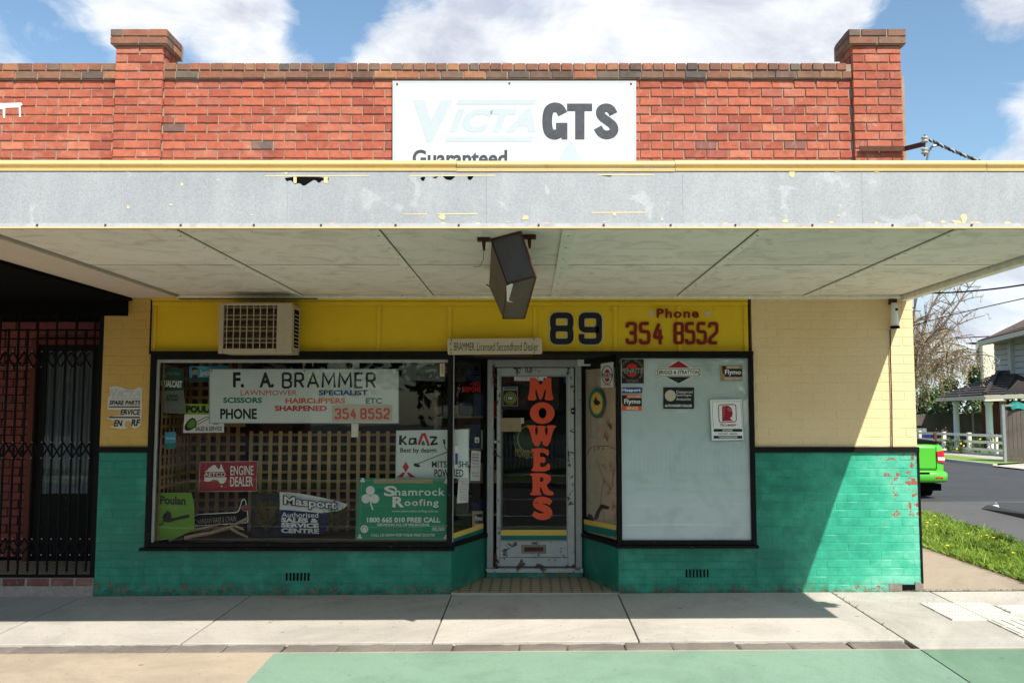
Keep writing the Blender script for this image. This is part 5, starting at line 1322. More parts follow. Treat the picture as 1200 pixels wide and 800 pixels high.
text(pL, 'ALL CARE', 546.5, 434, 561.5, 438.5, 0, M['navy'], w, bold=.03); text(pL, 'TAKEN', 547, 440, 561.5, 446, 0, M['navy'], w, bold=.03); text(pL, '• NO', 551, 447, 562, 452.5, 0, M['red'], w, bold=.03); text(pL, 'RESPONS', 541.5, 453, 563, 459, 0, M['red'], w, bold=.03)
mb = MB()
def strip(pl, u0, u1, t0, t1, b0, b1, d, mat, par, nm='painted_band'): return poly(pl, [(u0, t0), (u1, t1), (u1, b1), (u0, b0)], d, mat, par, nm)
strip(pL, 531.2, 566.5, 624.5, 613, 630.8, 618.5, .001, M['yband'], shop); strip(pL, 531.2, 566.5, 631, 618.7, 636.5, 623.3, .001, M['teal'], shop)

# -- door glass
w = root('window_lettering', pg.pt(632, 608), 'tall orange-red MOWERS lettering running down the door glass', 'lettering')
GL = {
 'M': [[(.08, 1), (.36, 1), (.5, .62), (.64, 1), (.92, 1), (.90, .88), (.92, .35), (1, .06), (.93, 0), (.72, 0), (.64, .06), (.70, .3), (.69, .58), (.55, .04), (.45, .04), (.31, .58), (.30, .3), (.36, .06), (.28, 0), (.07, 0), (0, .06), (.08, .35), (.10, .88)]],
 'W': [[(.03, 1), (.0, .93), (.10, .82), (.24, .05), (.42, .03), (.5, .36), (.58, .03), (.76, .05), (.90, .82), (1, .93), (.97, 1), (.70, 1), (.66, .93), (.72, .85), (.68, .45), (.60, .80), (.66, .92), (.60, .98), (.38, .98), (.34, .92), (.40, .80), (.32, .45), (.28, .85), (.34, .93), (.30, 1)]],
 'E': [[(.04, 1), (.88, 1), (.94, .74), (.84, .66), (.66, .82), (.46, .82), (.46, .62), (.66, .64), (.74, .58), (.74, .42), (.66, .36), (.46, .40), (.46, .19), (.70, .19), (.88, .36), (1, .30), (.95, 0), (.02, 0), (0, .08), (.12, .16), (.12, .84), (.0, .92)]],
 'R': [[(.03, 1), (.60, 1), (.84, .90), (.90, .72), (.80, .55), (.68, .47), (.80, .24), (.99, .14), (1, .04), (.92, 0), (.70, 0), (.56, .10), (.46, .38), (.42, .38), (.42, .14), (.50, .06), (.44, 0), (.03, 0), (0, .08), (.11, .16), (.11, .84), (.0, .92)], [(.42, .82), (.54, .81), (.58, .71), (.54, .61), (.42, .60)]]}
boxes = [('M', 618, 442.5, 649, 469), ('O', 621, 471, 650, 496.5), ('W', 617, 498, 652, 523.5), ('E', 622.5, 525, 645, 552), ('R', 621, 554, 649, 580), ('S', 623, 581, 648, 609)]
for ch, u0, v0, u1, v1 in boxes:
    mp_ = lambda P: [(u0+x*(u1-u0), v1-y*(v1-v0)) for x, y in P]
    if ch == 'O': poly(pg, ell((u0+u1)/2, (v0+v1)/2, (u1-u0)/2, (v1-v0)/2, 36), .001, M['orange'], w, 'letter', 0, [ell((u0+u1)/2+.3, (v0+v1)/2, 4.6, 6.2, 24)])
    elif ch == 'S':
        L_, R_ = [], []
        sp = chaikin([(.90, .70), (.78, .80), (.60, .84), (.36, .84), (.20, .74), (.24, .62), (.50, .52), (.76, .42), (.84, .27), (.66, .15), (.40, .14), (.22, .20), (.08, .30)], 3, False)
        n = len(sp); ww = [(.17+.10*math.sin(math.pi*i/(n-1))+.05) for i in range(n)]
        for i, (x, y) in enumerate(sp):
            a, b = sp[max(0, i-1)], sp[min(n-1, i+1)]; l = math.dist(a, b) or 1; nx, ny = -(b[1]-a[1])/l, (b[0]-a[0])/l; L_.append((x+nx*ww[i]/2, y+ny*ww[i]/2)); R_.append((x-nx*ww[i]/2, y-ny*ww[i]/2))
        mb = MB(); V = [pg.pt(*q, .001) for q in mp_(L_)]+[pg.pt(*q, .001) for q in mp_(R_)]
        for i in range(n-1): e_ = pg.n*(i*.00003); mb.add([V[i]+e_, V[i+1]+e_, V[n+i+1]+e_, V[n+i]+e_], [(0, 1, 2, 3)])
        mb.build('letter', M['orange'], w)
    else: poly(pg, mp_(chaikin(GL[ch][0], 1)), .001, M['orange'], w, 'letter', 0, [mp_(chaikin(h, 1)) for h in GL[ch][1:]])
s = sign('sticker', pg, (602.6, 440.8, 641, 446), M['white'], 'long thin white sticker with red print along the top of the door glass', 'sticker', .0)
text(pg, 'AUTHORISED FRANCHISE', 605, 441.3, 632, 443.2, .0016, M['red'], s); text(pg, 'GENUINE PARTS AUSTRALIA', 604, 443.7, 633, 445.4, .0016, M['red'], s); poly(pg, [(636, 444.5), (638, 441.8), (640, 444.8)], .0016, M['red'], s, 'emblem')
s = sign('sticker', pg, (588.8, 453, 606.8, 475.5), M['silverink'], 'square black security sticker with green and gold ring on the door glass', 'sticker', .0)
rect(pg, 589.8, 457.5, 606, 474.6, .0005, I, s, 'black_square'); ring(pg, 598, 466.3, 5.6, 5, 1.4, .001, M['lime'], s); ring(pg, 598, 466.3, 7.4, 7.2, .9, .001, M['gold'], s); poly(pg, ell(598, 466.3, 3, 2.3, 12), .001, M['steel'], s, 'emblem'); rect(pg, 591, 454, 605, 455.5, .001, M['blue'], s, 'stripe')
s = sign('sticker', pg, (661.5, 441.5, 664.5, 449), M['blue'], 'tiny blue sticker in the top right corner of the door glass', 'sticker', .0)
s = sign('paper_note', pg, (587, 489.5, 611, 505.5), M['tan'], 'brown taped note with faded handwriting on the door glass', 'note', .0)
rect(pg, 610.2, 489.3, 614, 496, .001, M['platecream'], s, 'tape'); text(pg, 'out', 594.5, 497.5, 602, 501.5, .0016, M['silverink'], s, shear=.2)
# behind the door glass: dim notice and round sticker
pi = PY(YD+.10)
s = sign('notice_board', pi, (587, 437, 655, 480), pm('dim_brown_notice', (.045, .035, .03), .8, var=.3), 'dim notice with faded red NO RESP lettering behind the door glass', 'notice', .004)
text(pi, 'NO RESP', 588.5, 441.5, 618, 448.5, .001, M['maroon'], s, bold=.02); text(pi, 'GOODS', 607.5, 453.5, 628, 461.5, .001, I, s, bold=.02); text(pi, 'R 3', 606.5, 466, 616, 474, .001, M['maroon'], s, bold=.02)
s = sign('round_sticker', pi, ell(620, 514, 19, 22, 32), M['darkgreen'], 'large dim green round sticker behind the door lettering', 'sticker', .003)
ring(pi, 620, 514, 14, 16, 1, .001, M['gold'], s); poly(pi, ell(620, 512, 12, 13, 24), .0015, pm('dim_olive', (.03, .05, .02), .6), s, 'disc'); text(pi, 'MOWER SHOP', 604, 524, 634, 534, .002, M['gold'], s, bend=-3)
rect(pg, gx0 and 586.8, 620.5, 664.2, 627, .001, M['yband'], door, 'painted_band'); rect(pg, 586.8, 627.1, 664.2, 632.6, .001, M['teal'], door, 'painted_band')

# -- entry right glass
strip(pR, 684, 722, 608, 615, 613.5, 620.8, .001, M['yband'], shop); strip(pR, 684, 722, 613.7, 621, 621, 629.3, .001, M['teal'], shop)
nb_ = PL(pR.p-pR.n*.03, pR.n)
s = sign('stained_board', nb_, [(683.5, 433.5), (722.5, 430), (722.5, 632), (683.5, 622)], M['ply'], 'water stained brown board standing behind the right entry glass', 'board', .01)
rr = random.Random(9); mb = MB()
path = [(686, 536), (690, 528), (692, 524.5), (698, 522), (703, 523), (709, 522), (714, 523), (721, 526)]
stroke(mb, nb_, path, .9, .001)
for (u, v) in ((697, 524), (702, 523), (707, 524)): stroke(mb, nb_, [(u, v), (u-.5, v+rr.uniform(3, 6))], 1.2, .0014+rr.uniform(0, .0005))
stroke(mb, nb_, [(693, 466), (692, 500), (694, 508), (690, 511), (697, 512)], .5, .0012); stroke(mb, nb_, [(700, 540), (707, 560), (704, 590), (709, 612)], .5, .001)
mb.build('stain_line', pm('stain_brown', (.16, .09, .05), .8), s)
poly(nb_, chaikin([(697, 602), (702, 594), (704, 590), (712, 592.5), (715, 594), (712, 597), (706, 595), (703, 600), (701, 608), (696, 609)], 1), .0016, I, s, 'torn_hole'); poly(nb_, chaikin([(686, 607), (690, 601), (695, 604), (697, 612), (686, 609)], 1), .0016, I, s, 'torn_hole')
s = sign('sticker', pR, [(704, 426), (718.8, 424), (718.8, 453.5), (704.3, 454)], M['white'], 'white oil-brand sticker with red disc, top of the right entry glass', 'sticker', .001)
poly(pR, ell(711.5, 440, 3.6, 7.5, 18), .001, M['red'], s, 'red_disc'); ring(pR, 711.5, 439, 6.6, 11, .9, .0015, I, s, 'ring'); rect(pR, 706, 437, 717, 442.8, .002, M['white'], s, 'band'); text(pR, 'PENRITE', 705.3, 437.6, 717.6, 442.2, .003, I, s, bold=.03)
text(pR, 'AUSTRALIA', 706.5, 450, 716.5, 452, .002, I, s)
s = sign('round_sticker', pR, ell(699.2, 472.3, 9.3, 17.5, 32), M['teal'], 'oval green and yellow sticker with a small figure on the right entry glass', 'sticker', .001)
ring(pR, 699.2, 472.3, 7.2, 14, .5, .0015, M['gold'], s); poly(pR, ell(699.2, 472.3, 6.7, 12.6, 28), .001, M['yband'], s, 'disc'); poly(pR, chaikin([(695, 470), (697, 468), (697.5, 464.5), (699, 466), (700, 469), (703, 470), (704, 474), (701.5, 472.5), (701.5, 476), (699.5, 474), (697, 475), (696.5, 472)], 1), .002, I, s, 'figure')

# -- right window stickers, on the glass
pw = PY(.011)
def stk(pts, mat, label, cat='sticker', th=.001): return sign('sticker', pw, pts, mat, label, cat, th)
s = stk((726.8, 421, 754.5, 449), I, 'black square sticker with red disc, top left of the pale right window')
poly(pw, ell(740.5, 433.8, 7.2, 8, 22), .001, M['red'], s, 'red_disc'); rect(pw, 728, 431, 753.6, 438, .0016, I, s, 'band'); text(pw, 'PENRITE', 727.8, 431.3, 753.8, 437.6, .0022, M['silverink'], s, bold=.03); text(pw, 'AUSTRALIA', 733.5, 443.5, 748, 447, .0016, M['silverink'], s, bend=-1)
mb = MB()
for sd in (-1, 1):
    for k in range(9):
        a = R(20+k*14)*sd; u, v = 740.5+math.sin(a+math.pi)*12, 434.5+math.cos(a+math.pi)*-12*-1
        stroke(mb, pw, [(u, v), (u-sd*1.2, v-1.4)], 1.0, .0016+k*.0001+.001*(sd > 0))
mb.build('laurel', M['gold'], s)
s = stk((726.5, 453.8, 752.6, 460.4), M['blue'], 'narrow blue sticker between the black square and the orange sticker'); text(pw, 'Masport', 729, 455, 750.8, 459.8, .001, M['white'], s, bold=.03)
s = stk((726.3, 462.3, 752, 480.7), M['orange2'], 'orange and black sticker, lowest of three at the left of the pale window')
poly(pw, [(728.5, 463), (729, 471.5), (731.5, 475.5), (752, 475.5), (752, 466.3), (734, 466.3), (734, 463)], .001, I, s, 'black_patch'); text(pw, 'Flymo', 731.5, 467.3, 750.5, 474.6, .002, M['white'], s, bold=.02); text(pw, 'AUTHORISED', 735.5, 463.2, 751, 465.7, .002, M['white'], s); text(pw, 'SERVICE', 734, 476.7, 747.5, 479.7, .002, M['white'], s, bold=.02)
s = stk([(795.4, 421.4), (820, 436.5), (820, 437), (795.4, 450), (770, 437), (770, 436.5)], M['paper'], 'red and black diamond sticker with a white lettered bar, top of the pale window')
poly(pw, [(795.4, 422.6), (817, 436), (773.5, 436)], .001, M['crimson'], s, 'red_half'); poly(pw, [(773.5, 437.5), (817, 437.5), (795.4, 449)], .001, I, s, 'black_half')
poly(pw, rc([(768.8, 430.8), (821.8, 430.8), (821.8, 441.2), (768.8, 441.2)], 3, True), .0014, M['paper'], s, 'bar'); poly(pw, rc([(769.8, 431.6), (820.8, 431.6), (820.8, 440.4), (769.8, 440.4)], 2.6, True), .0019, I, s, 'bar_outline'); poly(pw, rc([(770.8, 432.4), (819.8, 432.4), (819.8, 439.6), (770.8, 439.6)], 2.2, True), .0024, M['paper'], s, 'bar'); text(pw, 'BRIGGS & STRATTON', 772, 433.6, 818.8, 438.3, .003, I, s, bold=.03)
s = stk((777.3, 453.7, 813.4, 478.8), I, 'black rectangular sticker with white disc, centre of the pale window'); poly(pw, ell(785.6, 463.4, 6.4, 6.6, 20), .001, M['platecream'], s, 'disc')
for k, t_ in enumerate(('Chainsaw and', 'Small Engine', 'Accessories')): text(pw, t_, 792.5, 457.3+k*4.2, 811.5-k*1, 460.6+k*4.2, .001, M['white'], s)
text(pw, 'AUTHORISED DEALER', 779, 473.7, 811, 476.6, .001, M['white'], s, bold=.02)
s = stk((844, 428, 870, 446), M['gold'].copy(), 'tan and black sticker at the top right corner of the pale window'); s.children[0].data.materials[0] = pm('tan_sticker', (.34, .22, .12), .5)
poly(pw, [(846, 428.6), (847, 437), (850, 441.2), (869.7, 441.2), (869.7, 432), (851, 432), (850.5, 428.6)], .001, I, s, 'black_patch'); text(pw, 'Flymo', 849.5, 433, 868.5, 440.3, .002, M['white'], s, bold=.02); text(pw, 'GENUINE', 852.5, 429, 865.5, 431.2, .002, M['white'], s); text(pw, 'SPARE PARTS', 849.5, 442.2, 869.5, 444.8, .002, M['white'], s)
pt_ = PY(-.012)
s = sign('tin_sign', pt_, [(831.6, 468), (870, 467.3), (872, 515.4), (834, 516.5)], M['white'], 'white tin sign with a maroon profile head at the right of the pale window', 'sign', .012, edge=.006)
mb = MB()
for a, b in (((834.5, 470.3), (868.3, 470)), ((868.3, 470), (869.8, 501)), ((834.5, 470.3), (836, 501))): stroke(mb, pt_, [a, b], .4, .001+random.uniform(0, .0003))
mb.build('border', M['silverink'], s); mb = MB(); stroke(mb, pt_, rc([(841.8, 474), (862.3, 473.6), (863, 494), (842.8, 495)], 3, True), 1, .001, True); mb.build('frame_print', M['crimson'], s)
poly(pt_, [(846, 475.5), (853, 475), (857, 477.5), (858.2, 482), (858.8, 484.5), (858, 486), (858, 488.5), (855.5, 489), (856.5, 491), (859.5, 492.8), (846.3, 493.3)], .001, M['crimson'], s, 'profile_head')
mb = MB()
for k in range(6): stroke(mb, pt_, [(846.2, 477+k*2.5), (850.5-k*.4, 477+k*2.5)], .35, .002)
for k in range(4): stroke(mb, pt_, [(852+k*.9, 479+k), (854.5+k*.9, 477.3+k)], .35, .002)
mb.build('feather_lines', M['platecream'], s)
text(pt_, 'TECUMSEH', 843.5, 496.3, 862.5, 499, .001, M['crimson'], s, bold=.03, bend=-.4)
for v0, v1, t_, c0, c1 in ((502.3, 505.6, 'ENGINES', M['white'], I), (506.6, 509.6, 'FACTORY   SERVICE', I, None), (510.3, 513.6, 'TRANSMISSIONS', M['white'], I)):
    if c1: rect(pt_, 836.3, v0, 869.8, v1, .001, c1, s, 'stripe')
    text(pt_, t_, 842 if 'ENG' not in t_ else 847, v0+.6, 864 if 'ENG' not in t_ else 858.5, v1-.6, .002, c0, s, bold=.02)

# ================================================================ air conditioner
yc_ = -.38; ac = root('air_conditioner', (Xu(300, 413, yc_), -.2, Zv(414, yc_)), 'beige box air conditioner with rusty grille jutting from the yellow boards', 'air conditioner')
ax0, ax1 = Xu(256, 385, yc_), Xu(342, 385, yc_); az0, az1 = Zv(414, yc_), Zv(354.5, yc_)
mb = MB(); t = .035
gx_0, gx_1, gz_0, gz_1 = Xu(261.5, 385, yc_), Xu(324, 385, yc_), Zv(408, yc_), Zv(357.5, yc_)
mb.box(ax0, gx_0, yc_, yc_+.05, az0, az1); mb.box(gx_1, ax1, yc_, yc_+.05, az0, az1); mb.box(gx_0, gx_1, yc_, yc_+.05, az0, gz_0); mb.box(gx_0, gx_1, yc_, yc_+.05, gz_1, az1)
bevel(mb.build('front_bezel', M['acbody'], ac), .006)
mb = MB(); mb.box(ax0+.012, ax1-.012, yc_+.051, yh-.05, az1-.02, az1-.006); mb.box(ax0+.012, ax1-.012, yc_+.051, yh-.05, az0+.006, az0+.02); mb.box(ax0+.012, ax0+.025, yc_+.051, yh-.05, az0+.02, az1-.02); mb.box(ax1-.025, ax1-.012, yc_+.051, yh-.05, az0+.02, az1-.02)
bevel(mb.build('casing', M['acbody'], ac), .006)
box('side_vent', M['soot'], ac, ax1-.0125, ax1-.009, yc_+.13, yc_+.30, az0+.07, az1-.05)
for k in range(9): z = az0+.09+k*(az1-az0-.16)/9; box('louvre', M['acbody'], ac, ax1-.010, ax1-.003, yc_+.135, yc_+.295, z, z+.008)
box('coil', M['acdark'], ac, gx_0, gx_1, yc_+.10, yc_+.11, gz_0, gz_1)
for k in range(8): x = gx_0+(gx_1-gx_0)*(k+.5)/8; box('grille_bar', M['acbody'], ac, x-.004, x+.004, yc_+.006, yc_+.012, gz_0, gz_1)
for k in range(11): z = gz_0+(gz_1-gz_0)*(k+.5)/11; MB().hexa([(gx_0, yc_+.02, z-.007), (gx_1, yc_+.02, z-.007), (gx_1, yc_+.05, z+.010), (gx_0, yc_+.05, z+.010)], [(gx_0, yc_+.02, z-.004), (gx_1, yc_+.02, z-.004), (gx_1, yc_+.05, z+.013), (gx_0, yc_+.05, z+.013)]).build('louvre', M['acbody'] if k % 3 else M['rust'], ac)
c = PY(yc_).pt(330, 409.5); box('badge', M['steel'], ac, c.x-.01, c.x+.01, yc_-.003, yc_-.0005, c.z-.008, c.z+.008)

# ================================================================ insulator bracket and service cable
ib = root('insulator_bracket', PY(Ypl).pt(1030, 176), 'rusty steel bracket with two porcelain insulators on the right brick pillar', 'bracket')
yb2 = Ypl-.03
a, b = PY(yb2).pt(1007, 171.5), PY(yb2).pt(1060.5, 177.5)
e2 = PY(yb2-.25).pt(1084, 168.5)
mb = MB(); mb.box(a.x, b.x, yb2-.01, yb2+.0, b.z, a.z); mb.bar((b.x-.002, yb2-.004, (a.z+b.z)/2), e2, .012, .05); mb.build('strap', M['rust'], ib)
top = PY(yb2-.25).pt(1083.6, 158); bot = PY(yb2-.25).pt(1083.6, 183)
MB().tube([top, bot], .009, 8).build('pin', M['rust'], ib)
M['porcelain'] = pm('grey_porcelain', (.40, .37, .32), .3, var=.3, scale=30)
for v in (163.5, 177): MB().lathe(PY(yb2-.25).pt(1083.6, v)-Vector((0, 0, .03)), [(.015, -.005), (.03, .0), (.036, .012), (.022, .024), (.022, .032), (.036, .042), (.03, .056), (.014, .062)], 14).build('insulator', M['porcelain'], ib, True)
M['cable'] = pm('black_white_cable', (.04, .04, .04), .5)
sc = root('service_cable', PY(-.3).pt(1086, 163), 'twisted black and white overhead cable leaving the insulators', 'cable')
A_, B_ = PY(-.3).pt(1089, 164), PY(-1.2).pt(1260, 206)
for k, m_ in enumerate((M['cable'], M['porcelain'], M['cable'])):
    pts = []
    for i in range(121):
        t = i/120; p = A_.lerp(B_, t)-Vector((0, 0, .10*math.sin(math.pi*t))); ph_ = t*75+k*2.1; pts.append(p+Vector((0, math.cos(ph_), math.sin(ph_)))*.010)
    MB().tube(pts, .0085, 5).build('strand', m_, sc, True)
MB().tube([PY(-.3).pt(1100, 170), PY(-.3).pt(1092, 172), PY(-.28).pt(1088, 178), PY(-.28).pt(1086, 190)], .012, 6).build('tail', M['steel'], sc)
# ================================================================ side street on the right
def leafmat(name, c1, c2, c3=None):
    m, t, b, P = base(name)
    n = noise(t, P, 3.5, 4, .6); f = noise(t, P, 17, 2, .6)
    c = mixc(t, ramp(t, mth(t, 'ADD', mth(t, 'MULTIPLY', n, .5), mth(t, 'MULTIPLY', f, .5)), [(.35, 0), (.65, 1)]), c1, c2)
    t.links.new(c, b.inputs['Base Color']); b.inputs['Roughness'].default_value = .6
    b.inputs['Subsurface Weight'].default_value = 0
    return m
M['grass'] = leafmat('verge_grass_blades', (.10, .19, .015), (.24, .36, .04))
M['leaf'] = leafmat('shrub_leaves', (.05, .09, .02), (.13, .19, .05))
M['leafdark'] = leafmat('dark_leaves', (.025, .05, .012), (.07, .11, .03))
M['bark'] = pm('grey_brown_bark', (.16, .12, .085), .9, var=.4)
M['twig'] = pm('pale_grey_twigs', (.22, .165, .11), .85, var=.5, scale=4)
M['bud'] = pm('pale_buds', (.40, .31, .19), .8, var=.4, scale=3)
def gp(pts, name, mat, dz=0): return tag(MB().add([(x, y, gz(x, y)+dz) for x, y in pts], [tuple(range(len(pts)))]).build(name, mat), kind='structure')
ve0 = gat(1085, 642).x
gp([(XR+.0, .02), (ve0, .02), (ve0, 70), (XR, 70)], 'side_footpath', M['aggregate'], .0)
gp([(ve0, .25), (6.15, .25), (6.45, 2.5), (6.95, 6.5), (7.0, 70), (ve0, 70)], 'grass_verge', M['turf'], .012)
gp([(5.4, .02), (15.2, .02), (15.2, 9.2), (6.2, 9.1), (5.4, .3)], 'side_road_apron', M['asphalt2'], -.01)
gp([(5.4, 9.1), (15.2, 9.2), (15.2, 140), (5.4, 140)], 'side_road', M['asphalt'], -.012)
ky = 20.5
tag(MB().box(15.2, 15.35, ky, 120, -.1, .17).build('kerb', M['greypath']), kind='structure')
gp([(15.35, ky+.3), (16.9, ky+1.2), (16.9, 120), (15.35, 120)], 'far_grass_verge', M['grass'], .07)
gp([(16.9, ky-12), (18.1, ky-12), (18.1, 120), (16.9, 120)], 'far_side_footpath', M['greypath'], .068)
gp([(15.2, .02), (16.9, .02), (16.9, ky+1.2), (15.2, ky)], 'driveway_crossing', M['slab'], .03)
gp([(18.1, -4), (200, -4), (200, 300), (18.1, 300)], 'far_side_ground', M['turf'], .05)
# grass blades and clover
mb = MB(); rr = random.Random(21)
def vedge(y): return 6.15+(y-.25)*.13 if y < 2.5 else min(6.45+(y-2.5)*.125, 6.95)
for i in range(30000):
    y = .25+rr.random()**1.6*9; x = rr.uniform(ve0-.03, vedge(y)+.06)
    cl = mnoise.noise(Vector((x*2.2, y*2.2, 0)))
    h = rr.uniform(.03, .09)*(1+.9*max(0, cl))+(0.10*rr.random() if rr.random() < .04 else 0); z = gz(x, y)+.01
    w = rr.uniform(.004, .009); a = rr.uniform(0, 6.28); dx, dy = math.cos(a)*w, math.sin(a)*w; lx, ly = rr.uniform(-.05, .05), rr.uniform(-.05, .05)
    mb.add([(x-dx, y-dy, z), (x+dx, y+dy, z), (x+lx+dx*.4, y+ly+dy*.4, z+h*.7), (x+lx*1.8, y+ly*1.8, z+h)], [(0, 1, 2, 3)])
o = mb.build('long_grass', M['grass']); tag(o, 'bright green long grass on the verge beside the side street', 'grass', kind='stuff')
mb = MB()
for i in range(2600):
    y = 1.0+rr.random()*3.2; x = vedge(y)-rr.random()**1.5*.8
    if mnoise.noise(Vector((x*1.7+9, y*1.7, 0))) < -.05: continue
    z = gz(x, y)+rr.uniform(.04, .12)
    for k in range(3):
        a = k*2.09+rr.random(); c = Vector((x+.016*math.cos(a), y+.016*math.sin(a), z)); s_ = .015
        mb.add([c+Vector((-s_, 0, 0)), c+Vector((0, -s_, .004)), c+Vector((s_, 0, .002)), c+Vector((0, s_, -.003))], [(0, 1, 2, 3)])
tag(mb.build('clover', M['leaf']), 'darker clover patch in the verge grass', 'clover', kind='stuff')
M['petal'] = pm('yellow_petals', (.75, .55, .02), .6, bump=0)
for (u, v) in ((1086, 617), (1090, 614), (1097, 620), (1066+20, 622), (1134, 631), (1149, 634), (1156, 633), (1164, 636), (1095, 609), (1187, 655), (1110, 646)):
    p = gat(u, v+3); fl = root('dandelion', p, 'yellow dandelion flower standing in the verge grass', 'flower', 'dandelions in the verge grass')
    MB().tube([p, p+Vector((.005, 0, .10))], .003, 4).build('stem', M['grass'], fl); MB().lathe(p+Vector((.005, 0, .10)), [(.008, 0), (.022, .008), (.018, .014), (.004, .016)], 8).build('flower_head', M['petal'], fl)
# speed ramp plate on the road
p = gat(1152, 596); q = gat(1215, 608); hp = root('road_ramp', (p+q)/2, 'low dark ramp with a white arrow painted on it in the side street', 'speed ramp')
mb = MB(); a, b, c_, d_ = gat(1150, 595.5), gat(1230, 613), gat(1240, 596), gat(1172, 594.3)
pts = [Vector((p.x, p.y, gz(p.x, p.y))) for p in (a, b, c_, d_)]; top = [p+Vector((0, 0, .10)) for p in pts]; top[0] = pts[0]+Vector((.1, .0, .06))
mb.hexa(pts, top); mb.build('ramp', M['asphalt'], hp)
t0 = [top[0]+Vector((.12, .05, .003)), top[0].lerp(top[1], .28)+Vector((0, .1, .004)), top[0].lerp(top[1], .2)+Vector((.45, .9, .0035))]
MB().add(t0, [(0, 1, 2)]).build('arrow', M['white'], hp)

# ---- utility vehicle parked by the kerb, seen from behind
def loft(mb, secs, n=20):
    """secs: list of (y, half width, z0, z1, roundness)"""
    vs = []
    for (y, hw, z0, z1, rd) in secs:
        zc, hh = (z0+z1)/2, (z1-z0)/2
        for i in range(n):
            a = 2*math.pi*(i+.5)/n; c_, s_ = math.cos(a), math.sin(a); e = rd
            vs.append((math.copysign(abs(c_)**e, c_)*hw, y, zc+math.copysign(abs(s_)**e, s_)*hh))
    k = len(secs); return vs, [(i*n+j, i*n+(j+1) % n, (i+1)*n+(j+1) % n, (i+1)*n+j) for i in range(k-1) for j in range(n)]+[tuple(range(n))[::-1], tuple((k-1)*n+j for j in range(n))]
yu = 9.7; xr_ = (1105.5-622)/1050*(yu+D); hw = .93; xu = xr_-hw
ut = root('utility_vehicle', (xu, yu+2.4, 0), 'bright green utility vehicle parked behind the shop corner in the side street', 'ute')
def U(vs): return [(x+xu, y+yu, z) for x, y, z in vs]
gm, t, b, P = base('lime_green_car_paint'); b.inputs['Base Color'].default_value = (.075, .42, .03, 1); b.inputs['Roughness'].default_value = .25; b.inputs['Coat Weight'].default_value = .6
vs, fs = loft(MB(), [(-.02, .70, .55, 1.10, .3), (.03, .88, .42, 1.17, .3), (.12, .92, .36, 1.20, .28), (1.2, .93, .34, 1.20, .25), (2.2, .93, .34, 1.16, .25), (3.6, .93, .34, 1.02, .28), (4.6, .90, .34, .92, .3), (4.85, .75, .40, .80, .35)], 28)
MB().add(U(vs), fs).build('body', gm, ut, True)
vs, fs = loft(MB(), [(1.45, .76, 1.12, 1.35, .35), (1.62, .74, 1.12, 1.50, .35), (2.2, .72, 1.12, 1.52, .35), (2.9, .74, 1.1, 1.46, .35), (3.5, .80, 1.0, 1.12, .35)], 20)
cabin = MB().add(U(vs), fs).build('cabin', gm, ut, True)
box('rear_window', M['soot'], ut, xu-.6, xu+.6, yu+1.43, yu+1.47, 1.22, 1.42)
MB().add(U([(-.8, .02, 1.18), (.8, .02, 1.18), (.84, 1.5, 1.22), (-.84, 1.5, 1.22), (-.78, .04, 1.235), (.78, .04, 1.235), (.8, 1.48, 1.27), (-.8, 1.48, 1.27)]), [(0, 1, 5, 4), (1, 2, 6, 5), (2, 3, 7, 6), (3, 0, 4, 7), (4, 5, 6, 7)]).build('tonneau_cover', M['soot'], ut)
bevel(MB().hexa(U([(-.72, -.035, .66), (.70, -.035, .66), (.70, .05, .66), (-.72, .05, .66)]), U([(-.72, -.03, 1.12), (.70, -.03, 1.12), (.70, .05, 1.12), (-.72, .05, 1.12)])).build('tailgate', gm, ut), .02, 2)
vs, fs = loft(MB(), [(-.16, .72, .42, .58, .35), (-.10, .90, .38, .62, .3), (.1, .945, .36, .64, .3)], 20)
MB().add(U(vs), fs).build('rear_bumper', gm, ut, True)
M['lamp'] = pm('red_lamp_lens', (.45, .01, .02), .2, bump=0)
for sx in (-1, 1):
    MB().hexa(U([(sx*.74, -.03, .80), (sx*.90, .0, .78), (sx*.93, .12, .78), (sx*.74, .05, .80)]), U([(sx*.72, -.025, 1.02), (sx*.88, .01, 1.04), (sx*.92, .14, 1.04), (sx*.72, .05, 1.02)])).build('tail_lamp', M['lamp'], ut)
    MB().hexa(U([(sx*.745, -.036, .84), (sx*.89, -.006, .83), (sx*.90, .02, .83), (sx*.745, .0, .84)]), U([(sx*.735, -.034, .90), (sx*.885, -.004, .90), (sx*.90, .02, .90), (sx*.735, .0, .90)])).build('lamp_band', M['white'], ut)
    for yy in (.95, 3.75):
        w = MB().tube(U([(sx*.70, yy, .33), (sx*.93, yy, .33)]), .33, 20).build('tyre', M['soot'], ut)
        MB().tube(U([(sx*.92, yy, .33), (sx*.945, yy, .33)]), .21, 14).build('rim', M['steel'], ut)
text(PY(yu-.04), 'TURBO', 1085.5, 553.5, 1093.5, 556.3, .001, M['steel'], ut, bold=.02)
box('number_plate', M['white'], ut, xu-.2, xu+.2, yu-.175, yu-.16, .45, .56)
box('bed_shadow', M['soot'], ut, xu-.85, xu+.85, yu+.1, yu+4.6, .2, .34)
gl = MB()
for a_, b_ in (((-.73, -.038, .655), (-.73, -.034, 1.125)), ((.705, -.038, .655), (.705, -.034, 1.125)), ((-.73, -.038, .655), (.705, -.038, .655))): gl.bar(U([a_])[0], U([b_])[0], .012, .006)
gl.build('panel_gap', M['soot'], ut)
box('tailgate_handle', M['soot'], ut, xu-.14, xu+.14, yu-.05, yu-.034, .93, .99)
box('bumper_step', M['soot'], ut, xu-.5, xu+.5, yu-.175, yu-.155, .57, .60)
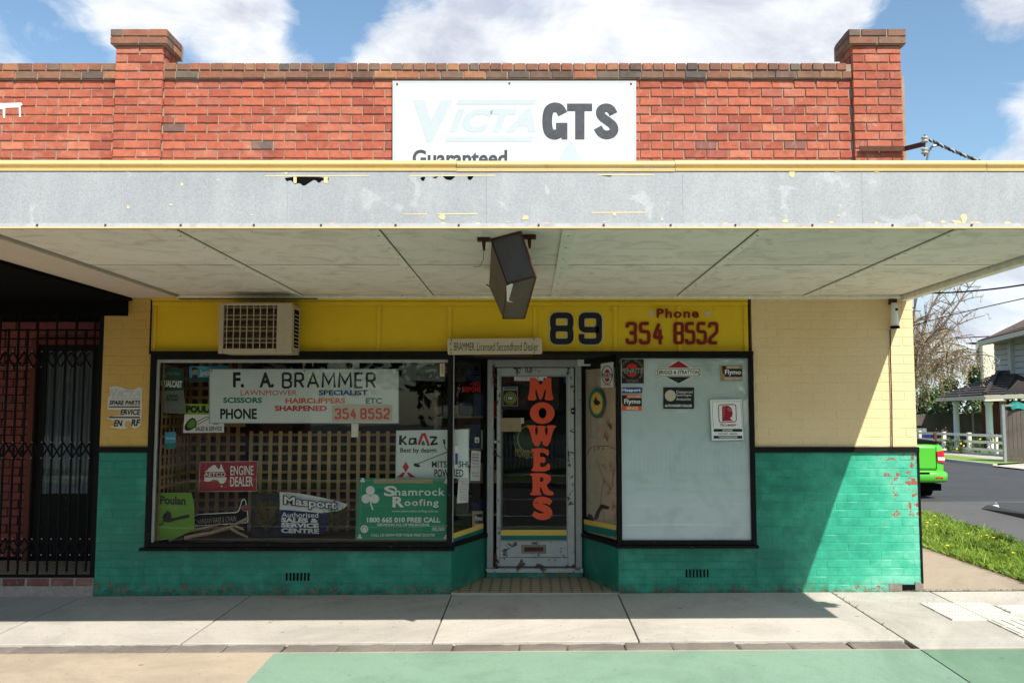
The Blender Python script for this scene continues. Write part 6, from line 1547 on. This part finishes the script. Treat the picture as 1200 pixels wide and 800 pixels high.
for sx in (-1, 1): box('reflector', M['lamp'], ut, xu+sx*.70-.08, xu+sx*.70+.08, yu-.166, yu-.15, .47, .50)
# wheelie bin and stake
def wheelie(x, y, h, label):
    r = root('wheelie_bin', (x, y, 0), label, 'bin'); w = h*.27
    MB().hexa([(x-w*.8, y-w*.8, .05), (x+w*.8, y-w*.8, .05), (x+w*.8, y+w*.8, .05), (x-w*.8, y+w*.8, .05)], [(x-w, y-w, h*.9), (x+w, y-w, h*.9), (x+w, y+w, h*.9), (x-w, y+w, h*.9)]).build('body', M['darkgreen'], r)
    MB().hexa([(x-w*1.1, y-w*1.15, h*.9+.003), (x+w*1.1, y-w*1.15, h*.9+.003), (x+w*1.1, y+w*1.1, h*.9+.003), (x-w*1.1, y+w*1.1, h*.9+.003)], [(x-w, y-w, h), (x+w, y-w, h), (x+w, y+w, h), (x-w, y+w, h)]).build('lid', pm('green_bin_lid', (.03, .16, .06), .5), r)
    for s in (-1, 1): MB().tube([(x+s*w*.8, y+w*.7, .1), (x+s*w*.95, y+w*.7, .1)], .1, 12).build('wheel', M['soot'], r)
pb3 = at(1085, 517.5, 33-D); wheelie(pb3.x, pb3.y, max(.7, pb3.z), 'green wheelie bin standing behind the parked green ute')
pk_ = gat(1096.5, 531.5); tag(MB().box(pk_.x-.05, pk_.x+.05, pk_.y-.05, pk_.y+.05, 0, 1.0).build('stake', M['rust']), 'thin rusty stake in front of the white rail fence', 'stake')

# ---- white rail fence
fp1, fp2 = gat(1178, 536.5), gat(1070, 528.5)
def fpt(u):
    """point on the fence line seen at u"""
    d = pixdir(u, 520); o = Vector((0, -D, ZE)); a, b2 = fp1, fp2; e = b2-a
    k = ((a.x-o.x)*e.y-(a.y-o.y)*e.x)/(d.x*e.y-d.y*e.x); return Vector((o.x+d.x*k, o.y+d.y*k, .08))
rf = root('rail_fence', fpt(1120), 'white post and rail fence across the street in front of the garden', 'fence')
M['whitetimber'] = pm('weathered_white_timber', (.66, .64, .56), .7, var=.2, scale=3)
dn = (fp2-fp1).normalized(); rz = math.atan2(dn.y, dn.x)
fh = .92
for u in (1078, 1106.5, 1136, 1168, 1177):
    p = fpt(u); w = .085 if u not in (1168, 1177) else .05
    MB().bar(p, p+Vector((0, 0, fh+(.04 if w > .06 else 0))), w*1.6, w*1.6, up=(dn.x, dn.y, 0)).build('post', M['whitetimber'], rf)
for z in (.30, .60, .87):
    ps = [fpt(u) for u in (1070, 1106.5, 1136, 1168, 1178)]
    for a, b in zip(ps, ps[1:]): MB().bar(a+Vector((-.09, -.06, z)), b+Vector((-.09, -.06, z)), .04, .10).build('rail', M['whitetimber'], rf)
MB().bar(fpt(1066)+Vector((-.1, -.1, .05)), fpt(1178)+Vector((-.1, -.1, .05)), .08, .24).build('plinth_board', M['greypath'], rf)
# ---- leafy things
def crown(mb, c, rad, n, s, rr, flat=1.0, shell=.45):
    for i in range(n):
        while True:
            v = Vector((rr.uniform(-1, 1), rr.uniform(-1, 1), rr.uniform(-1, 1)))
            if v.length < 1: break
        v = v.normalized()*(shell+(1-shell)*v.length)
        k = 1+.35*mnoise.noise(v*2.3+c*.7)
        p = c+Vector((v.x*rad[0], v.y*rad[1], v.z*rad[2]))*k
        if mnoise.noise(p*1.3/max(rad[0], .6)*1.5) < -.22: continue
        a = Vector((rr.gauss(0, 1), rr.gauss(0, 1), rr.gauss(0, .6))).normalized()*s*rr.uniform(.6, 1.3); b = Vector((rr.gauss(0, 1), rr.gauss(0, 1), rr.gauss(0, 1))).cross(a).normalized()*s*.5
        mb.add([p-a*.5, p+b*.5, p+a*.5, p-b*.5], [(0, 1, 2, 3)])
def shrub(name, u, v0, v1, dep, wpx, n, s, mat, label, cat='shrub', cone=False, group=None, zb=0.0):
    Y = dep-D; c0 = at(u, v1, Y); top = at(u, v0, Y); w = wpx*dep/1050/2
    r = root(name, (c0.x, Y, zb), label, cat, group); rr = random.Random(int(u*7+v0)); mb = MB(); H = top.z-zb
    if cone:
        for k in range(5):
            f = k/5; crown(mb, Vector((c0.x+rr.uniform(-.2, .2)*w, Y, zb+H*(.25+f*.68))), (w*(1-f*.75), w*(1-f*.75), H*.18), n//5, s, rr)
    else:
        for k in range(6): crown(mb, Vector((c0.x+rr.uniform(-.45, .45)*w, Y+rr.uniform(-.3, .3)*w, zb+H*rr.uniform(.4, .72))), (w*.6, w*.6, H*.32), n//6, s, rr)
    MB().tube([(c0.x, Y, zb-.1), (c0.x+.05, Y, zb+H*.35), (c0.x, Y, zb+H*.7)], [max(.03, w*.09), max(.02, w*.06), .02], 7).build('trunk', M['bark'], r)
    mb.build('crown', mat, r); return r
shrub('leafy_shrub', 1084, 441, 510, 50, 44, 4200, .20, M['leaf'], 'broad green shrub behind the paling fence, nearest the cream wall')
shrub('leafy_shrub', 1113, 436, 510, 51, 34, 3800, .20, M['leaf'], 'green bushy shrub behind the paling fence, in the middle of the three')
shrub('conifer_tree', 1143, 424, 510, 53, 34, 3800, .20, M['leaf'], 'pointed green tree rising just left of the porch roof ridge', 'tree', cone=True)
# weeping tree
def weeping(u, dep, ztop, label):
    Y = dep-D; x = at(u, 480, Y).x; rr = random.Random(4); r = root('weeping_tree', (x, Y, 0), label, 'tree')
    tr = MB(); lb = MB(); tw = MB(); bd = MB()
    tr.tube([(x, Y, -.1), (x+.1, Y, 1.5), (x+.05, Y, 3.2)], [.28, .2, .16], 9); tr.build('trunk', M['bark'], r)
    b0 = Vector((x+.05, Y, 3.0))
    def droop(p, L):
        q = p.copy(); d = Vector((rr.uniform(-1, 1), rr.uniform(-1, 1), rr.uniform(-.2, .4))); pts = [q.copy()]
        for k in range(5):
            d = (d+Vector((0, 0, -.75))).normalized(); q = q+d*L/5+Vector((rr.uniform(-.04, .04), 0, 0)); pts.append(q.copy())
            if k > 0 and rr.random() < .95:
                for _ in range(3):
                    e = Vector((rr.gauss(0, 1), rr.gauss(0, 1), rr.gauss(0, 1))).normalized()*.06; f = Vector((rr.gauss(0, 1), rr.gauss(0, 1), rr.gauss(0, 1))).normalized()*.03; o_ = Vector((rr.uniform(-.06, .06), rr.uniform(-.06, .06), rr.uniform(-.06, .06)))
                    bd.add([q+o_-e*.5, q+o_+f, q+o_+e*.5, q+o_-f], [(0, 1, 2, 3)])
        tw.tube(pts, [.010]*3+[.007]*3, 3, False)
    nl = 15
    for (dx, dy, dz) in ((3.3, -.4, 4.9), (2.7, .5, 4.2), (1.9, -.6, 5.3), (1.0, .3, 5.2), (2.9, .2, 3.2)):
        pts = [b0+Vector((dx*k/8, dy*k/8, dz*(k/8)**.85))+Vector((rr.uniform(-.06, .06), 0, rr.uniform(-.06, .06))) for k in range(9)]
        lb.tube(pts, [.10*(1-.85*k/8) for k in range(9)], 6)
        for p in pts[2:]:
            for _ in range(3):
                e = Vector((rr.uniform(-.6, 1), rr.uniform(-.6, .6), rr.uniform(-.1, 1))).normalized(); l2 = rr.uniform(.5, 1.3); lb.tube([p, p+e*l2*.5, p+e*l2+Vector((0, 0, -.1))], [.025, .018, .010], 4, False); droop(p+e*l2, rr.uniform(.3, .7))
    for i in range(nl):
        az = 2*math.pi*i/nl+rr.uniform(-.2, .2); el = rr.uniform(.7, 1.3); L = rr.uniform(2.4, 3.3)
        d = Vector((math.cos(az)*math.cos(el), math.sin(az)*math.cos(el), math.sin(el))); q = b0.copy(); pts = [q.copy()]
        for k in range(8):
            d = (d+Vector((rr.uniform(-.16, .16), rr.uniform(-.16, .16), -.05+rr.uniform(-.06, .06)))).normalized(); q = q+d*L/7; pts.append(q.copy())
            if k > 1:
                for _ in range(3):
                    e = (d+Vector((rr.uniform(-1, 1), rr.uniform(-1, 1), rr.uniform(-.5, .5)))).normalized(); l2 = rr.uniform(.6, 1.6); s2 = [q.copy()]; w = q.copy()
                    for m in range(4):
                        e = (e+Vector((0, 0, -.18))).normalized(); w = w+e*l2/4; s2.append(w.copy())
                        for _q in range(rr.choice((1, 1, 2))): droop(w.copy(), rr.uniform(.7, 2.2)*(1 if w.x < x+1.4 else .45))
                    lb.tube(s2, [.036, .03, .025, .02, .015], 4, False)
        lb.tube(pts, [.11*(1-.85*k/8) for k in range(9)], 6)
    lb.build('limbs', M['bark'], r)['kind'] = 'stuff'; tw.build('twigs', M['twig'], r)['kind'] = 'stuff'; bd.build('buds', M['bud'], r)['kind'] = 'stuff'
weeping(1060, 40, 8, 'bare weeping tree with pale drooping twigs to the right of the cream wall')
# paling fences
M['paling'] = pm('grey_brown_palings', (.11, .09, .075), .9, var=.5, scale=2)
def palings(a, b, z1a, z1b, label, step=.105, zb=0.0, mat='paling'):
    r = root('paling_fence', (a+b)/2, label, 'fence'); L = (b-a).length; n = int(L/step); mb = MB(); d = (b-a).normalized(); rr = random.Random(2)
    for i in range(n):
        p = a+d*(i*step); q = p+d*(step*.93); z = z1a+(z1b-z1a)*i/n+rr.uniform(-.02, .02); nrm = Vector((d.y, -d.x, 0))*.018; o_ = nrm*rr.uniform(0, .5)
        mb.hexa([p+nrm+o_, q+nrm+o_, q-nrm+o_, p-nrm+o_], [Vector((v.x, v.y, z)) for v in (p+nrm+o_, q+nrm+o_, q-nrm+o_, p-nrm+o_)])
    mb.build('palings', M[mat], r)['kind'] = 'stuff'
    MB().bar(a+Vector((0, .04, z1a*.75)), b+Vector((0, .04, z1b*.75)), .05, .08).build('rail', M[mat], r)
    return r
Yp = 47-D
pa, pb4 = at(1050, 510, Yp), at(1156, 510, Yp); pa.z = pb4.z = 0
palings(pa, pb4, Zv(485.5, Yp), Zv(484, Yp), 'weathered grey paling fence at the back of the garden, under the shrubs', .12)
Yq = gat(1190, 543).y
pa, pb4 = at(1178.5, 540, Yq), at(1290, 540, Yq-1); pa.z = pb4.z = 0
r = palings(pa, pb4, Zv(481, Yq), Zv(478, Yq-1), 'tall dark paling fence at the right edge, beside the white rail fence', .13)
MB().bar(pa+Vector((-.05, -.06, 0)), Vector((pa.x-.05, pa.y-.06, Zv(474, Yq))), .09).build('post', M['steel'], r)
MB().bar(Vector((pa.x, pa.y-.1, Zv(475, Yq))), Vector((pa.x+1.2, pa.y-.1, Zv(474, Yq))), .06).build('top_rail', M['steel'], r)
c = at(1194, 476, Yq); mb = MB(); vs = []; fs = []
for i in range(13):
    for j in range(9):
        a_ = i/12; b_ = j/8; vs.append((c.x-.36+a_*1.6, c.y-.25+b_*.5, c.z-.12+.28*math.sin(math.pi*b_)*(.5+.5*math.sin(a_*7))+.1*mnoise.noise(Vector((a_*4, b_*3, 0)))))
for i in range(12):
    for j in range(8): fs.append((i*9+j, i*9+9+j, i*9+10+j, i*9+1+j))
tag(mb.add(vs, fs).build('tarpaulin', M['teal'], None, True), 'crumpled teal cover draped on top of the tall dark paling fence', 'tarpaulin')

# ---- houses
def tiled(mb, a, b, c, d, rows, cols, h=.05):
    """stepped tile courses over a quad: a,b along the eave, d,c along the ridge"""
    n = (b-a).cross(d-a).normalized(); n = n if n.z > 0 else -n
    for i in range(rows):
        t0, t1 = i/rows, (i+1)/rows; l0, r0 = a.lerp(d, t0), b.lerp(c, t0); l1, r1 = a.lerp(d, t1), b.lerp(c, t1)
        m = max(1, int(cols*(r0-l0).length/max((b-a).length, .01)))
        for k in range(m):
            p0, p1 = l0.lerp(r0, k/m), l0.lerp(r0, (k+.92)/m); q0, q1 = l1.lerp(r1, k/m), l1.lerp(r1, (k+.92)/m)
            mb.hexa([p0, p1, q1, q0], [p0+n*h, p1+n*h, q1+n*h*.25, q0+n*h*.25])
M['rooftile'] = pm('charcoal_roof_tiles', (.045, .038, .036), .7, var=.4, scale=3)
M['browntile'] = pm('brown_roof_tiles', (.13, .085, .065), .7, var=.4, scale=3)
M['weatherboard'] = pm('pale_grey_weatherboard', (.42, .42, .39), .7, var=.06)
M['eave'] = pm('cream_eave_paint', (.58, .52, .42), .6, var=.06)
def P_(u, v, dep): return wp(u, v, dep)
hs = root('house', (P_(1185, 500, 44).x, 44-D, 0), 'two storey weatherboard house with dark tiled porch roof and white columns', 'house')
E0, E1, E2 = P_(1098, 466, 46.5), P_(1155, 463, 41), P_(1225, 460.5, 39.5)
RL, RR_, R2 = P_(1170, 437.5, 46), P_(1193, 437.5, 45), P_(1225, 444, 44)
mb = MB(); tiled(mb, E0, E1, RL, RL+Vector((-.01, 0, 0)), 9, 22, .06); tiled(mb, E1, P_(1177, 462, 40.5), RR_, RL+Vector((.02, 0, 0)), 9, 8, .06); tiled(mb, P_(1177, 462, 40.5), E2, R2, P_(1192, 448, 43), 6, 16, .06)
o = mb.build('roof_tiles', M['rooftile'], hs); o['kind'] = 'stuff'
MB().add([E0, E1, E2, R2, RR_, RL], [(0, 1, 5), (1, 4, 5), (1, 2, 3, 4)]).build('roof_deck', M['rooftile'], hs)
mb = MB(); mb.bar(E1+Vector((0, 0, .09)), RL+Vector((0, 0, .10)), .16, .12); mb.bar(RL+Vector((0, 0, .08)), RR_+Vector((0, 0, .08)), .14, .12); mb.build('ridge_caps', M['rooftile'], hs)
mb = MB(); dz_ = Vector((0, 0, -.10))
for a, b in ((E0, E1), (E1, E2)): mb.bar(a+dz_, b+dz_, .12, .18)
mb.build('porch_fascia', M['eave'], hs)
MB().add([E0+dz_*1.8, E1+dz_*1.8, E2+dz_*1.8, P_(1225, 461, 46)+dz_*1.8, P_(1110, 466, 48)+dz_*1.8], [(0, 1, 2, 3, 4)]).build('porch_ceiling', M['eave'], hs)
for (u, dep, w) in ((1120, 45, .14), (1158.5, 41.6, .155)):
    p = P_(u, 471, dep); MB().lathe((p.x, p.y, 0), [(w*1.3, 0), (w*1.3, .1), (w, .14), (w*.95, p.z-.15), (w*1.25, p.z-.1), (w*1.25, p.z+.02)], 16).build('column', M['white'], hs, True)
M['housebrick'] = brickmat('house_brick', [(0, (.16, .04, .025)), (1, (.22, .055, .035))], .1)
p0_, p1_ = P_(1150, 470, 45.5), P_(1172, 470, 44.5)
def wallseg(name, mat, u0, d0, u1, d1, z0, z1, th=.2, par=None):
    a, b = P_(u0, 480, d0), P_(u1, 480, d1); a.z = b.z = 0; nrm = Vector((-(b-a).y, (b-a).x, 0)).normalized()*th; nrm = nrm if nrm.y > 0 else -nrm
    f = lambda p, z: Vector((p.x, p.y, z))
    return MB().hexa([f(a, z0), f(b, z0), f(b+nrm, z0), f(a+nrm, z0)], [f(a, z1), f(b, z1), f(b+nrm, z1), f(a+nrm, z1)]).build(name, mat, par or hs)
zp = E1.z-.2
wallseg('brick_wall', M['housebrick'], 1150, 45.8, 1156, 45.4, 0, zp); wallseg('brick_wall', M['housebrick'], 1162, 45.2, 1171, 44.6, 0, zp)
wallseg('dark_doorway', M['soot'], 1156, 45.7, 1162, 45.4, 0, zp, .05); wallseg('door_trim', M['eave'], 1171.5, 44.5, 1178, 44.2, 0, zp); wallseg('brick_wall', M['housebrick'], 1178, 44.3, 1235, 42, 0, zp)
# upper storey: boards one by one
za, zb_ = P_(1168, 438, 47).z, P_(1180, 401.5, 46).z
def boards(u0, d0, u1, d1, z0, z1, n):
    for k in range(n):
        a0 = z0+(z1-z0)*k/n; a1 = z0+(z1-z0)*(k+1)/n; p, q = P_(u0, 480, d0), P_(u1, 480, d1); nr = Vector((-(q-p).y, (q-p).x, 0)).normalized(); nr = nr if nr.y > 0 else -nr
        f = lambda v, z, o_=0: Vector((v.x, v.y, z))+nr*o_
        MB().hexa([f(p, a0, -.03), f(q, a0, -.03), f(q, a0, .05), f(p, a0, .05)], [f(p, a1-.02, -.002), f(q, a1-.02, -.002), f(q, a1-.02, .05), f(p, a1-.02, .05)]).build('weatherboard', M['weatherboard'], hs)
boards(1168, 47, 1191, 45.5, za-.4, zb_+.25, 8); boards(1191.6, 45.0, 1240, 42, za-.4, zb_+.75, 9)
wallseg('corner_board', M['weatherboard'], 1190.6, 45.3, 1192.2, 45.0, za-.4, zb_+.5, .2)
wallseg('window_frame', M['eave'], 1183.6, 45.7, 1190, 45.3, P_(1187, 428, 45.6).z, P_(1187, 402, 45.6).z, .1)
wallseg('window_pane', M['cyan'], 1185, 45.5, 1189, 45.25, P_(1187, 426, 45.4).z, P_(1187, 404, 45.4).z, .05)
wallseg('inner_wall', M['soot'], 1168.6, 47.2, 1240, 42.4, za-.3, zb_+.2, .1)
U0, U1 = P_(1146, 403, 46.5), P_(1235, 381, 39.5); V0, V1 = P_(1180, 388, 52), P_(1240, 355, 46)
mb = MB(); mb.bar(U0, U1, .12, .22); mb.build('eave_fascia', M['eave'], hs)
MB().add([U0+Vector((0, 0, -.12)), U1+Vector((0, 0, -.12)), P_(1240, 388, 46), P_(1168, 402, 49)], [(0, 1, 2, 3)]).build('eave_soffit', M['eave'], hs)
mb = MB(); tiled(mb, U0+Vector((0, 0, .12)), U1+Vector((0, 0, .12)), V1, V0, 8, 26, .07); mb.build('roof_tiles', M['browntile'], hs)['kind'] = 'stuff'
MB().add([U0+Vector((0, 0, .11)), U1+Vector((0, 0, .11)), V1, V0], [(0, 1, 2, 3)]).build('roof_deck', M['browntile'], hs)
# far white building with cream tower
Yf = 85-D
wb = root('white_building', (at(1110, 480, Yf).x, Yf, 0), 'large pale white building far behind the bare weeping tree', 'building')
M['farwhite'] = pm('pale_blue_white_wall', (.50, .54, .58), .7, var=.05, scale=.4); M['fargrey'] = pm('grey_shadow_wall', (.22, .22, .20), .8); M['farcream'] = pm('cream_render', (.60, .55, .44), .8, var=.08)
a, b = at(1010, 404, Yf), at(1143, 404, Yf)
MB().add([(a.x, Yf, 0), (b.x, Yf, 0), (b.x, Yf, b.z), (at(1095, 402, Yf).x, Yf, Zv(398, Yf)), (a.x, Yf, Zv(420, Yf)), (a.x, Yf+12, 0), (b.x, Yf+12, 0), (b.x, Yf+12, b.z), (at(1095, 402, Yf).x, Yf+12, Zv(398, Yf)), (a.x, Yf+12, Zv(420, Yf))], [(0, 1, 2, 3, 4), (9, 8, 7, 6, 5), (1, 6, 7, 2), (2, 7, 8, 3), (3, 8, 9, 4), (4, 9, 5, 0)]).build('wall', M['farwhite'], wb)
box('side_wall', M['fargrey'], wb, b.x+.01, Xu(1149, 430, Yf), Yf+.2, Yf+10, 0, Zv(402, Yf)); box('wall_capping', M['soot'], wb, b.x-.3, Xu(1150, 430, Yf), Yf+.1, Yf+10, Zv(402, Yf)+.002, Zv(401, Yf))  # shadow on the side wall is put into its grey colour
box('tower', M['farcream'], wb, Xu(1149.4, 430, Yf), Xu(1164, 430, Yf), Yf-.5, Yf+9, 0, Zv(403.5, Yf)); box('tower_edge', M['farwhite'], wb, Xu(1164.1, 430, Yf), Xu(1168, 430, Yf), Yf-.3, Yf+9, 0, Zv(403.5, Yf))
poly(PY(Yf-.05), [(1124, 430), (1128, 429), (1132, 430.5), (1140, 429.5), (1146, 437), (1142, 440), (1134, 436), (1128, 434)], 0, M['fargrey'], wb, 'wall_mark')
# garden behind the rail fence
for i, (u, v0, dep, w, m, lab) in enumerate([(1090, 512, 37, 12, 'leaf', 'small green plant behind the left end of the rail fence'), (1112, 513, 38, 14, 'leafdark', 'dark green plant behind the rail fence, right of its first thick post'), (1125, 512, 37.5, 12, 'leaf', 'light green clump between the two thick white fence posts'),
        (1147, 508, 37, 16, 'leaf', 'yellow flowering clump just right of the second thick fence post'), (1160, 506, 37, 14, 'leafdark', 'bushy plant behind the rail fence near the dark paling fence'), (1172, 510, 36, 10, 'leaf', 'green plant in the corner between the rail fence and the dark palings'), (1104, 497, 43, 20, 'bark', 'reddish brown twiggy bush in front of the back fence')]):
    shrub('garden_plant', u, v0, 530, dep, w, 420, .08, M[m], lab, 'plant', zb=.05)
fl = MB(); rr = random.Random(8)
for k in range(16):
    u = rr.uniform(1084, 1175); p = at(u, rr.uniform(513, 527), 36.5-D+rr.uniform(-.3, .5)); s_ = .028; fl.hexa([p+Vector((-s_, -s_, -s_)), p+Vector((s_, -s_, -s_)), p+Vector((s_, s_, -s_)), p+Vector((-s_, s_, -s_))], [p+Vector((-s_, -s_, s_)), p+Vector((s_, -s_, s_)), p+Vector((s_, s_, s_)), p+Vector((-s_, s_, s_))])
tag(fl.build('flowers', M['petal']), 'yellow flowers scattered through the garden behind the rail fence', 'flowers', kind='stuff')
pst = at(1140, 490, 42-D); tag(MB().tube([(pst.x, pst.y, 0), (pst.x, pst.y, 1.9), (pst.x+.02, pst.y, Zv(484, 42-D))], [.05, .04, .03], 6).build('sapling_trunk', M['bark']), 'thin bare sapling in the garden between the porch columns', 'sapling')
# dark car in the far drive, mostly hidden by the corner of the shop
cx_ = at(1072, 505, 44-D).x; cy_ = 44-D; cr = root('parked_car', (cx_, cy_, 0), 'dark parked car glimpsed between the shop corner and the back fence', 'car')
vs, fs = loft(MB(), [(-.85, .1, .3, .8, .4), (-.8, 2.0, .25, .85, .35), (.8, 2.0, .25, .85, .35), (.85, .1, .3, .8, .4)], 20); MB().add([(x*.5+cx_-.3, y+cy_, z+.05) for x, y, z in vs], fs).build('body', M['navy'], cr, True)
vs, fs = loft(MB(), [(-.7, 1.0, .8, 1.25, .5), (.7, 1.0, .8, 1.25, .5)], 16); MB().add([(x*.6+cx_-.3, y+cy_, z) for x, y, z in vs], fs).build('cabin', M['soot'], cr, True)
for sx in (-.9, .55): MB().tube([(cx_-.3+sx, cy_-.86, .3), (cx_-.3+sx, cy_-.6, .3)], .3, 14).build('wheel', M['soot'], cr)
box('windscreen', M['steel'], cr, cx_-.2, cx_+.25, cy_-.74, cy_-.71, .9, 1.12)
# overhead lines beyond the awning
for i, (pts, rad, lab) in enumerate([(((1040, 343, 34), (1140, 341, 30), (1260, 322, 24)), .028, 'thick black overhead line, upper of the three right of the awning'), (((1050, 388, 34), (1120, 368, 30), (1260, 337, 24)), .016, 'thin overhead line in the middle, passing over the bare tree'), (((1060, 399, 60), (1121, 396, 58), (1170, 393.5, 56)), .035, 'lowest faint overhead line running to the brown tiled eave')]):
    P3 = [wp(*p) for p in pts]; q = []
    for t in [k/24 for k in range(25)]: q.append(P3[0]*(1-t)**2+(P3[1]*2-(P3[0]+P3[2])*.5)*2*t*(1-t)+P3[2]*t*t)
    tag(MB().tube(q, rad, 5).build('overhead_line', M['soot']), lab, 'power line')

# ================================================================ the other side of the road (behind the camera, seen in the glass)
for i in range(9):
    x = -34+i*8.3; rr = random.Random(40+i); Y = -24+rr.uniform(-1.5, 1.5)
    r = root('street_tree', (x, Y, 0), 'leafy tree across the road behind the viewer, reflected in the shop glass', 'tree', 'trees across the road')
    MB().tube([(x, Y, -.1), (x+.2, Y, 2), (x+.1, Y, 4)], [.25, .2, .15], 8).build('trunk', M['bark'], r); mb = MB()
    for k in range(6): crown(mb, Vector((x+rr.uniform(-2.5, 2.5), Y+rr.uniform(-1, 1), rr.uniform(3.0, 6.5))), (2.6, 2.2, 2.0), 420, .5, rr)
    mb.build('crown', M['leafdark'], r)
pf_ = root('picket_fence', (0, -19.4, 0), 'white picket fence across the road behind the viewer', 'fence'); mb = MB()
for i in range(300): x = -22+i*.14; mb.box(x, x+.08, -19.42, -19.40, 0, 1.1)
mb.build('pickets', M['white'], pf_)['kind'] = 'stuff'; box('rail', M['white'], pf_, -22, 20, -19.46, -19.43, .8, .88); box('rail', M['white'], pf_, -22, 20, -19.46, -19.43, .25, .33)
for (x0, x1, m, lab) in ((-26, -12, 'housebrick', 'brick house across the road behind the viewer'), (-4, 9, 'weatherboard', 'pale house across the road behind the viewer'), (17, 32, 'housebrick', 'second brick house across the road behind the viewer')):
    r = root('house', ((x0+x1)/2, -32, 0), lab, 'house'); box('wall', M[m], r, x0, x1, -40, -31, 0, 3.2)
    MB().add([(x0-.5, -30.5, 3.2), (x1+.5, -30.5, 3.2), (x1+.5, -40.5, 3.2), (x0-.5, -40.5, 3.2), (x0+3, -35.5, 6), (x1-3, -35.5, 6)], [(0, 1, 5, 4), (2, 3, 4, 5), (1, 2, 5), (3, 0, 4), (3, 2, 1, 0)]).build('roof', M['rooftile'], r)
    for k in range(2): xx = x0+3+k*(x1-x0-8); MB().box(xx, xx+1.6, -30.99, -30.94, 1, 2.3).build('window', M['soot'], r)
# weeds and grit along the foot of the wall and in the joints
mb = MB(); rr = random.Random(77)
for (x0, x1, y0, y1, n) in ((XR-.6, XR+.1, -.03, .0, 26), (-4.3, -1, -.02, 0, 30), (1, 3.4, -.02, 0, 24), (xs[-1]-.02, xs[-1]+.02, -1.6, -.1, 14), (3.2, 5.3, .01, .06, 50)):
    for i in range(n):
        x, y = rr.uniform(x0, x1), rr.uniform(y0, y1); z = gz(x, y)
        for k in range(4): a = rr.uniform(0, 6.28); l = rr.uniform(.012, .045); mb.add([(x-.003, y, z), (x+.003, y, z), (x+math.cos(a)*l, y+math.sin(a)*l*.5, z+l*rr.uniform(.3, 1))], [(0, 1, 2)])
tag(mb.build('weeds', M['leaf']), 'tiny weeds at the foot of the wall and in the footpath joints', 'weeds', kind='stuff')
mb = MB()
for i in range(700):
    x, y = rr.uniform(-6, 6), -abs(rr.gauss(0, .5)); 
    if rr.random() < .35: y = rr.uniform(ykf-.2, -.1)
    z = gz(x, y)+.001; s_ = rr.uniform(.002, .007); a = rr.uniform(0, 3); c_, d_ = math.cos(a)*s_, math.sin(a)*s_
    mb.add([(x-c_, y-d_, z), (x+d_, y-c_, z), (x+c_, y+d_, z), (x-d_, y+c_, z), (x, y, z+s_*.6)], [(0, 1, 4), (1, 2, 4), (2, 3, 4), (3, 0, 4)])
tag(mb.build('grit', M['bluestone']), 'grit and leaf crumbs scattered over the footpath', 'grit', kind='stuff')

# white markings on the carriageway behind the viewer (they show faintly in the glass)
for (x0, x1, y0, y1) in ((-60, 14, -7.2, -7.05), (-60, 14, -11.0, -10.86)): gp([(x0, y0), (x1, y0), (x1, y1), (x0, y1)], 'road_line', M['white'], -.086)
# far wooded skyline at the end of the side street
mb = MB(); rr = random.Random(31)
for i in range(44):
    x = -60+i*4.6+rr.uniform(-1, 1); h = rr.uniform(2.2, 4.2)
    crown(mb, Vector((x, 150+rr.uniform(-6, 6), h)), (3.6, 3, h), 150, 1.3, rr)
tag(mb.build('far_trees', M['leafdark']), 'distant dark line of trees at the end of the side street', 'trees', kind='stuff')
